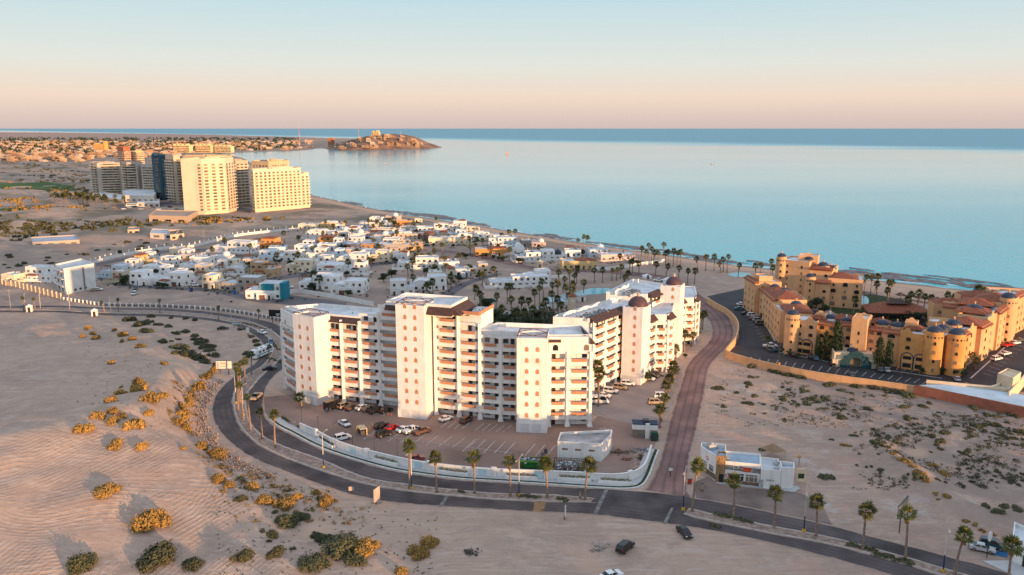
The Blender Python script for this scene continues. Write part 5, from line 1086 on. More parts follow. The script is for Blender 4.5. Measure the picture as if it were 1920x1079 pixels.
for k in range(3): q = PR * (.3 + .17 * k); put("window", win_mesh(1.0, .9), T, (q.x, q.y, 1.2), math.atan2(PR.y, PR.x))
# walls with pillars
def pillared(label, px, h, n, m, pm, ph=1.0, name="pillared_wall"):
    pts = GP(px); o = wall_run(name, label, pts, h, .3, m); r0 = o.location
    for x, y in resample(smooth(pts, 4), n): q = MB(); q.box(-.3, .3, -.3, .3, -.2, h + ph); q.box(-.38, .38, -.38, .38, h + ph, h + ph + .15); put("pillar", cached(("pil", h, ph, pm.name), lambda: q.mesh("pillar", pm)), o, (x - r0.x, y - r0.y, 0), .3)
    return o
pillared("white wall with tall pillars climbing along the upper edge of the suburb", [(110, 512), (170, 497), (200, 488), (260, 475), (310, 468), (352, 466), (400, 455), (450, 443), (510, 436), (560, 431)], 1.9, 42, wv, wv, 1.6)
pillared("crenellated peach wall at the left edge above the boulevard", [(-60, 505), (0, 532), (28, 538), (70, 549), (115, 561)], 2.2, 30, mat("peach wall stucco", (.62, .42, .30), .9, .1, .4), cream, .8, "crenellated_wall")
LT = pillared("low lattice wall with white posts along the upper side of the boulevard", [(120, 563), (160, 569), (200, 574), (300, 576), (400, 582), (480, 593), (530, 604)], 1.0, 46, mat("grey lattice block", (.22, .20, .20), .9, .3, 2.5), wv, .35, "lattice_wall")
wall_run("garden_wall", "long white wall behind the curved block beside the dark street", GP([(538, 553), (560, 550), (600, 556), (650, 565), (700, 575)]), 2.0, .3, wv, cap=wv)
wall_run("garden_wall", "white wall running down to the beach beside the garden palms", GP([(1113, 507), (1145, 507), (1190, 500), (1246, 492)]), 1.8, .3, wv, cap=wv)
wall_run("garden_wall", "short white wall at the edge of the resort garden", GP([(1030, 522), (1063, 521)]), 1.6, .3, wv)
# gatehouse on the curving road
o = thing("gatehouse", "little cream gatehouse with an arch on the road between villas and garden", "gatehouse", (*G(1012, 504), 0)); b = MB(); b.box(-1.8, 1.8, -1.8, 1.8, 0, 4.2); b.box(-2.1, 2.1, -2.1, 2.1, 4.2, 4.5); b.cyl(0, 0, 4.5, 5.4, 1.3, .2, n=8); b.build("wall", cream, o); put("window", arch_win(1.6, 2.0, fr=cream), o, (0, -1.8, .9))
# ---- far town: low houses catching the last light
ft_m = [mat("far house %d" % i, c, .9, .05, .05, rnd=.15) for i, c in enumerate(((.48, .34, .23), (.39, .26, .17), (.44, .37, .32), (.32, .19, .12)))]
def fh_mesh(i):
    def f():
        r = rng(i + 40); b = MB(); b.box(-.5, .5, -.5, .5, -.3, 1); b.box(-.5, r.uniform(-.1, .3), -.45, .5, 1, r.uniform(1.3, 1.8)); b.box(-.52, .52, -.56, -.5, .82, .95)
        for k in range(3): b.box(-.4 + k * .3, -.25 + k * .3, -.52, -.49, .35, .7, 1)
        return b.mesh("town_house", [ft_m[i % 4], winT])
    return cached(("fh", i), f)
rr = rng(77); cnt = 0; mass = MB(); cand = []
for k in range(2600):
    u = rr.uniform(-30, 585); v = 247.5 + 58 * rr.random() ** 1.5
    lim = 252 + max(0, (u - 400)) * .03
    if v < 257.5 + max(0, u - 300) * .008 and rr.random() < .93: continue
    if v > 296 and u > 170: continue
    if v > 287 and u > 330: continue
    if u > 440 and v > 283 - (u - 440) * .01: continue
    cand.append((u, v))
cx = np.array([G(u, v) for u, v in cand]); sdc = sdist(cx[:, 0], cx[:, 1], LAND)
cand = [(c, tuple(p)) for c, p, s_ in zip(cand, cx, sdc) if s_ > 40]; cand.sort(key=lambda q: q[1][1])
for k, ((u, v), (x, y)) in enumerate(cand[:1050]):
    s = 1 + y / 6000; w = rr.uniform(7, 15) * s; dd = rr.uniform(7, 12) * s; h = rr.choice((3.5, 4, 4, 5, 7)) * (1 + y / 9000); rz = rr.choice((-.3, -.2, .1)) + rr.uniform(-.1, .1)
    if k < 230:
        o = put("town_house", fh_mesh(rr.randrange(12)), None, (x, y, 0), rz, (w, dd, h)); zone = "at the left of the far town" if u < 200 else "in the middle of the far town"
        tag(o, "small low house catching the low sun " + ("in the far town left of the seafront towers" if u < 175 else "in the far town behind the seafront towers"), "house", "houses of the far town " + ("left" if u < 175 else "behind"))
    else:
        c, s_ = math.cos(rz), math.sin(rz); q = [(x + c * a * w - s_ * b_ * dd, y + s_ * a * w + c * b_ * dd) for a, b_ in ((-.5, -.5), (.5, -.5), (.5, .5), (-.5, .5))]; mass.prism(q, -.3, h, rr.randrange(4))
mass.build("distant_town", ft_m, kind="stuff"); o = bpy.data.objects["distant_town"]; o["label"] = "mass of tiny low houses of the distant town near the horizon"; o["category"] = "town"
# long pale condominium rows along the far spit
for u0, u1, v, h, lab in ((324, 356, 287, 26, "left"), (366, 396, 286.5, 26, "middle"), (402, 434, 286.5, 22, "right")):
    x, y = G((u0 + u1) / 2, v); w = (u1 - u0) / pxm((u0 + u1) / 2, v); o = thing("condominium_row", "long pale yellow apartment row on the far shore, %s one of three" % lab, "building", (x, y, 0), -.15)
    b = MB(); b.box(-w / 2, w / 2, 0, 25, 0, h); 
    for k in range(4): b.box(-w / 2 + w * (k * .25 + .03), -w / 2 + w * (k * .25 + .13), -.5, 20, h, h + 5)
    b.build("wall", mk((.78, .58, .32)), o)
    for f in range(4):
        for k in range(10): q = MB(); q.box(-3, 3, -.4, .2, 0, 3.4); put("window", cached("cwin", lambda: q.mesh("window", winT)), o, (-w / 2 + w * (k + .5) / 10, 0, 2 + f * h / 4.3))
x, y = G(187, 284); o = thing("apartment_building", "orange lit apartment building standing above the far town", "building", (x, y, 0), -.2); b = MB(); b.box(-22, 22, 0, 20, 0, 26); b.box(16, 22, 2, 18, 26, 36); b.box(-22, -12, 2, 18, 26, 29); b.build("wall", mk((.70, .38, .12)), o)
for f in range(6):
    for k in range(7): put("window", cached("cwin2", lambda: MB().box(-1.4, 1.4, -.3, .2, 0, 2.2).mesh("window", winT)), o, (-18 + k * 6, 0, 2 + f * 4))
# headland with its hill town
HB = GP([(612, 280), (640, 283), (700, 282.5), (760, 280.5), (800, 279.5), (829, 277), (815, 272), (780, 267), (700, 264), (640, 268)], SEA_Z)
def headland():
    P = np.array(HB); x0, y0 = P.min(0); x1, y1 = P.max(0); n, k = 90, 70; X, Y = np.meshgrid(np.linspace(x0 - 20, x1 + 20, n), np.linspace(y0 - 40, y1 + 40, k)); sd = sdist(X.ravel(), Y.ravel(), P).reshape(X.shape)
    U = 960 + FPX * X / (Y * CT + 16); prof = np.interp(U, [600, 640, 665, 690, 720, 760, 790, 806, 815, 829], [8, 18, 25, 33, 42, 47, 46, 34, 18, 3])
    Z = SEA_Z - 2 + (prof + 3) * ss(-5, 170, sd) ** .8 + 3 * waves(X, Y, 40, 150, 12, 5) * ss(10, 80, sd) + 6 * ss(-2, 12, sd)
    V_ = np.stack([X, Y, Z], -1).reshape(-1, 3).tolist(); i = np.arange(k - 1)[:, None] * n + np.arange(n - 1)[None, :]; F_ = np.stack([i, i + 1, i + n + 1, i + n], -1).reshape(-1, 4).tolist()
    me = bpy.data.meshes.new("headland_hill"); me.from_pydata(V_, [], F_); me.polygons.foreach_set("use_smooth", [True] * len(F_)); me.materials.append(mat("headland rock", (.30, .17, .11), .95, .3, .02, bump=3, bscale=.05, detail=7)); me.update(); return me, (X, Y, Z)
me, (hX, hY, hZ) = headland(); put("headland_hill", me, kind="structure")
def hz(x, y):
    i = int(np.clip(np.searchsorted(hX[0], x), 0, 89)); j = int(np.clip(np.searchsorted(hY[:, 0], y), 0, 69)); return float(hZ[j, i])
rr = rng(91); k = 0; hp = np.array(HB)
for t in range(2000):
    x = rr.uniform(hp[:, 0].min(), hp[:, 0].max()); y = rr.uniform(hp[:, 1].min(), hp[:, 1].min() + 420); 
    if float(sdist(np.array([x]), np.array([y]), hp)[0]) < 14: continue
    u = 960 + FPX * x / (y * CT + 16)
    if u > 790 and rr.random() < .8: continue
    w = rr.uniform(8, 20); o = put("hill_house", fh_mesh(rr.randrange(12)), None, (x, y, hz(x, y) - 1), rr.uniform(-.4, .3), (w, rr.uniform(9, 15), rr.uniform(5, 9))); tag(o, "tiny house climbing the slope of the far headland", "house", "houses on the headland"); k += 1
    if k >= 95: break
def far_block(u, v, wpx, h, col, label, z=0, name="hotel_tower"):
    x, y = G(u, v); w = wpx / pxm(u, v); z = hz(x, y) - 2 if z else 0; o = thing(name, label, "tower", (x, y, z), -.2); b = MB(); b.box(-w / 2, w / 2, 0, w * .8, -6, h); b.box(-w * .45, -w * .1, 2, w * .6, h, h + 5); b.box(w * .15, w * .45, 2, w * .6, h, h + 8); b.box(-.06 * w, .06 * w, -.8, 0, 2, h + 2); b.build("wall", mk(col), o)
    for f in range(7):
        for c in range(4): put("window", cached("fwin", lambda: MB().box(-2.2, 2.2, -.3, .2, 0, 2.6).mesh("window", winT)), o, (-w * .36 + w * .24 * c, 0, 4 + f * h / 8))
far_block(704, 273, 13, 26, (.76, .54, .26), "yellow hotel tower crowning the far headland", 1); far_block(620, 276, 10, 34, (.48, .17, .09), "red brown tower at the foot of the far headland")
mast_m = mat("red and white mast", (.60, .36, .32), .6, .3, .05)
for u, v, h, lab in ((562, 276, 95, "tall red and white radio mast on the spit before the headland"), (673, 268, 60, "thin radio mast on the left of the headland hill"), (751, 266, 42, "short radio mast on the top of the headland hill")):
    x, y = G(u, v); z = hz(x, y) if u > 600 else 0; o = thing("radio_mast", lab, "mast", (x, y, z)); b = MB(); b.cyl(0, 0, 0, h, 2.2, .8, n=5); b.build("mast_shaft", mast_m, o)
    for f in range(5): put("platform", cached("mplat", lambda: MB().box(-2.6, 2.6, -2.6, 2.6, 0, 1).mesh("platform", mast_m)), o, (0, 0, h * f / 5 + 6))

for u, v, lab in ((759, 266, "white radar dome on a tower on the headland hill"), (780, 267, "small white lighthouse near the tip of the headland")):
    x, y = G(u, v); o = thing("radar_dome", lab, "tower", (x, y, hz(x, y))); b = MB(); b.cyl(0, 0, -4, 22, 3.2, n=8); b.build("shaft", wwall, o); b = MB(); b.dome(0, 0, 24, 6, 6, n=12, k=4); b.cyl(0, 0, 20, 24, 4, 6, n=12); b.build("dome", wwall, o)
# boats on the bay
for u, v, L_, sail, lab in ((951, 290, 11, 1, "small sailing boat far out on the calm bay"), (1335, 308, 8, 0, "little fishing boat on the open water at the right"), (722, 309, 6, 0, "tiny motor boat with a wake near the left shore"), (1110, 267, 10, 0, "distant boat near the horizon")):
    x, y = G(u, v, SEA_Z); o = thing("boat", lab, "boat", (x, y, SEA_Z), .4)
    b = MB(); b.add([(-L_ / 2, -1.2, .9), (-L_ / 2, 1.2, .9), (L_ * .3, 1.3, 1.0), (L_ * .55, 0, 1.4), (L_ * .3, -1.3, 1.0), (-L_ / 2, -.8, -.3), (-L_ / 2, .8, -.3), (L_ * .4, 0, -.3)], [(0, 4, 3, 2, 1), (0, 1, 6, 5), (1, 2, 3, 7, 6), (4, 0, 5, 7, 3)]); b.build("hull", mat("dark boat hull", (.22, .12, .10), .6), o)
    b = MB(); b.box(-L_ * .2, L_ * .15, -.8, .8, .9, 2.4); b.build("cabin", wwall, o)
    if sail: b = MB(); b.cyl(0, 0, 1, 15, .15, .08, n=5); b.build("mast_pole", unit_m, o); b = MB(); b.add([(-.2, 0, 2), (-5, .3, 2.4), (-.2, 0, 14)], [(0, 1, 2)]); b.add([(.3, .05, 2), (5, -.3, 2), (.2, .05, 12)], [(0, 1, 2)]); b.build("sail", mat("orange sail", (.55, .25, .12), .8), o)
# ------------------------------------------------------------------ shrubs, palms, trees
leaf_sunlit = mat("sunlit shrub leaves", (.44, .25, .065), .85, .35, 1.3, rnd=.18, col2=(.19, .135, .05)); leafd = mat("dark shrub leaves", (.12, .115, .055), .85, .3, 1.3, rnd=.25, col2=(.06, .068, .038))  # the low sun's gold and a shaded second tone are put into the leaves
palm_leaf = mat("palm fronds", (.13, .125, .035), .7, .3, 1.2, rnd=.25, col2=(.045, .065, .02)); palm_dead = mat("dead palm skirt", (.34, .20, .09), .9, .25, 2, rnd=.2); palm_trunk = mat("palm trunk", (.30, .215, .165), .95, .25, 3, bump=.03, bscale=6)
tree_leaf = mat("garden tree leaves", (.045, .065, .025), .8, .35, 1, rnd=.2, col2=(.025, .04, .018)); bark = mat("tree bark", (.12, .085, .06), .95, .3, 3)
def clump(b, c, r, rr, n, size, m=0, flat=.8, shell=.55):
    for _ in range(n):
        while True:
            p = Vector((rr.uniform(-1, 1), rr.uniform(-1, 1), rr.uniform(-.6, 1)))
            if shell < p.length < 1: break
        if rr.random() < .14: p *= rr.uniform(1.1, 1.45)
        nrm = (p.normalized() + Vector((rr.gauss(0, .5), rr.gauss(0, .5), rr.gauss(.2, .5)))).normalized(); a = nrm.orthogonal().normalized(); a.rotate(Matrix.Rotation(rr.uniform(0, 6.28), 3, nrm)); e = nrm.cross(a)
        q = Vector(c) + Vector((p.x * r, p.y * r, p.z * r * flat)); s = size * rr.uniform(.6, 1.3); t = s * rr.uniform(.5, .9)
        b.add([q - a * s, q - e * t, q + a * s, q + e * t], [(0, 1, 2, 3)], m)
def shrub_mesh(i, m, lumps=7, leaves=150, size=.13):
    def f():
        rr = rng(300 + i); b = MB()
        for k in range(lumps):
            a = rr.uniform(0, 6.28); d = rr.uniform(0, .62) ** .8; r = rr.uniform(.26, .44) * (1.1 - .4 * d)
            c = (d * math.cos(a), d * math.sin(a) * .8, rr.uniform(.12, .34) * (1 - .5 * d)); clump(b, c, r, rr, leaves, size * rr.uniform(.55, .8), 0, .85)
            b.tube([(0, 0, -.1), (c[0] * .5, c[1] * .5, c[2] * .5), c], [.03, .02, .008], 4, 1)
        return b.mesh("desert_shrub", [m, bark])
    return cached(("shrub", i, m.name), f)
SHR = [shrub_mesh(i, leaf_sunlit) for i in range(6)]; SHD = [shrub_mesh(i + 20, leafd) for i in range(5)]
SHB = [shrub_mesh(i + 40, leaf_sunlit, 16, 190, .075) for i in range(3)]; SHBD = [shrub_mesh(i + 50, leafd, 18, 190, .075) for i in range(3)]
def shrub(u, v, wpx, label, group, dark=0, big=0, hs=1.0, seed=0, stretch=1.0, rz=None):
    x, y = G(u, v - wpx * .12); z0 = TZ(x, y)
    for _ in range(3):
        if z0 > .4: x, y = G(u, v - wpx * .12, z0); z0 = TZ(x, y)
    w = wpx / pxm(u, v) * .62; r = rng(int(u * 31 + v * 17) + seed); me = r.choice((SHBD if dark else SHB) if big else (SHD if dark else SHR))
    o = put("desert_shrub", me, None, (x, y, z0 - .05), r.uniform(0, 6.28) if rz is None else rz, (w * stretch, w * r.uniform(.75, 1.1) / stretch ** .5, w * r.uniform(.75, 1.0) * hs)); return tag(o, label, "shrub", group)
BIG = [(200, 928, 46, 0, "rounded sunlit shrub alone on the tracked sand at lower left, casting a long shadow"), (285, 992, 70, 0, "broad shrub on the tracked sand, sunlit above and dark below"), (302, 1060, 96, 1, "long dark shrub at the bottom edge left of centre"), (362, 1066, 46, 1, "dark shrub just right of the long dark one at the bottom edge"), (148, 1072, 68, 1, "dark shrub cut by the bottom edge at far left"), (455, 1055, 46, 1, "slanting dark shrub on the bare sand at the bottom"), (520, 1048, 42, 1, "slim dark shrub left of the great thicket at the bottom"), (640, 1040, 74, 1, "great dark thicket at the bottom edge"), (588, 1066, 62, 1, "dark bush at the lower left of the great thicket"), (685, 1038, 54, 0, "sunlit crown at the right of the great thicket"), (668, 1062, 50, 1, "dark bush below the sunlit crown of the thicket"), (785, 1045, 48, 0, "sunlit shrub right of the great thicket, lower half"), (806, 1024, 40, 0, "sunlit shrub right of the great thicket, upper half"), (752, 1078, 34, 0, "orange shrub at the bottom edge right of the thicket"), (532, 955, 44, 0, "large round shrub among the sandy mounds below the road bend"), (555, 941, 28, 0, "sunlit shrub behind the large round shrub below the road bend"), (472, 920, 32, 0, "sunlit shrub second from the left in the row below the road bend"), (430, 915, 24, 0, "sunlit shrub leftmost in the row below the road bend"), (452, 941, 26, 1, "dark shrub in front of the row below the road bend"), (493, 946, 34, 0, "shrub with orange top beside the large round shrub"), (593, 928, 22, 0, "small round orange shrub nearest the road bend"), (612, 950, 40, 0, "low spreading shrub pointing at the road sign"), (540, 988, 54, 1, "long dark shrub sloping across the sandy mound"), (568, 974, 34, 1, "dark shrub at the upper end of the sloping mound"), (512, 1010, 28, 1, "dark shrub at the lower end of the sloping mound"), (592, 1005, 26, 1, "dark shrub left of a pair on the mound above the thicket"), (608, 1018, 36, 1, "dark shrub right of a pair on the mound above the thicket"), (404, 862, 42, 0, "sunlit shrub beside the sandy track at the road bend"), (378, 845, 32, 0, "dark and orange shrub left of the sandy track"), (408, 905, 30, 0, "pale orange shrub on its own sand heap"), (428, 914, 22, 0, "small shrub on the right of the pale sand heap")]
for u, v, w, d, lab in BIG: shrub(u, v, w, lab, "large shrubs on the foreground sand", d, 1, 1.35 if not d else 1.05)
MIDL = [(158, 815, 36), (183, 790, 26), (210, 799, 26), (252, 805, 38), (232, 790, 18), (212, 775, 22), (209, 760, 20), (226, 744, 22), (227, 729, 9), (260, 726, 27), (263, 738, 32), (283, 756, 34), (304, 748, 22), (279, 781, 22), (265, 656, 20), (209, 685, 16), (307, 685, 14), (165, 619, 16), (156, 634, 14), (175, 630, 14), (180, 640, 18), (215, 623, 12), (231, 633, 18), (248, 640, 18), (229, 643, 12), (215, 837, 32), (265, 838, 26), (344, 845, 14)]
for k, (u, v, w) in enumerate(MIDL): shrub(u, v, w, "sunlit shrub scattered over the open sand field on the left", "shrubs on the open sand field", 0, 0, 1.45)
DKL = [(242, 605, 26), (283, 597, 18), (321, 599, 14), (347, 600, 16), (366, 603, 14), (280, 608, 22), (262, 614, 32), (298, 613, 20), (315, 617, 18), (276, 627, 30), (328, 628, 20), (347, 623, 18), (364, 631, 20), (305, 644, 24), (322, 642, 10), (335, 640, 12), (365, 638, 18), (373, 648, 38), (335, 658, 36), (343, 668, 28), (330, 665, 20), (371, 676, 34), (355, 668, 26), (390, 662, 26), (400, 672, 26), (385, 684, 26), (405, 686, 20), (398, 652, 20), (380, 656, 26)]
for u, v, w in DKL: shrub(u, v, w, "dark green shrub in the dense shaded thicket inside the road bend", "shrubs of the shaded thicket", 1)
ROWL = [(403, 697, 22), (396, 703, 20), (386, 712, 24), (376, 722, 18), (372, 732, 26), (358, 743, 20), (350, 752, 18), (354, 761, 24), (342, 770, 20), (345, 786, 32), (334, 780, 20), (338, 796, 22), (349, 807, 26), (328, 792, 16), (337, 762, 16), (364, 735, 16)]
for u, v, w in ROWL: shrub(u, v, w, "orange lit shrub in the long line beside the sandy track", "line of shrubs beside the track", 0, 0, 1.4)
for u, v, w in [(452, 621, 16), (471, 634, 16), (478, 643, 20), (484, 650, 16), (467, 668, 22), (477, 661, 16), (462, 673, 14)]: shrub(u, v, w, "green shrub at the inner edge of the road bend", "shrubs at the inner road edge", 1)
rr = rng(8); zr = np.array(Z_RIGHT); n = 0
def px_of(x, y, z=0):
    f_ = y * CT - (z - CAMH) * ST; return 960 + FPX * x / f_, 539.5 - FPX * (y * ST + (z - CAMH) * CT) / f_
while n < 96:
    u = rr.uniform(1340, 1925); v = rr.uniform(690, 905)
    lo = 684 + (u - 1365) * .178 if u > 1365 else 690
    if v < lo + 3: continue
    dens = .25 if u < 1480 else (.8 if v < 850 else .4)
    if v > 770 and u < 1560: dens = .04
    if v > 830 and u < 1640: dens = .08
    if rr.random() > dens: continue
    x, y = G(u, v)
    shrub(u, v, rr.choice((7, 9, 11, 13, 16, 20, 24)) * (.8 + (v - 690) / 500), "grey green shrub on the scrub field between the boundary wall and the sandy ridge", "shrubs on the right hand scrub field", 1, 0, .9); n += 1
for u, v, w in [(1408, 691, 20), (1450, 702, 28), (1476, 708, 24), (1500, 712, 20), (1345, 733, 24), (1640, 731, 28), (1663, 737, 26), (1690, 741, 30), (1708, 748, 30), (1750, 748, 24), (1895, 782, 20), (1607, 728, 20), (1560, 725, 22)]: shrub(u, v, w, "shrub growing against the foot of the boundary wall", "shrubs at the foot of the wall", 1)
for k, (u, v, w) in enumerate([(1673, 858, 12), (1688, 862, 16), (1700, 868, 20), (1712, 878, 16), (1725, 893, 24), (1738, 905, 16), (1748, 876, 20), (1772, 893, 28), (1755, 925, 14), (1775, 935, 22), (1760, 938, 10), (1812, 975, 16), (1828, 982, 14), (1842, 992, 14), (1862, 998, 14), (1582, 836, 14), (1592, 839, 12), (1868, 965, 28), (1850, 955, 24), (1885, 955, 24), (1908, 960, 24)]): shrub(u, v, w, "orange lit shrub along the sandy ridge at the right", "shrubs on the sandy ridge", k > 16, 0, 1.0)
for k in range(30):
    u = rr.uniform(0, 330); v = rr.uniform(470, 497) - u * .075 + (10 if u < 100 else 0)
    if 50 < u < 160 and v < 470: continue
    shrub(u, v, rr.choice((8, 10, 13, 16)), "dark shrub on the shaded sand above the pillared wall", "shrubs above the pillared wall", 1)
vl = resample(smooth([(408, 850), (440, 885), (500, 915), (560, 935), (620, 945), (560, 985), (500, 960), (440, 945), (400, 915), (470, 1000), (600, 1030), (700, 1010)]), 30)
for u, v in vl: u += rr.gauss(0, 12); v += rr.gauss(0, 7); shrub(u, v, rr.choice((5, 7, 9, 12, 15)), "little shrub on the sandy verge below the road bend", "small shrubs of the lower verge", rr.random() < .6, 0, 1.0)
# far scrub, dense and beyond counting
b = MB(); rr = rng(17)
for k in range(4600):
    u = rr.uniform(-20, 560); v = 300 + 150 * rr.random() ** 1.2
    if v > 452 - u * .05: continue
    if u > 165 and v < 408: continue
    if u > 330 and v > 440 - (u - 330) * .03: continue
    x, y = G(u, v); 
    if math.sin(x * .031 + 1.9 * math.sin(y * .023)) + math.sin(y * .037 + 2 * math.sin(x * .011)) + rr.gauss(0, .8) < .55 - (.5 if v < 350 else 0): continue
    sun_ = 1 if (u < 160 and 335 < v < 405) or (u > 330 and rr.random() < .5) else 0  # sunlit stretches of scrub take the golden leaf colour, others the dark one
    w = rr.uniform(1.2, 3.2); z = -.1; 
    for j in range(7): 
        a = rr.uniform(0, 6.28); q = Vector((x + rr.uniform(-1, 1) * w, y + rr.uniform(-1, 1) * w, 0)); h = w * rr.uniform(.4, .9); e = Vector((math.cos(a), math.sin(a), 0)) * w * .5
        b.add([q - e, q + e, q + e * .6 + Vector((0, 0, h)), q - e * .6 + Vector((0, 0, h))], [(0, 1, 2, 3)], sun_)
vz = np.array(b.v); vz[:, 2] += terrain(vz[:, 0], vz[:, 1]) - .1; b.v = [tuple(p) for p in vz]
o = b.build("far_scrub", [leafd, leaf_sunlit], kind="stuff"); o["label"] = "dense low scrub covering the shaded hills at the left"; o["category"] = "scrub"
# trees of the far town, one dark mass between the houses
b = MB(); rr = rng(29)
for k in range(900):
    u = rr.uniform(-20, 560); v = 260 + 30 * rr.random() ** 1.3
    if v > 284 and u > 180: continue
    x, y = G(u, v)
    if sdist(np.array([x]), np.array([y]), LAND)[0] < 60: continue
    s = 1 + y / 5000; clump(b, (x, y, 2.5 * s), rr.uniform(4, 9) * s, rr, 10, 2.6 * s, 0, .6, .3)
o = b.build("far_trees", tree_leaf, kind="stuff"); o["label"] = "dark trees scattered between the houses of the far town"; o["category"] = "trees"
# small stones and tufts on the median and along the sandy track
rock_m = mat("pale rubble", (.36, .25, .19), .95, .3, 2); b = MB(); rr = rng(31)
tr = resample(smooth(GP([(420, 715), (408, 730), (395, 752), (388, 775), (395, 808), (420, 840), (460, 872), (520, 895)])), 200)
for k in range(900):
    p = tr[rr.randrange(200)]; x = p[0] - abs(rr.gauss(1.8, 2.2)); y = p[1] + rr.gauss(0, 1.2); s = rr.uniform(.12, .5); b.add([(x - s, y, 0), (x, y - s, 0), (x + s, y, 0), (x, y + s, 0), (x, y, s * 1.2)], [(0, 1, 4), (1, 2, 4), (2, 3, 4), (3, 0, 4)])
vz = np.array(b.v); vz[:, 2] += terrain(vz[:, 0], vz[:, 1]); b.v = [tuple(p) for p in vz]
o = b.build("roadside_rubble", rock_m, kind="stuff"); o["label"] = "loose pale stones along the outer edge of the boulevard"; o["category"] = "stones"
b = MB(); rr = rng(33)
for (u0, v0, u1, v1, n, s, hgt_) in [(1335, 985, 1350, 990, 16, .5, .5), (1590, 1022, 1640, 1034, 50, .8, .5), (1640, 1040, 1670, 1046, 40, .8, .5), (1675, 1050, 1710, 1058, 40, .8, .5), (970, 930, 1010, 935, 46, .7, .6), (1045, 936, 1065, 940, 26, .6, .6), (1340, 965, 1366, 972, 40, .7, .6), (1370, 972, 1410, 982, 34, .6, .5), (862, 922, 872, 926, 16, .5, .5), (500, 672, 530, 680, 26, .6, .6), (505, 640, 525, 660, 40, .7, .7), (455, 606, 500, 620, 40, .6, .6)]:
    for k in range(n):
        t = rr.random(); x, y = G(u0 + (u1 - u0) * t + rr.gauss(0, 2), v0 + (v1 - v0) * t + rr.gauss(0, 1.0)); clump(b, (x, y, .2), s * rr.uniform(.5, 1), rr, 14, .22, 0, .6, .2)
o = b.build("median_groundcover", leafd, kind="stuff"); o["label"] = "low green creeping plants in patches on the road median"; o["category"] = "ground cover"
b = MB(); rr = rng(35)
for k in range(0, 160, 1):
    p = offset(kl, 3.9, False)[k]
    if math.sin(k * .55) > .35: clump(b, (p[0], p[1], .3), rr.uniform(.5, .9), rr, 26, .2, 0, .5, .2)
o = b.build("sidewalk_hedge", leafd, kind="stuff"); o["label"] = "low clipped plants along the foot of the white car park wall"; o["category"] = "hedge"
# ---- palms
def fan(b, base, d, L, rr, m=0, nseg=9, droop=.25):
    "one fan leaf: a stalk and radiating blades"
    d = d.normalized(); side = d.cross(Vector((0, 0, 1)))
    if side.length < .1: side = Vector((1, 0, 0))
    side.normalize(); upv = side.cross(d); tip = base + d * L * .5
    b.add([base + side * .03, base - side * .03, tip - side * .02, tip + side * .02], [(0, 1, 2, 3)], m)
    for k in range(nseg):
        a = (k / (nseg - 1) - .5) * 3.4; e = d * math.cos(a) + side * math.sin(a); e = (e - Vector((0, 0, droop * rr.uniform(.6, 1.4)))).normalized(); w = e.cross(upv); w = w.normalized() * L * .075
        q = tip + e * L * .55 * rr.uniform(.85, 1.1); mid = tip + e * L * .3; b.add([tip, mid + w, q, mid - w], [(0, 1, 2, 3)], m)
def palm_meshes(i, skirt=1.0):
    rr = rng(500 + i); b = MB()
    NL = rr.choice((22, 26, 30))
    for k in range(NL):
        a = k * 2.4 + rr.uniform(-.35, .35); el = math.radians(80 - 112 * (k / NL) ** .9 + rr.uniform(-12, 12)); fan(b, Vector((0, 0, 0)), Vector((math.cos(a) * math.cos(el), math.sin(a) * math.cos(el), math.sin(el))), rr.uniform(1.35, 2.15), rr, 0, 9, .15 + .45 * k / NL)
    crown = b.mesh("crown", palm_leaf); b = MB()
    for k in range(int(22 * skirt)):
        a = rr.uniform(0, 6.28); fan(b, Vector((0, 0, -.25 - .5 * rr.random())), Vector((math.cos(a) * .5, math.sin(a) * .5, -.85)), rr.uniform(.8, 1.15), rr, 0, 6, .5)
    sk = b.mesh("dead_frond_skirt", palm_dead); return crown, sk
PALM = [palm_meshes(i) for i in range(5)]
def trunk_mesh(i):
    def f():
        rr = rng(540 + i); b = MB(); l = (rr.uniform(-.9, .9), rr.uniform(-.6, .6)); pts = [(l[0] * t ** 2, l[1] * t ** 2, -.3 * (t == 0) + 10 * t) for t in (0, .06, .25, .5, .75, 1)]; b.tube(pts, [.42, .31, .26, .22, .2, .2], 8); return b.mesh("trunk", palm_trunk), l
    return cached(("trunk", i), f)
def palm(u, v, h, label, group, cs=1.0, seed=0, z=None):
    x, y = G(u, v); r = rng(int(u * 5 + v * 3) + seed); o = thing("fan_palm", label, "palm tree", (x, y, .1 if z is None else z), r.uniform(0, 6.28), group)
    tm, l = trunk_mesh(r.randrange(4)); s = h / 10 * r.uniform(.82, 1.12); put("trunk", tm, o, (0, 0, 0), 0, (1, 1, s)); c, sk = PALM[r.randrange(5)]; k = cs * r.uniform(.9, 1.1)
    put("crown", c, o, (l[0], l[1], 10 * s), 0, k); put("dead_frond_skirt", sk, o, (l[0], l[1], 10 * s), 0, (k * .8, k * .8, k * r.uniform(.8, 1.3))); return o
ORD = "first second third fourth fifth sixth seventh eighth ninth tenth eleventh twelfth thirteenth fourteenth".split()
for k, (u, v, h) in enumerate([(768, 917, 9.6), (819, 925, 9.2), (890, 926, 9.2), (957, 931, 8.8), (1026, 934, 8.8), (1097, 938, 9.0), (1298, 960, 9.6), (1375, 972, 7.9), (1452, 988, 9.0), (1530, 1006, 8.2), (1617, 1031, 9.2), (1697, 1050, 8.8), (1790, 1079, 9.6), (1888, 1105, 9.8)]): palm(u, v, h, "tall fan palm on the boulevard median, %s from the left of the front row" % ORD[k], "palms of the front median row", 1.12)
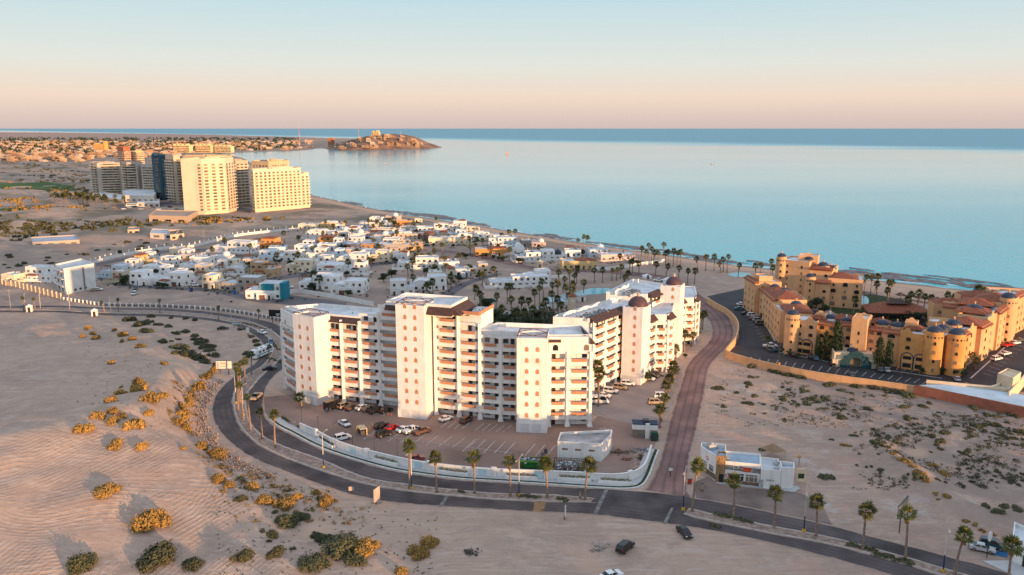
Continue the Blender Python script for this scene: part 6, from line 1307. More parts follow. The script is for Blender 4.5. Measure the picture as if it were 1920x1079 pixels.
for k, (u, v, h) in enumerate([(447, 770, 10.6), (450, 756, 10.4), (457, 787, 9.6), (470, 806, 8.6), (492, 824, 9.4), (516, 840, 9.6), (451, 732, 8.4), (460, 720, 8.6), (472, 702, 7.6)]): palm(u, v, h, "slim sunlit palm at the left road bend, %s nearest of its cluster" % ["fourth", "fifth", "third", "sixth", "second", "first", "seventh", "eighth", "ninth"][k] if k not in (3,) else "slim sunlit palm at the left road bend between the two carriageways", "palms at the left road bend", .8)
for k, (u, v) in enumerate([(533, 690), (505, 680), (485, 608), (410, 600), (300, 588), (222, 585), (196, 586), (66, 580), (45, 582), (640, 0)][:9]): palm(u, v, 5.5, "small young palm on the median of the upper boulevard, %s from the right" % ORD[k], "young palms of the upper median", .6)
for k, (u, v, h, lab) in enumerate([(1122, 762, 9.5, "tall sunlit palm at the corner of the two white blocks, nearer one"), (1121, 745, 9.5, "tall sunlit palm at the corner of the two white blocks, farther one"), (566, 762, 3.2, "short stout palm at the foot of the left stair tower")]): palm(u, v, h, lab, None or "palms beside the white blocks", 1.25)
for k, (u, v, h) in enumerate([(1237, 802, 4.5), (1240, 790, 4.0), (1245, 775, 5.0), (1250, 752, 4.6), (1254, 735, 4.8), (1259, 722, 4.6), (1264, 712, 4.4), (1267, 690, 7.5), (1283, 660, 6.5), (1296, 650, 5.0), (1313, 625, 7.0), (1317, 618, 6.0), (1262, 640, 7.0), (1258, 655, 5.0)]): palm(u, v, h, "palm in the planted strip beside the paver road, %s from the near end" % ORD[k], "palms beside the paver road", 1.15)
# resort, beach and garden palms
BEACH = [(1085, 471), (1094, 468), (1102, 466), (1215, 486), (1222, 489), (1243, 480), (1202, 492), (1210, 497), (1225, 497), (1234, 499), (1248, 498), (1254, 499), (1262, 500), (1269, 497), (1276, 502), (1308, 508), (1323, 508), (1339, 508), (1351, 512), (1356, 510), (1384, 520), (1363, 511), (1162, 508), (1163, 523), (1180, 516), (1198, 515), (1186, 512), (1229, 516), (1249, 520), (1272, 526), (1289, 531), (1302, 533), (1115, 529), (1130, 530), (1147, 527), (1156, 526), (1168, 540), (1178, 535), (1076, 540), (1056, 548), (1048, 533), (1068, 534), (1081, 531), (1035, 560), (1046, 558), (1062, 566), (1075, 556), (1094, 556)]
for k, (u, v) in enumerate(BEACH): palm(u, v, 8.5 if v < 512 else 6.5, "fan palm in the loose grove on the sand between the white blocks and the beach", "palms of the beach grove", 1.15)
RES = [(1581, 545), (1586, 550), (1590, 552), (1604, 552), (1620, 552), (1416, 525), (1447, 525), (1445, 518), (1425, 520), (1608, 548), (1613, 558), (1632, 553), (1641, 549), (1643, 560), (1664, 562), (1668, 555), (1663, 572), (1704, 580), (1719, 583), (1731, 590), (1744, 592), (1775, 590), (1786, 592), (1788, 585), (1830, 568), (1836, 570), (1795, 585), (1842, 576), (1700, 596), (1600, 590)]
for k, (u, v) in enumerate(RES): palm(u, v, 8.0, "fan palm in the gardens of the ochre resort by the beach", "palms of the resort gardens", 1.15)
for k, (u, v, h) in enumerate([(1438, 656, 4.5), (1835, 675, 5), (1826, 690, 4), (1828, 694, 3.6)]): palm(u, v, h, "short palm in the resort car park, %s from the left" % ORD[k], "car park palms", .9)
GARD = [(903, 590, 9), (951, 570, 8), (955, 562, 6), (958, 598, 8), (977, 590, 7), (992, 596, 8), (1003, 588, 9), (1012, 570, 9), (1019, 562, 8), (1026, 600, 8), (1037, 585, 9), (1046, 592, 8), (940, 610, 7), (970, 612, 7), (1000, 612, 8), (1055, 600, 7), (1018, 610, 8), (930, 580, 6), (1066, 585, 7), (985, 618, 7), (1074, 570, 8), (890, 562, 5)]
for u, v, h in GARD: palm(u, v, h, "palm in the shaded garden between the two white blocks", "palms of the shaded garden", 1.2)
TOWN = [(677, 512), (692, 505), (765, 520), (774, 541), (846, 540), (812, 555), (800, 555), (835, 505), (862, 500), (882, 478), (935, 478), (955, 486), (905, 535), (925, 528), (830, 478), (785, 485), (773, 512), (745, 452), (732, 430), (738, 425), (708, 432), (700, 440), (716, 437), (776, 432), (818, 425), (824, 438), (632, 452), (660, 450), (700, 470), (710, 482), (586, 482), (604, 455), (533, 456), (423, 470), (468, 480), (399, 488), (520, 500), (560, 500), (585, 540), (600, 545), (470, 515), (655, 512), (672, 488), (690, 428), (648, 430), (610, 432), (626, 436), (955, 450), (965, 448), (1012, 480), (868, 462), (880, 466), (892, 464), (905, 466), (780, 500), (792, 498), (804, 496), (815, 492), (836, 520)]
for u, v in TOWN: palm(u, v, 6.5, "palm standing between the villas of the suburb", "palms of the suburb", 1.25)
rr = rng(55)
for k in range(34):
    u = rr.uniform(85, 245); v = 372 + (u - 85) * .11 + rr.uniform(-4, 10); palm(u, v, 9, "sunlit palm lining the drive to the seafront towers", "palms before the towers", 1.7)
# ---- broadleaf and conifer trees
def tree_mesh(i, tall):
    def f():
        rr = rng(700 + i); b = MB(); t = MB(); h = 1.0
        t.tube([(0, 0, -.05), (.01, .01, .3), (.02, 0, .8 if tall else .5)], [.05, .04, .02], 6)
        if tall:
            for k in range(46): z = .18 + .8 * k / 46; r = .24 * (1 - z) + .03; a = k * 2.4; d = r * rr.uniform(.3, .9); c = (math.cos(a) * d, math.sin(a) * d, z); clump(b, c, .09 + .06 * (1 - z), rr, 26, .03, 0, .8, .2); t.tube([(0, 0, z - .02), c], [.012, .005], 4)
        else:
            for k in range(16): a = rr.uniform(0, 6.28); d = rr.uniform(0, .36); c = (math.cos(a) * d, math.sin(a) * d, rr.uniform(.42, .82) - d * .3); clump(b, c, rr.uniform(.14, .22), rr, 70, .045, 0, .8, .4); t.tube([(0, 0, .28), (c[0] * .5, c[1] * .5, .42), c], [.03, .02, .008], 4)
        return b.mesh("crown", tree_leaf), t.mesh("trunk", bark)
    return cached(("tree", i, tall), f)
def tree(u, v, h, label, group, tall=0, wd=1.0):
    x, y = G(u, v); r = rng(int(u * 3 + v)); o = thing("conifer_tree" if tall else "garden_tree", label, "tree", (x, y, 0), r.uniform(0, 6.28), group); c, t = tree_mesh(r.randrange(3), tall); put("trunk", t, o, (0, 0, 0), 0, (h, h, h)); put("crown", c, o, (0, 0, 0), 0, (h * wd, h * wd, h)); return o
for u, v, h, lab in ((1546, 676, 11, "left of the three dark conifers before the ochre front wing"), (1566, 677, 15, "tallest middle conifer before the ochre front wing"), (1532, 674, 9, "sparse brownish tree left of the conifers before the ochre front wing"), (1646, 694, 12, "dark conifer right of the kiosk"), (1664, 695, 11, "sparse conifer farther right of the kiosk")): tree(u, v, h, lab, "conifers before the ochre wing", 1, .75)
for k, (u, v, h) in enumerate([(910, 585, 8), (925, 606, 7), (945, 615, 7), (965, 600, 6), (990, 620, 7), (1010, 625, 7), (935, 596, 5), (1030, 622, 6), (1050, 612, 6), (1062, 606, 6), (900, 600, 6), (1005, 600, 5), (975, 625, 6), (955, 622, 6)]): tree(u, v, h, "leafy tree in the shaded garden between the two white blocks", "trees of the shaded garden", 0, 1.1)
SUB = [(600, 540, 6), (585, 545, 5), (545, 498, 4), (560, 452, 5), (630, 440, 5), (720, 530, 6), (735, 522, 6), (800, 515, 5), (815, 510, 5), (700, 490, 4), (860, 530, 5), (900, 525, 5), (985, 532, 4), (1000, 525, 4), (940, 445, 4), (955, 455, 5), (880, 510, 5), (640, 468, 4), (690, 455, 5), (735, 440, 6), (720, 420, 6), (740, 425, 6), (272, 524, 4), (236, 533, 6), (466, 505, 5), (500, 508, 4), (740, 482, 4), (706, 487, 4), (873, 485, 4), (905, 485, 4), (925, 487, 3.4), (935, 489, 3.4), (943, 490, 3.4), (912, 484, 4), (868, 482, 3.4), (1135, 480, 5), (1090, 480, 5), (630, 505, 4), (640, 500, 4), (650, 470, 5), (780, 440, 5), (800, 460, 4), (850, 465, 3)]
for u, v, h in SUB: tree(u, v, h, "leafy garden tree between the villas of the suburb", "garden trees of the suburb", 0, 1.25)
for u, v, h in [(1480, 668, 2.4), (1470, 662, 2.4), (1495, 672, 2.2), (1765, 702, 3), (1790, 706, 3), (1805, 706, 3), (1727, 700, 2.4), (1515, 585, 5), (1530, 580, 6), (1546, 590, 5), (1440, 605, 3), (1450, 612, 3), (1430, 598, 3), (1700, 600, 5), (1720, 604, 5), (1740, 608, 6), (1755, 604, 5), (1208, 714, 4), (1213, 716, 3.4), (1225, 640, 4), (1296, 640, 2.4), (1270, 700, 2), (1285, 672, 2)]: tree(u, v, h, "dark hedge like bush beside the resort buildings", "bushes of the resort", 0, 1.4)
flat_px("garden_lawn", [(915, 600), (960, 585), (1030, 585), (1065, 600), (1060, 625), (960, 632), (925, 622)], .04, grass_m); flat_px("garden_path", [(930, 592), (960, 583), (1000, 578), (1030, 572), (1032, 576), (1000, 582), (962, 588), (934, 597)], .06, conc)
flat_px("verge_lawn", [(668, 520), (690, 524), (690, 530), (672, 528)], .05, grass_m); 
def golf(px):
    P = np.array(GP(px)); x0, y0 = P.min(0); x1, y1 = P.max(0); X, Y = np.meshgrid(np.linspace(x0, x1, 60), np.linspace(y0, y1, 24)); Z = terrain(X.ravel(), Y.ravel()).reshape(X.shape) + .5; ins = sdist(X.ravel(), Y.ravel(), P).reshape(X.shape) > 0
    b = MB(); b.v = [tuple(t) for t in np.stack([X, Y, Z], -1).reshape(-1, 3).tolist()]
    for j in range(23):
        for i in range(59):
            if ins[j, i] and ins[j + 1, i + 1]: b.f.append((j * 60 + i, j * 60 + i + 1, (j + 1) * 60 + i + 1, (j + 1) * 60 + i)); b.m.append(0); b.sm.append(True)
    b.build("golf_green", mat("green fairway", (.05, .12, .02), .9, .2, .05), kind="structure")
golf([(-10, 347), (60, 343), (140, 350), (150, 358), (100, 361), (30, 358), (-10, 354)]); golf([(-10, 392), (50, 394), (60, 400), (-10, 402)])
# ------------------------------------------------------------------ vehicles
tyre_m = mat("tyre rubber", (.02, .02, .02), .9); rim_m = mat("alloy rim", (.45, .45, .46), .35, metal=.8); car_glass = mat("car window glass", (.015, .018, .022), .08, spec=.6); lamp_m = mat("clear headlamp", (.75, .75, .72), .2); tail_m = mat("red tail lamp", (.45, .02, .02), .3); chrome = mat("dark bumper", (.06, .06, .065), .5)
PAINT = dict(white=(.80, .80, .80), black=(.012, .012, .014), grey=(.11, .115, .12), silver=(.45, .46, .47), tan=(.40, .29, .20), red=(.50, .015, .02), brown=(.13, .065, .045), blue=(.06, .16, .26), teal=(.02, .07, .09), maroon=(.26, .05, .045))
def paint(c): return mat("car paint " + c, PAINT[c], .28, .03, 1, spec=.6)
# profiles: (x, z) of the lower body; cabin: base and roof stations
TYPES = dict(
 sedan=dict(L=4.6, W=1.8, body=[(-2.3, .35), (-2.3, .85), (-2.15, 1.0), (-1.3, 1.02), (.95, .98), (2.1, .86), (2.3, .7), (2.3, .35)], cab=(-1.65, 1.2, -.95, .35, 1.0, 1.45), wx=(-1.4, 1.4), wr=.33),
 suv=dict(L=4.7, W=1.9, body=[(-2.35, .4), (-2.35, 1.05), (-2.2, 1.12), (1.0, 1.12), (2.15, 1.02), (2.35, .85), (2.35, .4)], cab=(-2.25, 1.35, -1.95, .55, 1.12, 1.76), wx=(-1.45, 1.45), wr=.37),
 pickup=dict(L=5.5, W=1.95, body=[(-2.75, .45), (-2.75, 1.12), (1.3, 1.14), (2.5, 1.05), (2.75, .88), (2.75, .45)], cab=(-.75, 1.6, -.55, .85, 1.13, 1.82), wx=(-1.75, 1.75), wr=.4),
 van=dict(L=5.9, W=2.05, body=[(-2.95, .4), (-2.95, 1.25), (2.2, 1.25), (2.8, 1.1), (2.95, .8), (2.95, .4)], cab=(-2.93, 2.4, -2.9, 1.5, 1.25, 2.55), wx=(-1.9, 1.9), wr=.36))
def car_meshes(kind, c):
    def f():
        T = TYPES[kind]; w = T['W'] / 2; p = T['body']; n = len(p); b = MB()
        ys = [(-w, .95), (-w * .97, 1), (w * .97, 1), (w, .95)]
        for sgn in (-1, 1):
            pts = [(x, sgn * w * (1 if z < .8 else .94), z) for x, z in p]; b.add(pts, [tuple(range(n)) if sgn > 0 else tuple(range(n))[::-1]])
        L = [(x, -w * (1 if z < .8 else .94), z) for x, z in p]; Rr = [(x, w * (1 if z < .8 else .94), z) for x, z in p]
        b.add(L + Rr, [(i, n + i, n + (i + 1) % n, (i + 1) % n) for i in range(n)])
        x0, x1, r0, r1, z0, z1 = T['cab']; iw = w * .92; rw = w * .78 if kind != 'van' else w * .88
        b.add([(r0 - .05, -rw, z1), (r1 + .05, -rw, z1), (r1 + .05, rw, z1), (r0 - .05, rw, z1), (r0 + .05, -rw * .93, z1 + .06), (r1 - .1, -rw * .93, z1 + .06), (r1 - .1, rw * .93, z1 + .06), (r0 + .05, rw * .93, z1 + .06)], [(4, 5, 6, 7), (0, 1, 5, 4), (1, 2, 6, 5), (2, 3, 7, 6), (3, 0, 4, 7)])
        for xa, xb in (((x0 + x1) / 2 - .05, (r0 + r1) / 2 - .05), (x0 + .06, r0 + .02), (x1 - .05, r1 + .0)):   # pillars
            for s in (-1, 1): b.add([(xa - .06, s * iw * 1.005, z0), (xa + .08, s * iw * 1.005, z0), (xb + .08, s * rw * 1.01, z1), (xb - .06, s * rw * 1.01, z1)], [(0, 1, 2, 3)])
        if kind == 'van': b.box(-2.9, .4, -w * .955, w * .955, 1.2, 1.55); b.box(-2.9, .2, -w * .915, w * .915, 2.15, 2.55)
        if kind == 'pickup': b.box(-2.68, -.85, -w * .8, w * .8, 1.05, 1.135)
        body = b.mesh("body", paint(c)); g = MB()
        g.add([(x0, -iw, z0 - .02), (x1, -iw, z0 - .02), (x1, iw, z0 - .02), (x0, iw, z0 - .02), (r0, -rw, z1), (r1, -rw, z1), (r1, rw, z1), (r0, rw, z1)], [(0, 1, 5, 4), (1, 2, 6, 5), (2, 3, 7, 6), (3, 0, 4, 7)]); gl = g.mesh("windows", car_glass)
        return body, gl
    return cached(("car", kind, c), f)
def wheel_mesh(r):
    def f():
        b = MB(); n = 14; c = [(math.cos(2 * math.pi * i / n), math.sin(2 * math.pi * i / n)) for i in range(n)]
        b.add([(r * a, -.11, r * e) for a, e in c] + [(r * a, .11, r * e) for a, e in c], [(i, (i + 1) % n, n + (i + 1) % n, n + i) for i in range(n)], 0, True)
        for y in (-.112, .112): b.add([(r * a, y, r * e) for a, e in c], [tuple(range(n))], 0); b.add([(r * .62 * a, y * 1.04, r * .62 * e) for a, e in c], [tuple(range(n))], 1)
        return b.mesh("wheel", [tyre_m, rim_m])
    return cached(("wheel", r), f)
def box_mesh(key, x, y, z, m, name): return cached(("bm", key), lambda: MB().box(-x / 2, x / 2, -y / 2, y / 2, -z / 2, z / 2).mesh(name, m))
NAMES = dict(sedan="parked_car", suv="parked_suv", pickup="pickup_truck", van="passenger_van")
def car(u, v, kind, c, heading, label, group=None, name=None, z=.06):
    "heading: degrees, 0 = nose towards +X, 90 = away from the viewer"
    x, y = G(u, v); T = TYPES[kind]; o = thing(name or NAMES[kind], label, dict(sedan="car", suv="car", pickup="pickup", van="van")[kind], (x, y, z), R(heading), group); b, g = car_meshes(kind, c)
    put("body", b, o); put("windows", g, o); w = T['W'] / 2
    for wx in T['wx']:
        for s in (-1, 1): put("wheel", wheel_mesh(T['wr']), o, (wx, s * (w - .07), T['wr']))
    L = T['L'] / 2
    for s in (-1, 1): put("headlight", box_mesh("hl", .12, .38, .16, lamp_m, "headlight"), o, (L - .03, s * w * .7, .74)); put("tail_light", box_mesh("tl", .1, .26, .22, tail_m, "tail_light"), o, (-L + .01, s * w * .78, .88))
    put("bumper", box_mesh("bp" + kind, .16, T['W'] * .96, .2, chrome, "bumper"), o, (L, 0, .42)); put("bumper", box_mesh("bp" + kind, .16, T['W'] * .96, .2, chrome, "bumper"), o, (-L, 0, .42)); return o
GA = "cars parked before the curved white block"
for a in [(625, 766, 'van', 'black', 48, "black van leftmost in the row at the foot of the curved block"), (646, 765, 'suv', 'tan', 50, "tan car between the black van and the brown car"), (660, 768, 'sedan', 'brown', 50, "brown car third in the row at the foot of the curved block"), (679, 768, 'sedan', 'white', 50, "white car fourth in the row at the foot of the curved block"), (691, 770, 'sedan', 'grey', 50, "grey car right of the white one at the foot of the block"), (705, 773, 'pickup', 'black', 48, "black pickup parked near the middle stair tower"), (723, 773, 'sedan', 'black', 46, "black car last in the row beside the middle stair tower"),
          (646, 798, 'sedan', 'white', -50, "white car driving through the lot left of the yellow posts"), (642, 825, 'suv', 'white', 38, "white estate car beside the white boundary wall"), (717, 804, 'suv', 'black', 38, "black car next to the red car"), (735, 806, 'sedan', 'red', 46, "red car in the parking lot"), (720, 818, 'suv', 'black', 38, "black car in front of the red car"), (757, 809, 'sedan', 'white', 46, "white car right of the red car"), (773, 811, 'pickup', 'white', 42, "white pickup in the middle of the parking lot"), (791, 813, 'pickup', 'brown', 44, "dark brown pickup right of the white pickup"), (836, 789, 'sedan', 'white', 44, "white car beside the right face of the middle tower"), (874, 792, 'suv', 'brown', 58, "dark brown car parked under the right hand balconies"), (779, 864, 'sedan', 'maroon', 24, "maroon car half hidden behind the white wall")]: car(*a, GA)
GB = "cars parked before the domed white block"
for a in [(1123, 757, 'van', 'white', 6, "white passenger van beside the sunlit palms"), (1132, 745, 'sedan', 'white', -20, "white car behind the passenger van"), (1145, 737, 'suv', 'white', -24, "white car left of the tan one before the domed block"), (1163, 730, 'suv', 'tan', -26, "tan car between two white ones before the domed block"), (1177, 723, 'suv', 'white', -8, "white car nearest the domed stair tower"), (1215, 713, 'sedan', 'white', -30, "white car nosed under the dark bush"), (1222, 708, 'sedan', 'black', -30, "black car behind the dark bush"), (1231, 704, 'sedan', 'grey', -30, "grey car farthest right before the domed block"), (1240, 746, 'suv', 'white', 2, "white car parked by the row of palms"), (1229, 758, 'suv', 'tan', 4, "tan car parked by the row of palms"), (1260, 663, 'van', 'silver', -10, "silver van between the far wing and the paver road"), (1250, 660, 'sedan', 'white', 20, "white car beside the silver van")]: car(*a, GB)
GR = "vehicles on the boulevard"
for a in [(492, 626, 'sedan', 'white', -40, "white car driving round the upper road bend", GR), (508, 645, 'suv', 'blue', -75, "blue grey car following behind the motorhome", GR), (505, 694, 'sedan', 'black', 30, "black car on the inner carriageway behind the motorhome", GR), (481, 748, 'pickup', 'tan', -95, "tan pickup driving towards the viewer on the inner carriageway", GR), (418, 618, 'sedan', 'black', 18, "black car parked on the sand inside the bend", None), (1283, 1003, 'sedan', 'black', -76, "black car on the dirt just below the road junction", None), (1172, 1031, 'suv', 'black', 52, "black off road car alone on the bare dirt", None), (1146, 1085, 'sedan', 'white', 30, "white car roof cut by the bottom edge", None), (1841, 1033, 'sedan', 'silver', -28, "silver blue car beside the small white shop at lower right", None), (1860, 1027, 'suv', 'teal', -32, "dark teal car behind the silver blue one", None), (1085, 527, 'pickup', 'white', 0, "", None)]:
    if a[5]: car(*a[:6], a[6], "moving_car" if a[6] else None)
car(1234, 528, 'pickup', 'white', -5, "white pickup parked on the sand by the curving road")
for k, (u, v, kd, c, h) in enumerate([(1390, 573, 'sedan', 'white', 10), (1386, 581, 'sedan', 'blue', 8), (1400, 590, 'sedan', 'black', 8), (1410, 594, 'suv', 'white', 8), (1414, 600, 'sedan', 'maroon', 8), (1421, 603, 'suv', 'silver', 8), (1426, 609, 'suv', 'grey', 8), (1444, 652, 'pickup', 'white', 2), (1452, 660, 'sedan', 'teal', 10), (1489, 667, 'sedan', 'maroon', 70), (1520, 673, 'suv', 'black', 74), (1530, 675, 'sedan', 'blue', 74), (1597, 706, 'sedan', 'grey', 74), (1649, 696, 'sedan', 'grey', 80), (1662, 697, 'sedan', 'silver', 82), (1794, 714, 'sedan', 'silver', 72), (1868, 676, 'suv', 'white', 28), (1885, 666, 'sedan', 'white', 28), (1890, 650, 'pickup', 'red', 24), (1903, 646, 'sedan', 'white', 24), (1912, 641, 'sedan', 'grey', 24), (1560, 684, 'suv', 'black', 74)]):
    car(u, v, kd, c, h, "%s %s in the resort car park, %s along the row from the gate" % (c, dict(sedan="car", suv="tall car", pickup="pickup")[kd], ORD[k] if k < 14 else ["fifteenth", "sixteenth", "seventeenth", "eighteenth", "nineteenth", "twentieth", "next to last", "very last"][k - 14]), "cars in the resort car park")
for k, (u, v, kd, c, h, lab) in enumerate([(178, 546, 'sedan', 'tan', 10, "tan car left of two beside the tall white house"), (184, 545, 'sedan', 'white', 10, "white car right of two beside the tall white house"), (252, 553, 'suv', 'white', -80, "white car crossing the bare plot before the villas"), (254, 543, 'suv', 'grey', -70, "grey car on the street behind the crossing white car"), (381, 539, 'sedan', 'black', -8, "black car before the cream garage house"), (365, 537, 'suv', 'white', -10, "white boat like car beside the cream garage house"), (540, 541, 'pickup', 'white', 10, "white pickup right of the teal villa"), (910, 566, 'sedan', 'black', 8, "black car in the garden lot behind the middle tower"), (924, 566, 'sedan', 'teal', 8, "teal car in the garden lot behind the middle tower"), (928, 482, 'suv', 'white', 0, "white car parked by the ochre villa"), (575, 546, 'sedan', 'black', 5, "black car under the trees of the large white villa"), (490, 477, 'suv', 'white', -20, "white car beside the pale blue villa"), (800, 462, 'sedan', 'black', 5, "black car on the street by the brown tiled house"), (745, 548, 'sedan', 'white', 40, "")]):
    if lab: car(u, v, kd, c, h, lab)
rr = rng(61)
for k in range(16):
    u = 200 + k * 11 + rr.uniform(-3, 3); car(u, 393 - (k % 3) * 2.2 + (u - 200) * .01, rr.choice(('sedan', 'suv')), rr.choice(('white', 'silver', 'black', 'tan')), rr.uniform(-10, 20), "tiny parked car in the lot at the foot of the seafront towers", "cars at the foot of the towers")
# motorhome towing round the bend
x, y = G(491, 668); o = thing("motorhome", "large white motorhome with coloured stripes on the road bend", "motorhome", (x, y, .06), R(-108)); b = MB(); b.box(-5.2, 4.9, -1.25, 1.25, .5, 3.3); b.add([(4.9, -1.25, .5), (4.9, 1.25, .5), (4.9, 1.25, 3.3), (4.9, -1.25, 3.3), (5.3, -1.2, .5), (5.3, 1.2, .5), (5.3, 1.2, 1.5), (5.3, -1.2, 1.5)], [(4, 5, 6, 7), (7, 6, 2, 3), (0, 4, 7, 3), (5, 1, 2, 6)]); b.build("body", paint("white"), o)
q = MB(); q.add([(5.28, -1.1, 1.6), (5.28, 1.1, 1.6), (4.97, 1.1, 2.7), (4.97, -1.1, 2.7)], [(0, 1, 2, 3)]); q.build("windscreen", car_glass, o, (.04, 0, 0))
for s in (-1, 1):
    for k in range(4): put("window", box_mesh("rvw", 1.2, .04, .7, car_glass, "window"), o, (-4 + k * 2.2, s * 1.26, 2.3))
    put("stripe", box_mesh("rvs", 9.6, .03, .35, mat("teal stripe", (.05, .22, .30), .5), "stripe"), o, (-.2, s * 1.262, 1.35))
    for wx in (-2.6, 3.2): put("wheel", wheel_mesh(.48), o, (wx, s * 1.15, .48))
for k, (px_, py_) in enumerate(((-3, 0), (.4, .3), (2.6, -.2))): put("roof_unit", box_mesh("rvu", 1.1, .8, .35, unit_m, "roof_unit"), o, (px_, py_, 3.45))
# long white bus in the tower car park
x, y = G(248, 388); o = thing("coach_bus", "white bus parked at the foot of the seafront towers", "bus", (x, y, 0), .1); b = MB(); b.box(-6, 6, -1.3, 1.3, .5, 3.4); b.build("body", paint("white"), o); put("window", box_mesh("busw", 10.5, 2.64, .9, car_glass, "window"), o, (0, 0, 2.5))
for s in (-1, 1):
    for wx in (-3.6, 3.9): put("wheel", wheel_mesh(.5), o, (wx, s * 1.2, .5))
# ------------------------------------------------------------------ white car park wall with planters
wp = resample(smooth(GP(WALL_PX)), 240); r0 = wp[0]
o = thing("car_park_wall", "long low white wall curving round the parking lot with planter boxes", "wall", (r0[0], r0[1], 0)); q = [(x - r0[0], y - r0[1]) for x, y in wp]
b = MB(); b.wallring(q, -.2, 2.0, .3, closed=False); b.build("wall_panel", wwall, o); b = MB(); b.wallring(offset(q, -.08, False), 2.0, 2.14, .46, closed=False); b.build("coping", wwall, o)
pale_b = mat("pale blue wall panel", (.50, .66, .72), .85, .05, .5); dryp = mat("dry ornamental grass", (.30, .24, .12), .9, .3, 2)
def seg(i): a, c = Vector(q[i]), Vector(q[i + 1]); d = (c - a); return a, math.atan2(d.y, d.x)
for i in (16, 60, 98, 132, 158, 178, 200):
    a, rz = seg(i); b = MB(); b.box(-.6, .6, -.25, .5, 0, 2.45); put("pier", cached("pier", lambda: b.mesh("pier", wwall)), o, (a.x, a.y, 0), rz)
for i in (22, 66, 104, 138, 164, 184):
    a, rz = seg(i); b = MB(); b.box(0, 7.5, -1.1, -.02, 0, .95); b.box(-.3, 7.8, -1.2, -1.1, 0, .75); pl_ = put("planter_box", cached("plbox", lambda: b.mesh("planter_box", wwall)), o, (a.x, a.y, 0), rz)
    rr = rng(i); g = MB()
    for k in range(30): clump(g, (.3 + k * .24, -.55, 1.1), .28, rr, 7, .2, 0, 1.6, .1)
    g.build("planting", dryp if i > 30 else leafd, pl_)
for i in (48, 90, 124, 152): a, rz = seg(i); b = MB(); b.box(0, 2.2, -.04, .0, .3, 1.9); put("blue_panel", cached("bpan", lambda: b.mesh("blue_panel", pale_b)), o, (a.x, a.y, 0), rz)
# ---- small white service building in the lot
def poly_building(name, label, cat, px, h, m, roof, par=.6):
    pts = GP(px); x0, y0 = pts[0]; o = thing(name, label, cat, (x0, y0, 0)); p = [(x - x0, y - y0) for x, y in pts]; b = MB(); b.prism(p, -.2, h, 0, mt=1); b.wallring(p, h, h + par, .25); b.build("wall", [m, roof], o); return o, p
def on_wall(o, p, e, t, z, me, name, out=0.0):
    a = Vector(p[e]); c = Vector(p[(e + 1) % len(p)]); d = c - a; n = Vector((d.y, -d.x)).normalized() * out; return put(name, me, o, (a.x + d.x * t + n.x, a.y + d.y * t + n.y, z), math.atan2(d.y, d.x))
U = GP([(1045, 861), (1128, 866), (1143, 850)]); DB = Vector(G(1049, 843)) - Vector(U[0])
SBx = [(1045, 861), (1127, 866), (1145, 848), (1147, 838), (1050, 843)]
o, p = poly_building("service_building", "small white flat roofed building in the parking lot with three brown slot windows", "building", SBx, 4.2, wwall, mat("stained grey roof", (.42, .40, .40), .9, .3, .25, detail=6))
slot = cached("slotw", lambda: MB().box(-.75, .75, -.05, .06, 0, .45).mesh("slot_window", mat("brown slot", (.26, .13, .07), .7)))
for t in (.17, .47, .78): on_wall(o, p, 0, t, 2.6, slot, "slot_window")
# ---- rubbish enclosure beside it
x0, y0 = G(1036, 884); o = thing("rubbish_enclosure", "slatted brown enclosure heaped with rubbish before the small white building", "enclosure", (x0, y0, 0)); pe = [(x - x0, y - y0) for x, y in GP([(1036, 885), (1103, 888), (1112, 872), (1040, 868)])]
rust = mat("rusty brown slats", (.10, .055, .04), .9, .3, 2)
sl = cached("slat", lambda: MB().box(-.06, .06, -.03, .03, 0, 1.5).mesh("slat", rust))
for e in range(4):
    a, c = Vector(pe[e]), Vector(pe[(e + 1) % 4]); n = int((c - a).length / .42)
    for k in range(n): s_ = a.lerp(c, k / n); put("slat", sl, o, (s_.x, s_.y, 0), math.atan2((c - a).y, (c - a).x) + .3)
    b = MB(); d = c - a; b.box(0, d.length, -.04, .04, 1.4, 1.5); b.build("rail", rust, o, (a.x, a.y, 0), math.atan2(d.y, d.x))
rr = rng(71); b = MB(); A_, B_, D_ = Vector(pe[0]), Vector(pe[1]), Vector(pe[3])
for k in range(420):
    s_, t_ = rr.uniform(.04, .96), rr.uniform(.06, .94); c = A_ + (B_ - A_) * s_ + (D_ - A_) * t_; h = .9 * (1 - abs(2 * s_ - 1) ** 3) * (1 - abs(2 * t_ - 1) ** 2) + rr.uniform(0, .3); z = rr.uniform(.12, .35); rot = Matrix.Rotation(rr.uniform(0, 3), 3, 'Z') @ Matrix.Rotation(rr.uniform(0, 1), 3, 'X'); vs = [rot @ Vector((i * z, j * z * .7, k2 * z * .6)) + Vector((c.x, c.y, h)) for i in (-1, 1) for j in (-1, 1) for k2 in (-1, 1)]
    b.add(vs, [(0, 1, 3, 2), (4, 6, 7, 5), (0, 4, 5, 1), (2, 3, 7, 6), (0, 2, 6, 4), (1, 5, 7, 3)], rr.choice((0, 0, 1, 2, 3, 4, 5)))
RUB = [mat("rubbish %d" % i, c, .8) for i, c in enumerate(((.45, .42, .40), (.12, .16, .22), (.30, .12, .08), (.06, .16, .12), (.55, .55, .58), (.16, .12, .10)))]
ob = b.build("rubbish_heap", RUB, o, kind="stuff")
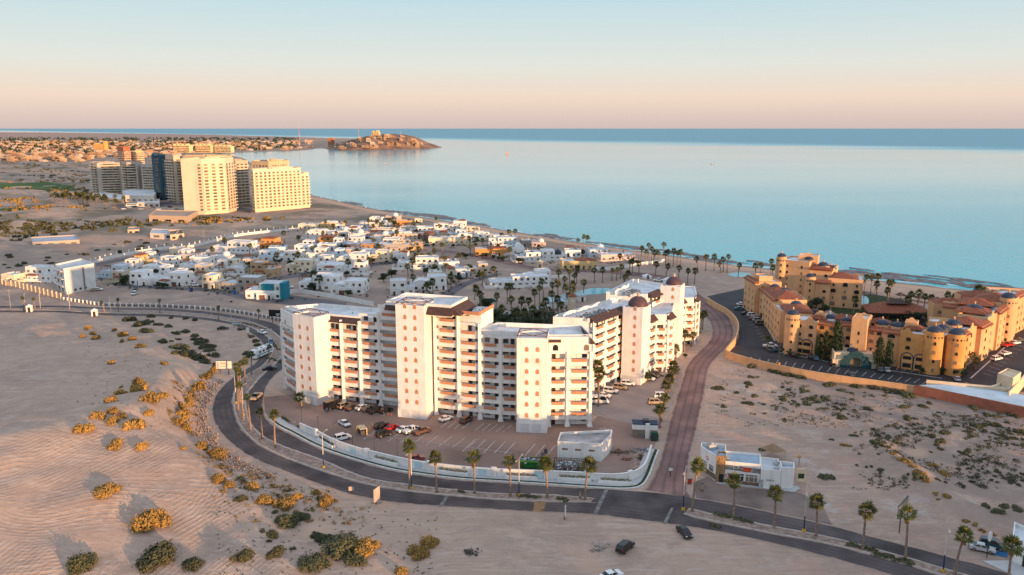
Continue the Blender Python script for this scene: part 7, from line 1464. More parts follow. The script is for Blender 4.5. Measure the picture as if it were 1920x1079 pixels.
# ---- green skip
x0, y0 = G(1000, 877); o = thing("roll_off_skip", "green open rubbish skip with an orange end behind the white wall", "skip", (x0, y0, .05), -.09); b = MB(); b.box(-3.2, 3.2, -1.2, -1.1, .3, 2.2); b.box(-3.2, 3.2, 1.1, 1.2, .3, 2.2); b.box(-3.2, -3.1, -1.1, 1.1, .3, 2.2); b.box(3.1, 3.2, -1.1, 1.1, .3, 2.2); b.box(-3.2, 3.2, -1.1, 1.1, .2, .35)
for k in range(9): b.box(-3.1 + k * .76, -3.0 + k * .76, -1.28, -1.2, .3, 2.2)
b.build("container", mat("green skip paint", (.02, .15, .035), .6, .2, 1), o); b = MB(); b.box(-3.25, 1.2, -1.3, -1.2, 1.85, 2.25); b.build("rim", mat("light green paint", (.10, .30, .03), .6), o); b = MB(); b.box(3.2, 4.0, -.6, .5, .9, 1.7); b.build("end_hatch", mat("orange paint", (.65, .22, .05), .6), o)
b = MB(); rr = rng(72)
for k in range(60): c = (rr.uniform(-2.9, 2.6), rr.uniform(-.9, .9)); z = rr.uniform(.15, .35); b.box(c[0] - z, c[0] + z, c[1] - z, c[1] + z, 1.4, 1.8 + rr.uniform(0, .4), rr.randrange(6))
b.build("load", RUB, o, kind="stuff")
for u, v, c, lab in ((1018, 858, (.03, .14, .30), "blue barrel beside the rubbish enclosure"), (1023, 850, (.07, .09, .12), "dark wheeled bin behind the blue barrel"), (440, 552, (.03, .14, .38), "blue water barrel on the verge before the unfinished grey house"), (359, 547, (.02, .05, .18), "dark blue bin on the street corner by the bare plot")):
    x, y = G(u, v); o = thing("barrel", lab, "barrel", (x, y, .05)); k = 1.0 if v > 700 else 1.8; b = MB(); b.cyl(0, 0, 0, 1.1 * k, .42 * k, n=12); b.cyl(0, 0, .35 * k, .4 * k, .45 * k, n=12); b.build("drum", mat("drum paint %s" % lab[:6], c, .6), o); b = MB(); b.cyl(0, 0, 1.1 * k, 1.16 * k, .45 * k, n=12); b.build("lid", chrome, o)
# ---- gatehouse canopy and green tank by the far lot entrance
x0, y0 = G(1209, 822); o = thing("lot_gatehouse", "little white gate canopy with a navy band at the end of the pale lot", "gatehouse", (x0, y0, 0), -.1); b = MB(); b.box(-3.4, 3.4, 0, 3.2, 2.4, 3.8); b.build("canopy", wwall, o); b = MB(); b.box(-3.45, 3.45, -.05, 3.25, 3.8, 4.1); b.build("navy_band", navy, o); b = MB(); b.box(-3.2, -.2, .1, 3, 0, 2.4); b.build("booth", mat("grey brown booth", (.22, .18, .16), .8), o); b = MB(); b.box(.1, 1.2, -.5, 0, 0, 4.3); b.build("pillar", wwall, o); b = MB(); b.box(-.6, 1.0, .8, 2.4, 4.1, 4.9); b.build("roof_box", chrome, o)
x0, y0 = G(1227, 826); o = thing("green_tank", "dark green generator box beside the gate canopy", "generator", (x0, y0, .05), -.1); b = MB(); b.box(-1, 1, -.8, .8, .3, 1.9); b.box(-.8, .8, -.6, .6, 1.9, 2.3); b.box(-.9, -.7, -.7, .7, 0, .3); b.box(.7, .9, -.7, .7, 0, .3); b.build("cabinet", mat("dark green metal", (.02, .08, .05), .6), o); b = MB(); b.box(-.5, .5, -.86, -.8, .6, 1.6); b.build("grille", chrome, o)
# ---- fast food restaurant at the junction
stone = mat("amber stone cladding", (.40, .24, .12), .9, .35, 3.0, bump=.06, bscale=4, detail=6); stone2 = mat("brown stone base", (.22, .15, .11), .9, .35, 3.0, bump=.06, bscale=4); blue_roof = mat("blue grey roof coating", (.36, .45, .54), .8, .12, .3)
x0, y0 = G(1345, 904); SH = thing("restaurant", "white flat roofed restaurant at the junction with a stone pillar and sign", "building", (x0, y0, 0))
def shp(l): return [(G(*t)[0] - x0, G(*t)[1] - y0) for t in l]
def part(name, pts, h, par, roof=None, m=None): b = MB(); b.prism(pts, -.2, h, 0, mt=1); b.wallring(pts, h, h + par, .25); return b.build(name, [m or wwall, roof or blue_roof], SH)
pm_ = shp([(1345, 904), (1424, 912.5), (1426, 852, 5.4), (1359, 846, 5.4)]); pw_ = shp([(1312, 879), (1343, 901), (1361, 850, 5.6), (1361, 836, 5.6), (1315, 832, 5.6)]); p2_ = shp([(1424.6, 915), (1462, 918), (1460, 858, 5), (1426.5, 855, 5)]); p3_ = shp([(1462.5, 916.5), (1487, 917), (1489, 868, 5.2), (1461.5, 865, 5.2)])
part("wall", pm_, 5.0, .5); part("side_wing", pw_, 5.0, 1.0); part("kitchen_wing", p2_, 4.3, .4, hroof); part("store_wing", p3_, 4.6, .7)
pp = shp([(1341, 904.5), (1358, 906), (1359, 897), (1343, 895)]); b = MB(); b.prism(pp, 0, 6.4, 0, mt=1); b.wallring(pp, 6.4, 6.8, .2); pil_ = b.build("stone_pillar", [stone, blue_roof], SH)
b = MB(); bp_ = shp([(1358.5, 906.3), (1424, 913.2), (1424, 912.3), (1358.5, 905.3)]); b.prism(bp_, 0, .9); b.build("stone_base", stone2, SH); b = MB(); b.prism(shp([(1311.6, 879.6), (1342.5, 901.6), (1343, 900.6), (1312.4, 878.6)]), 0, 1.3); b.build("stone_base", stone2, SH)
def on(pts, e, t, z, me, name, out=.0):
    a = Vector(pts[e]); c = Vector(pts[(e + 1) % len(pts)]); d = c - a; n = Vector((d.y, -d.x)).normalized() * out; return put(name, me, SH, (a.x + d.x * t + n.x, a.y + d.y * t + n.y, z), math.atan2(d.y, d.x))
def shopwin(w, h):
    def f():
        b = MB(); b.box(-w / 2, w / 2, -.05, .05, 0, h); b.box(-w / 2 - .1, w / 2 + .1, -.09, .02, h * .68, h * .76, 1); b.box(-w / 2 - .1, w / 2 + .1, -.09, .02, -.1, 0, 1)
        for k in (-.5, -.22, .22, .5): b.box(k * w - .05, k * w + .05, -.09, .02, 0, h, 1)
        return b.mesh("shop_window", [glass, wwall])
    return cached(("shopw", w, h), f)
on(pm_, 0, .48, .95, shopwin(2.7, 1.7), "shop_window"); on(pm_, 0, .80, .95, shopwin(2.7, 1.7), "shop_window"); on(pw_, 0, .3, 1.5, shopwin(1.8, 1.4), "shop_window"); on(pw_, 0, .68, 1.5, shopwin(1.8, 1.4), "shop_window")
lou = cached("lou", lambda: (lambda b: [b.box(-.95, .95, -.08, .02, .3 * k, .3 * k + .15) for k in range(4)] and b)(MB()).mesh("louvre", mat("black louvre", (.03, .025, .02), .7)))
on(pm_, 0, .26, 3.5, lou, "louvre"); on(pm_, 0, .91, 3.3, lou, "louvre")
on(pp, 0, .62, .1, door_mesh(1.1, 2.2, glass, "glass_door"), "glass_door", .03); on(p2_, 0, .5, 1.9, cached("sgrey", lambda: MB().box(-.9, .9, -.05, .05, 0, .35).mesh("vent_strip", unit_m)), "vent_strip"); on(p2_, 0, .03, .0, door_mesh(.9, 2.0, unit_m, "service_door"), "service_door", .02)
# sign board with white and red lettering
sg = on(pm_, 0, .585, 3.45, cached("sgn", lambda: MB().box(-2.0, -.15, -.1, .02, .05, 1.05, 0).box(-.15, 2.0, -.12, .02, -.1, .95, 1).mesh("sign_board", [mat("sign dark", (.05, .05, .07), .6), mat("sign red", (.50, .035, .015), .5)])), "sign_board", .02)
def text(parent, body, size, loc_, m, ext=.03, rx=math.pi / 2):
    c = bpy.data.curves.new("lettering", 'FONT'); c.body = body; c.size = size; c.extrude = ext; c.align_x = 'CENTER'; c.materials.append(m); t = bpy.data.objects.new("lettering", c); COL.objects.link(t); t.parent = parent; t.location = loc_; t.rotation_euler = (rx, 0, 0); bpy.context.view_layer.update(); me = bpy.data.meshes.new_from_object(t.evaluated_get(bpy.context.evaluated_depsgraph_get())); bpy.data.objects.remove(t); t = put('lettering', me, parent, loc_); t.rotation_euler = (rx, 0, 0); return t
txw = mat("white lettering", (.78, .76, .74), .6); txr = mat("red lettering", (.62, .08, .03), .5); txd = mat("dark lettering", (.05, .04, .04), .6)
text(sg, "SHEYE", .82, (-1.05, -.13, .28), txw)
b = MB()
for k, (xa, za, wa, ha) in enumerate(((.0, .15, .34, .62), (.42, .1, .3, .66), (.8, .08, .36, .64), (1.24, .02, .28, .7), (1.6, .0, .3, .66))): b.box(xa, xa + wa, -.17, -.12, za, za + ha); 
b.build("red_letter_shapes", mat("bright red lettering", (.75, .14, .05), .5), sg, kind="stuff")
disc = cached("disc", lambda: (lambda b: b.poly_xz([(.55 * math.cos(i * .449), .55 * math.sin(i * .449)) for i in range(14)], -.06, .02, 0).poly_xz([(.38 * math.cos(i * .449), .38 * math.sin(i * .449)) for i in range(14)], -.08, .02, 1))(MB()).mesh("round_emblem", [mat("emblem red", (.50, .06, .05), .6), mat("emblem white", (.75, .72, .70), .6)]))
e1 = on(pm_, 0, .24, 1.9, disc, "round_emblem", .02); b = MB(); b.box(-.2, -.08, -.11, -.08, -.18, .2); b.box(.06, .18, -.11, -.08, -.18, .2); b.build("emblem_mark", txr, e1); on(pw_, 0, .42, 4.0, disc, "round_emblem", .02)
for (u, v, z_, s_) in ((1334, 838, 5.6, 1.3), (1354, 860, 5, 1.0), (1363, 862, 5, .9), (1457, 872, 4.3, 1.1), (1457, 880, 4.3, .8), (1466, 873, 4.6, .8)):
    x, y = G(u, v, z_); b = MB(); b.box(-.7, .7, -.6, .6, 0, 1.1); b.cyl(0, 0, 1.1, 1.35, .4, n=10); b.box(.7, 1.3, -.2, .2, .2, .5); put("roof_unit", cached("shopunit", lambda: b.mesh("roof_unit", unit_m)), SH, (x - x0, y - y0, z_ - .6), .2, s_)
b = MB(); b.sheet(shp([(1318, 884), (1345, 908), (1490, 924), (1500, 917), (1496, 912), (1345, 903), (1312, 877)]), .12); b.build("apron", conc, SH)
mb = MB(); mb.sheet(GP([(1300, 905), (1330, 893), (1350, 910), (1500, 925), (1540, 945), (1560, 985), (1470, 965), (1380, 946), (1305, 934)]), .035); struct("forecourt", mb, mat("dark dusty forecourt", (.22, .165, .145), .9, .3, .12, detail=7, dust=(.36, .26, .21)))
x, y = G(1449, 858); o = thing("shade_tent", "brown pyramid shade tent behind the restaurant", "tent", (x, y, 0), .4); b = MB(); b.add([(-2.3, -2.3, 2.2), (2.3, -2.3, 2.2), (2.3, 2.3, 2.2), (-2.3, 2.3, 2.2), (0, 0, 3.9)], [(0, 1, 4), (1, 2, 4), (2, 3, 4), (3, 0, 4)]); b.build("canopy", mat("tan canvas", (.30, .20, .12), .9), o)
for i in (-2.1, 2.1):
    for j in (-2.1, 2.1): put("pole", cached("tpole", lambda: MB().cyl(0, 0, -.1, 2.25, .07, n=6).mesh("pole", unit_m)), o, (i, j, 0))
x, y = G(1501, 904); o = thing("menu_totem", "cream menu board on a stand right of the restaurant", "sign", (x, y, 0), -.1); b = MB(); b.box(-1.1, 1.1, -.2, .2, 0, 3.4); b.build("stand", cream, o); b = MB(); b.box(-.7, .7, -.25, -.2, 1.0, 2.2); b.build("panel", mat("dark green board", (.02, .07, .03), .5), o)
x, y = G(1498, 872); o = thing("standpipe", "small orange and white post lamp behind the restaurant", "post", (x, y, 0)); b = MB(); b.cyl(0, 0, 0, 2.2, .15, n=8); b.build("shaft", unit_m, o); b = MB(); b.dome(0, 0, 2.2, .6, .6, n=10, k=4); b.cyl(0, 0, 1.9, 2.2, .3, .6, n=10); b.build("lamp_head", mat("orange globe", (.6, .3, .12), .6), o)
# ---- small white shop cut by the right edge
x0, y0 = G(1893, 1062); o = thing("corner_shop", "small white shop cut off by the right edge with red lettering", "building", (x0, y0, 0)); p = [(G(*t)[0] - x0, G(*t)[1] - y0) for t in [(1893, 1052), (1925, 1068), (2010, 1108), (2060, 1060), (1900, 1006, 4)]]; p = [p[0], p[2], (p[2][0] + 5, p[2][1] + 7.5), (p[0][0] + 5, p[0][1] + 7.5)]
b = MB(); b.prism(p, -.2, 3.6, 0, mt=1); b.wallring(p, 3.6, 4.4, .25); b.build("wall", [wwall, hroof], o); rz = math.atan2(p[1][1] - p[0][1], p[1][0] - p[0][0])
put("glass_door", door_mesh(1.6, 2.4, glass, "glass_door"), o, (p[0][0] + .28 * (p[1][0] - p[0][0]), p[0][1] + .28 * (p[1][1] - p[0][1]), 0), rz)
b = MB(); b.box(-.5, .5, -.05, .02, 0, .5); b.box(-.5, .4, -.05, .02, .8, 1.3); put("red_lettering", b.mesh("red_lettering", txr), o, (p[0][0] + .55 * (p[1][0] - p[0][0]), p[0][1] + .55 * (p[1][1] - p[0][1]), 1.5), rz)
b = MB(); b.prism([(p[0][0] - 5.5, p[0][1] - .2), (p[1][0] - 3, p[1][1] - 3.4), (p[1][0], p[1][1] - .4), (p[0][0], p[0][1] - .1)], 0, .18, 0); b.build("step", conc, o)
b = MB(); b.sheet(GP([(1855, 1040), (1888, 1046), (1890, 1036), (1860, 1034)]), .06); b.build("blue_bay", mat("blue parking paint", (.03, .16, .34), .8), None, kind="structure").name = "blue_parking_bay"
x, y = G(1850, 1046); o = thing("roadside_sign", "white oval sign on a dark post beside the parked silver car", "sign", (x, y, 0)); b = MB(); b.cyl(0, 0, 0, 4.2, .1, n=6); b.build("post", chrome, o); b = MB(); b.poly_xz([(.75 * math.cos(i * .524), .55 * 1.9 * math.sin(i * .524)) for i in range(12)], -.1, .1); b.build("panel", txw, o, (.1, -.1, 4.6), .6)
# ---- billboards
def billboard(u, v, w, h, clear, rz, label, face, lines=None, posts=2):
    x, y = G(u, v); o = thing("billboard", label, "billboard", (x, y, 0), rz); b = MB(); b.box(-w / 2, w / 2, -.12, .12, clear, clear + h); b.build("panel", face, o); b = MB(); b.box(-w / 2 - .08, w / 2 + .08, -.16, .16, clear - .1, clear); b.box(-w / 2 - .08, w / 2 + .08, -.16, .16, clear + h, clear + h + .1); b.build("frame", chrome, o)
    for k in range(posts): put("post", cached(("bbp", round(clear, 1)), lambda: MB().box(-.12, .12, -.1, .1, -.2, clear + .3).mesh("post", wood_m)), o, ((k - (posts - 1) / 2) * w * .55, .22, 0))
    for t, s, lx, lz, m in lines or []: text(o, t, s, (lx, -.14, clear + lz), m, .01)
    return o
bbw = mat("billboard white", (.70, .66, .60), .7, .05, 1)
o = billboard(421, 703, 5.2, 2.7, 2.2, .05, "white billboard on two posts at the inside of the road bend", bbw)
for (x0_, x1_, z0_, z1_, m) in ((-1.2, .8, 3.95, 4.35, mat("faded red print", (.55, .26, .18), .8)), (-1.0, 1.9, 3.55, 3.7, mat("faded grey print", (.42, .34, .28), .8)), (-1.2, .9, 2.8, 3.15, mat("faded ochre print", (.55, .38, .2), .8)), (-2.4, -1.6, 2.4, 4.6, mat("faded pink print", (.58, .44, .42), .8))): b = MB(); b.box(x0_, x1_, -.135, -.12, z0_, z1_); b.build("print", m, o)
o = billboard(517, 606, 5.6, 2.8, 3.0, -.1, "black billboard with pale lettering behind the left end of the curved block", mat("billboard black", (.012, .016, .018), .6)); b = MB(); b.box(.3, 2.2, -.14, -.12, 3.9, 4.2); b.box(.6, 1.6, -.14, -.12, 3.4, 3.65); b.build("print", txw, o)
_a, _b = Vector(G(1680, 985, 4.6)), Vector(G(1698, 963, 4.6))
billboard(1688, 1000, (_b - _a).length, 2.5, 4.6, math.atan2(_b.y - _a.y, _b.x - _a.x), "long tan billboard seen almost edge on, on the dirt right of the junction", mat("back of billboard", (.36, .29, .21), .8, .15, 1), posts=1)
billboard(707, 946, 2.4, 3.2, .9, 1.2, "tall narrow cream sign board beside the lower carriageway", mat("cream board", (.56, .42, .36), .8), posts=1); billboard(659, 926, 1.2, 1.0, .8, .2, "little cream sign at the sandy road edge", mat("cream board", (.56, .42, .36), .8), posts=1)
billboard(1060, 974, .8, 3.0, .6, 1.4, "thin white sign post below the ochre crossing", bbw, posts=1); billboard(1088, 936, .5, 1.6, .4, .9, "thin tan marker post near the end of the median", mat("back of billboard", (.36, .29, .21)), posts=1)
o = billboard(1257, 894, .9, .9, 1.5, 0, "white no entry sign at the mouth of the paver road", bbw, posts=1); o = billboard(1293, 908, 1.0, .9, .3, .1, "small red sign on the corner before the restaurant", mat("red sign", (.50, .04, .03), .6), posts=1)
billboard(465, 628, 1.2, 2.6, .6, .2, "tall white panel on the verge at the upper bend", bbw, posts=1); billboard(443, 613, 3.6, .8, 1.0, .1, "pale teal banner beside the parked black car", mat("teal banner", (.35, .50, .50), .8)); billboard(1316, 921, .5, 1.5, .3, .2, "tan stone marker on the forecourt kerb", mat("back of billboard", (.36, .29, .21)), posts=1)
# ---- roadside shrines: small white booths on the upper boulevard
for u, v, lab in ((56, 585, "sunlit white booth on the upper boulevard, left one"), (178, 593, "sunlit white booth on the upper boulevard, right one")):
    x, y = G(u, v); o = thing("roadside_booth", lab, "booth", (x, y, .1), .3); b = MB(); b.box(-1.2, 1.2, -1, 1, 0, 2.6); b.add([(-1.4, -1.2, 2.6), (1.4, -1.2, 2.6), (1.4, 1.2, 2.6), (-1.4, 1.2, 2.6), (0, 0, 3.5)], [(0, 1, 4), (1, 2, 4), (2, 3, 4), (3, 0, 4)]); b.build("wall", wwall, o); put("door", door_mesh(), o, (0, -1.0, 0))
# ---- lamp posts
def lamp_post(u, v, label, h=8.8, rz=0.0):
    x, y = G(u, v); o = thing("street_lamp", label, "street lamp", (x, y, .1), rz, "street lamps on the boulevard median"); b = MB(); b.cyl(0, 0, -.1, h * .4, .14, .12, n=8); b.build("lower_pole", mat("navy pole paint", (.015, .04, .12), .5), o); b = MB(); b.cyl(0, 0, h * .4, h, .12, .08, n=8); b.build("upper_pole", mat("cream pole paint", (.62, .54, .48), .6), o); b = MB(); b.cyl(0, 0, -.1, .55, .42, .36, n=8); b.build("base", mat("yellow base paint", (.62, .36, .04), .7), o)
    b = MB(); b.tube([(0, 0, h - .1), (.5, 0, h + .35), (1.7, 0, h + .5)], .05, 5); b.tube([(0, 0, h - .1), (-.5, 0, h + .35), (-1.7, 0, h + .5)], .05, 5); b.build("arm", unit_m, o)
    for s in (-1, 1): put("lamp_head", box_mesh("lh", .7, .26, .14, unit_m, "lamp_head"), o, (s * 1.9, 0, h + .5))
for k, (u, v) in enumerate([(607, 878), (772, 918), (973, 931), (1281, 957), (1507, 998), (1768, 1073), (443, 757), (457, 780), (505, 665)]): lamp_post(u, v, "tall street lamp with navy lower pole, %s along the median" % ["third from the left bend", "beside the first front palm", "beside the fourth front palm", "at the junction nose", "right of the restaurant palms", "near the lower right corner", "nearest the left palm cluster", "within the left palm cluster", "beside the motorhome"][k], rz=1.2)
for k, u in enumerate((48, 76, 131, 208, 307, 398, 434, 468)): 
    v = np.interp(u, [0, 100, 200, 300, 380, 470], [579, 579, 584, 586, 592, 608]); x, y = G(u, v); o = thing("slim_lamp", "slim pale lamp pole on the upper boulevard, %s from the left edge" % ORD[k], "street lamp", (x, y, .1), .3, "lamps on the upper boulevard"); b = MB(); b.cyl(0, 0, 0, 7, .09, .06, n=6); b.build("pole", mat("cream pole paint", (.62, .54, .48)), o); put("lamp_head", box_mesh("lh", .7, .26, .14, unit_m, "lamp_head"), o, (.35, 0, 7))
for k, (u, v) in enumerate([(566, 794), (597, 811), (627, 824), (661, 835), (702, 848), (745, 858), (973, 882), (1418, 693)]):
    x, y = G(u, v); o = thing("car_park_lamp", "slim black lamp pole inside the white wall, %s from the left" % ORD[k] if k < 7 else "black lamp pole on an orange base in the resort car park", "lamp post", (x, y, .05), .9, "black car park lamps"); b = MB(); b.cyl(0, 0, 0, 4.6, .06, .05, n=6); b.build("pole", chrome, o); put("lamp_head", box_mesh("lhb", .6, .2, .1, chrome, "lamp_head"), o, (.25, 0, 4.6))
for k, (u, v) in enumerate([(1460, 684), (1566, 706), (1688, 722), (1812, 722)]):
    x, y = G(u, v); o = thing("resort_lamp", "dark lamp pole on an orange base in the resort car park, %s from the left" % ORD[k], "lamp post", (x, y, .05), .4, "resort car park lamps"); b = MB(); b.cyl(0, 0, 0, 7.5, .07, .05, n=6); b.build("pole", chrome, o); b = MB(); b.cyl(0, 0, 0, .7, .5, n=8); b.build("base", mat("orange base paint", (.55, .22, .04), .7), o); put("lamp_head", box_mesh("lhb", .6, .2, .1, chrome, "lamp_head"), o, (.25, 0, 7.5))
# ---- utility poles with wires by the upper boulevard
for k, (u, v, h) in enumerate([(20, 578, 9), (76, 572, 9), (131, 575, 9), (383, 452, 8), (232, 470, 7)]):
    x, y = G(u, v); o = thing("utility_pole", "slim wooden utility pole, %s from the left edge" % ["nearest", "second", "third", "in the scrub above the suburb, farthest", "in the scrub above the suburb, fourth"][k], "utility pole", (x, y, 0), .2); b = MB(); b.cyl(0, 0, 0, h, .13, .09, n=6); b.build("pole", mat("pale wood pole", (.42, .32, .24), .9), o); b = MB(); b.box(-.9, .9, -.06, .06, h - .7, h - .55); b.build("crossarm", mat("pale wood pole", (.42, .32, .24)), o)
# ---- yellow posts round the pay shelter
x0, y0 = G(680, 814); o = thing("bin_shelter", "pale slatted bin shelter standing among yellow posts in the lot", "shelter", (x0, y0, .04), .5); b = MB(); b.box(.6, .8, -1.6, 1.6, 0, 1.9); b.box(-1.0, .6, 1.4, 1.6, 0, 1.9); b.box(-1.2, .9, -1.7, 1.7, 1.9, 2.0); b.build("screen", mat("pale wood screen", (.66, .52, .34), .8, .2, 2), o); b = MB(); b.box(-.9, .4, -1.1, 1.1, 0, 1.3); b.build("bin", chrome, o)
yel = mat("yellow post paint", (.72, .36, .02), .6)
for k, (u, v) in enumerate([(669, 812), (673, 807), (675, 814), (688, 815), (693, 811), (698, 805)]):
    x, y = G(u, v); o = put("safety_post", cached("ypost", lambda: MB().cyl(0, 0, 0, 1.5, .14, n=8).dome(0, 0, 1.5, .14, .1, n=8, k=2).mesh("safety_post", yel)), None, (x, y, .04)); tag(o, "yellow safety post round the bin shelter, %s from the left" % ORD[k], "bollard", "yellow posts")
cone_m = mat("orange cone", (.70, .12, .03), .6)
for k, (u, v, lab) in enumerate([(728, 779, "orange traffic cone left of a pair by the middle tower"), (734, 780, "orange traffic cone right of a pair by the middle tower"), (949, 806, "single orange traffic cone left of the right hand tower")]):
    x, y = G(u, v); o = put("traffic_cone", cached("cone", lambda: MB().box(-.22, .22, -.22, .22, 0, .05).cyl(0, 0, .05, .75, .17, .03, n=8).mesh("traffic_cone", cone_m)), None, (x, y, .04)); tag(o, lab, "traffic cone")
# ---- debris heaps in the yard corner
for k, (u, v, s, lab) in enumerate([(1160, 849, 1.6, "pile of broken timber right of the small white building"), (1196, 846, 1.8, "grey rubble pile in the yard corner"), (1206, 848, 1.0, "small pale rubble pile in the yard corner"), (1175, 862, 1.0, "scattered bricks in the yard"), (1135, 808, 1.2, "white scrap heap near the block corner"), (1125, 1026, 1.3, "low heap of pale rubble on the bare dirt"), (885, 1038, 1.1, "low dark heap of brush on the bare dirt")]):
    x, y = G(u, v); rr = rng(900 + k); b = MB()
    for j in range(60):
        z = rr.uniform(.06, .2) * min(s, 1.3); c = Vector((rr.gauss(0, .7) * s, rr.gauss(0, .6) * s, max(0, .35 * s * rr.random() - .15))); rot = Matrix.Rotation(rr.uniform(0, 3), 3, 'Z') @ Matrix.Rotation(rr.uniform(-.5, .5), 3, 'X'); vs = [rot @ Vector((i * z * 1.6, j2 * z * .6, k2 * z * .5)) + c for i in (-1, 1) for j2 in (-1, 1) for k2 in (-1, 1)]; b.add(vs, [(0, 1, 3, 2), (4, 6, 7, 5), (0, 4, 5, 1), (2, 3, 7, 6), (0, 2, 6, 4), (1, 5, 7, 3)])
    o = b.build("debris_pile", mat("debris %d" % k, [(.20, .13, .09), (.26, .25, .25), (.5, .45, .42), (.25, .11, .07), (.5, .48, .46), (.42, .36, .32), (.12, .10, .08)][k], .9, .3, 2), None, (x, y, TZ(x, y))); tag(o, lab, "debris")
# ---- white tents and kiosks near the curving road and in the garden
for k, (u, v, w, h, rz, lab) in enumerate([(1252, 531, 4, 3.6, .2, "white pointed tent beside the curving road, right one"), (1213, 522, 4.5, 2.6, .1, "white pointed tent beside the curving road, left one")]):
    x, y = G(u, v); o = thing("white_tent", lab, "tent", (x, y, 0), rz); b = MB(); b.box(-w / 2, w / 2, -w / 2, w / 2, 0, h * .5); b.add([(-w / 2 - .2, -w / 2 - .2, h * .5), (w / 2 + .2, -w / 2 - .2, h * .5), (w / 2 + .2, w / 2 + .2, h * .5), (-w / 2 - .2, w / 2 + .2, h * .5), (0, 0, h)], [(0, 1, 4), (1, 2, 4), (2, 3, 4), (3, 0, 4)]); b.build("canvas", sofa_m, o); put("door", door_mesh(), o, (0, -w / 2, 0))
teal_roof = mat("pale teal roof", (.42, .55, .60), .8, .1, .3)
for k, (u, v, w, d, lab) in enumerate([(1046, 578, 30, 9, "pale roofed pool pavilion in the garden, left one"), (1070, 572, 18, 8, "pale roofed pool pavilion in the garden, middle one"), (1092, 566, 14, 6, "pale roofed pool pavilion in the garden, right one")]):
    x, y = G(u, v); W_ = w / pxm(u, v); o = thing("pool_pavilion", lab, "pavilion", (x, y, 0), .2); b = MB(); b.box(-W_ / 2, W_ / 2, 0, d, 0, 3.0); b.build("wall", wwall, o); hip(o, [(-W_ / 2, 0), (W_ / 2, 0), (W_ / 2, d), (-W_ / 2, d)], 3.05, 1.4, teal_roof, .4, "roof"); put("door", door_mesh(), o, (0, 0, 0))
x, y = G(1072, 588); o = thing("clock_tower", "little cream clock tower with a red roof in the garden", "tower", (x, y, 0), .2); b = MB(); b.box(-1.5, 1.5, -1.5, 1.5, 0, 8.2); b.build("shaft", cream, o); hip(o, [(-1.6, -1.6), (1.6, -1.61), (1.6, 1.6), (-1.6, 1.6)], 8.25, 1.2, redtile, .3, "roof"); b = MB(); b.poly_xz([(.8 * math.cos(i * .524), .8 * math.sin(i * .524)) for i in range(12)], -.1, .02); b.build("clock_face", txw, o, (0, -1.52, 6.4))
b = MB(); b.box(-.05, .05, -.14, -.1, 0, .6); b.box(0, .45, -.14, -.1, -.04, .04); b.build("clock_hands", txd, o, (0, -1.52, 6.4))
# ---- a person by the black van
def person(u, v, label, shirt, trousers, rz):
    x, y = G(u, v); o = thing("person", label, "person", (x, y, .04), rz)
    vs = [(0, 0, .95), (0, 0, 1.2), (0, 0, 1.42), (0, 0, 1.52), (0, .01, 1.66), (.11, 0, .92), (.13, .02, .5), (.13, -.02, .06), (.13, .12, .03), (-.11, 0, .92), (-.14, -.05, .5), (-.14, -.12, .06), (-.14, .02, .03), (.2, 0, 1.4), (.26, -.03, 1.12), (.27, .08, .88), (-.2, 0, 1.4), (-.27, .02, 1.12), (-.25, .12, .9)]
    es = [(0, 1), (1, 2), (2, 3), (3, 4), (0, 5), (5, 6), (6, 7), (7, 8), (0, 9), (9, 10), (10, 11), (11, 12), (2, 13), (13, 14), (14, 15), (2, 16), (16, 17), (17, 18)]
    rad = [.15, .15, .13, .06, .1, .1, .07, .05, .045, .1, .07, .05, .045, .07, .05, .04, .07, .05, .04]
    me = bpy.data.meshes.new("body"); me.from_pydata(vs, es, []); bo = put("body", me, o); bo.modifiers.new("skin", 'SKIN'); sub_ = bo.modifiers.new("sub", 'SUBSURF'); sub_.levels = 1; sub_.render_levels = 1
    for i, r_ in enumerate(rad): me.skin_vertices[0].data[i].radius = (r_, r_ * .85)
    me.skin_vertices[0].data[0].use_root = True; me.materials.append(shirt)
    b = MB(); b.cyl(.12, 0, .05, .92, .08, .12, n=8); b.cyl(-.13, -.03, .05, .92, .08, .12, n=8); b.build("trousers", trousers, o); b = MB(); b.dome(0, .01, 1.68, .115, .13, n=10, k=4); b.build("hair", chrome, o)
try: person(613, 775, "person in blue standing beside the black van", mat("blue shirt", (.05, .10, .25), .9), mat("dark trousers", (.03, .03, .05), .9), .4)
except Exception as e: print("person", e)
# ---- extra small villas filling the crowded back rows, low garden walls, street trees
rr = rng(123); FILL = [(700, 455), (715, 452), (735, 447), (748, 442), (705, 421), (732, 438), (785, 438), (800, 440), (842, 434), (856, 445), (850, 430), (670, 449), (655, 441), (640, 463), (642, 482), (665, 482), (690, 466), (582, 466), (612, 470), (640, 436), (700, 433), (895, 452), (930, 462), (1010, 470), (1075, 482), (780, 424), (862, 425), (735, 414), (310, 520), (345, 525), (285, 492), (240, 505), (520, 476), (412, 506), (415, 492), (470, 497), (812, 447), (826, 447), (752, 458), (660, 468)]
cols = 'wwwwcblwpw'
for k, (u, v) in enumerate(FILL):
    o = villa(u, v, rr.uniform(22, 34), rr.uniform(3.6, 6.2), rr.uniform(8, 10), rr.uniform(-10, 8), rr.choice(cols), rr.choice(('2', '3', '', 'R', 'V', 'P', '3K', '2B', 'D')), "small villa wedged among the crowded rows of the suburb"); o["group"] = "small villas of the crowded rows"
for k in range(46):
    q = rr.choice(V); u, v = q[0] + rr.uniform(-1, 1) * q[2] * .7, q[1] + rr.uniform(2, 5); tree(u, v, rr.uniform(2.2, 4), "leafy garden tree between the villas of the suburb", "garden trees of the suburb", 0, 1.4)
b = MB(); rr = rng(124)
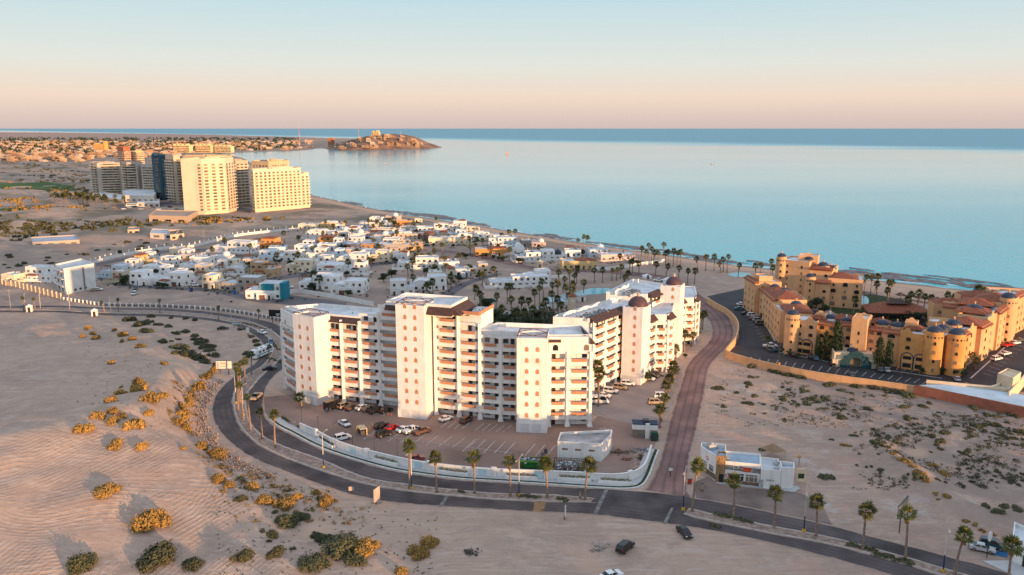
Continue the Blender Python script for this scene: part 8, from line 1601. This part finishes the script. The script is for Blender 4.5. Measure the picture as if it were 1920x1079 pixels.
for k in range(6400):
    u = rr.uniform(1340, 1925); v = rr.uniform(692, 920); lo = 686 + max(0, u - 1365) * .178
    if v < lo + 2 or (v > 800 and u < 1600) or rr.random() > (.3 if u < 1480 else .75): continue
    x, y = G(u, v)
    if math.sin(x * .31 + 2 * math.sin(y * .17)) + math.sin(y * .27 + 1.7 * math.sin(x * .13)) < .35 + rr.gauss(0, .4): continue
    clump(b, (x, y, .02), rr.uniform(.25, 1.0), rr, 7, .2, 0, .45, .1)
for k in range(900):
    u = rr.uniform(1400, 1925); v = rr.uniform(700, 915); lo = 690 + max(0, u - 1365) * .178
    if v < lo or (v > 790 and u < 1610): continue
    x, y = G(u, v)
    if math.sin(x * .21 + 2 * math.sin(y * .11)) + math.sin(y * .19 + 1.7 * math.sin(x * .09)) < rr.gauss(.1, .5): continue
    for j in range(rr.randrange(1, 4)): clump(b, (x + rr.gauss(0, .7), y + rr.gauss(0, .7), .15), rr.uniform(.35, .95), rr, 26, .2, 0, .6, .4)
for k in range(500):
    u = rr.uniform(150, 420); v = rr.uniform(600, 860)
    if u > 330 and v > 690: continue
    if rr.random() > .35: continue
    x, y = G(u, v); clump(b, (x, y, .05), rr.uniform(.15, .4), rr, 4, .18, 0, .7, .1)
for k in range(700):
    u = rr.uniform(400, 820); v = rr.uniform(860, 1079)
    if v < 880 + (u - 430) * .22 or rr.random() > .5: continue
    x, y = G(u, v); clump(b, (x, y, .05), rr.uniform(.12, .5), rr, 7, .14, 0, .7, .1)
for k in range(170):
    t_ = rr.random(); u, v = (400 + 260 * t_ + rr.gauss(0, 22), 862 + 90 * t_ + abs(rr.gauss(0, 26))) if k % 3 else (rr.uniform(330, 365) + rr.gauss(0, 6), rr.uniform(740, 830))
    x, y = G(u, v)
    for j in range(rr.randrange(1, 4)): clump(b, (x + rr.gauss(0, .6), y + rr.gauss(0, .6), .2), rr.uniform(.3, .8), rr, 26, .14, rr.random() < .6, .75, .4)
vz = np.array(b.v); vz[:, 2] += terrain(vz[:, 0], vz[:, 1]); b.v = [tuple(p) for p in vz]
o = b.build("scrub_tufts", [leafd, leaf_sunlit], kind="stuff"); o["label"] = "sparse dry tufts dotting the sand between the shrubs"; o["category"] = "tufts"

b = MB(); rr = rng(131)
for k in range(1500):
    q = rr.choice(V); u, v = q[0] + rr.gauss(0, q[2] * .55), q[1] + rr.uniform(-3, 7)
    x, y = G(u, v); clump(b, (x, y, .2), rr.uniform(.4, 1.3), rr, 9, .42, 0, .8, .2)
for k in range(420):
    u, v = rr.uniform(890, 1080), rr.uniform(578, 632); x, y = G(u, v); clump(b, (x, y, .3), rr.uniform(.5, 1.5), rr, 12, .4, 0, .8, .2)
o = b.build("garden_shrubbery", tree_leaf, kind="stuff"); o["label"] = "dark garden plants massed round the villas of the suburb"; o["category"] = "garden plants"
# ------------------------------------------------------------------ each of a scattered group gets its own place in words
CARD = "zero one two three four five six seven eight nine ten eleven twelve thirteen fourteen fifteen sixteen seventeen eighteen nineteen twenty".split()
def single_out(group, short, rows):
    obs = [o for o in COL.objects if o.get("group") == group and o.get("category")]
    pos = sorted(((px_of(o.location.x, o.location.y, o.location.z), o) for o in obs), key=lambda t: -t[0][1]); n = len(pos); per = -(-n // rows)
    for r_ in range(rows):
        row = sorted(pos[r_ * per:(r_ + 1) * per], key=lambda t: t[0][0])
        for k, (_, o) in enumerate(row): o["label"] = "%s, row %s from front, number %s from left" % (short, CARD[r_ + 1], CARD[k + 1]) if rows > 1 else "%s, number %s from the left" % (short, CARD[k + 1])
for g_, sh_, r_ in (("shrubs of the shaded thicket", "dark shrub in the thicket inside the bend", 3), ("shrubs on the open sand field", "sunlit shrub on the open sand field", 3), ("palms of the shaded garden", "palm in the shaded garden", 2), ("palms of the beach grove", "palm in the sandy beach grove", 4), ("palms of the resort gardens", "palm in the ochre resort gardens", 3), ("palms of the suburb", "palm between the suburb villas", 5), ("line of shrubs beside the track", "orange lit shrub in the line by the track", 1), ("palms before the towers", "sunlit palm before the seafront towers", 3), ("trees of the shaded garden", "leafy tree in the shaded garden", 1), ("bushes of the resort", "dark bush beside the resort buildings", 2), ("shrubs at the foot of the wall", "shrub at the foot of the boundary wall", 1), ("shrubs on the sandy ridge", "shrub along the sandy ridge", 2), ("shrubs at the inner road edge", "green shrub at the inner road edge", 1), ("small villas of the crowded rows", "small villa wedged in the suburb", 4), ("shrubs above the pillared wall", "dark shrub above the pillared wall", 3), ("shrubs on the right hand scrub field", "shrub on the right scrub field", 8), ("cars at the foot of the towers", "tiny parked car below the towers", 1), ("sofas on the roof terrace", "white sofa on the roof terrace", 1), ("small shrubs of the lower verge", "little shrub below the road bend", 3), ("garden trees of the suburb", "garden tree between suburb villas", 6)): single_out(g_, sh_, r_)
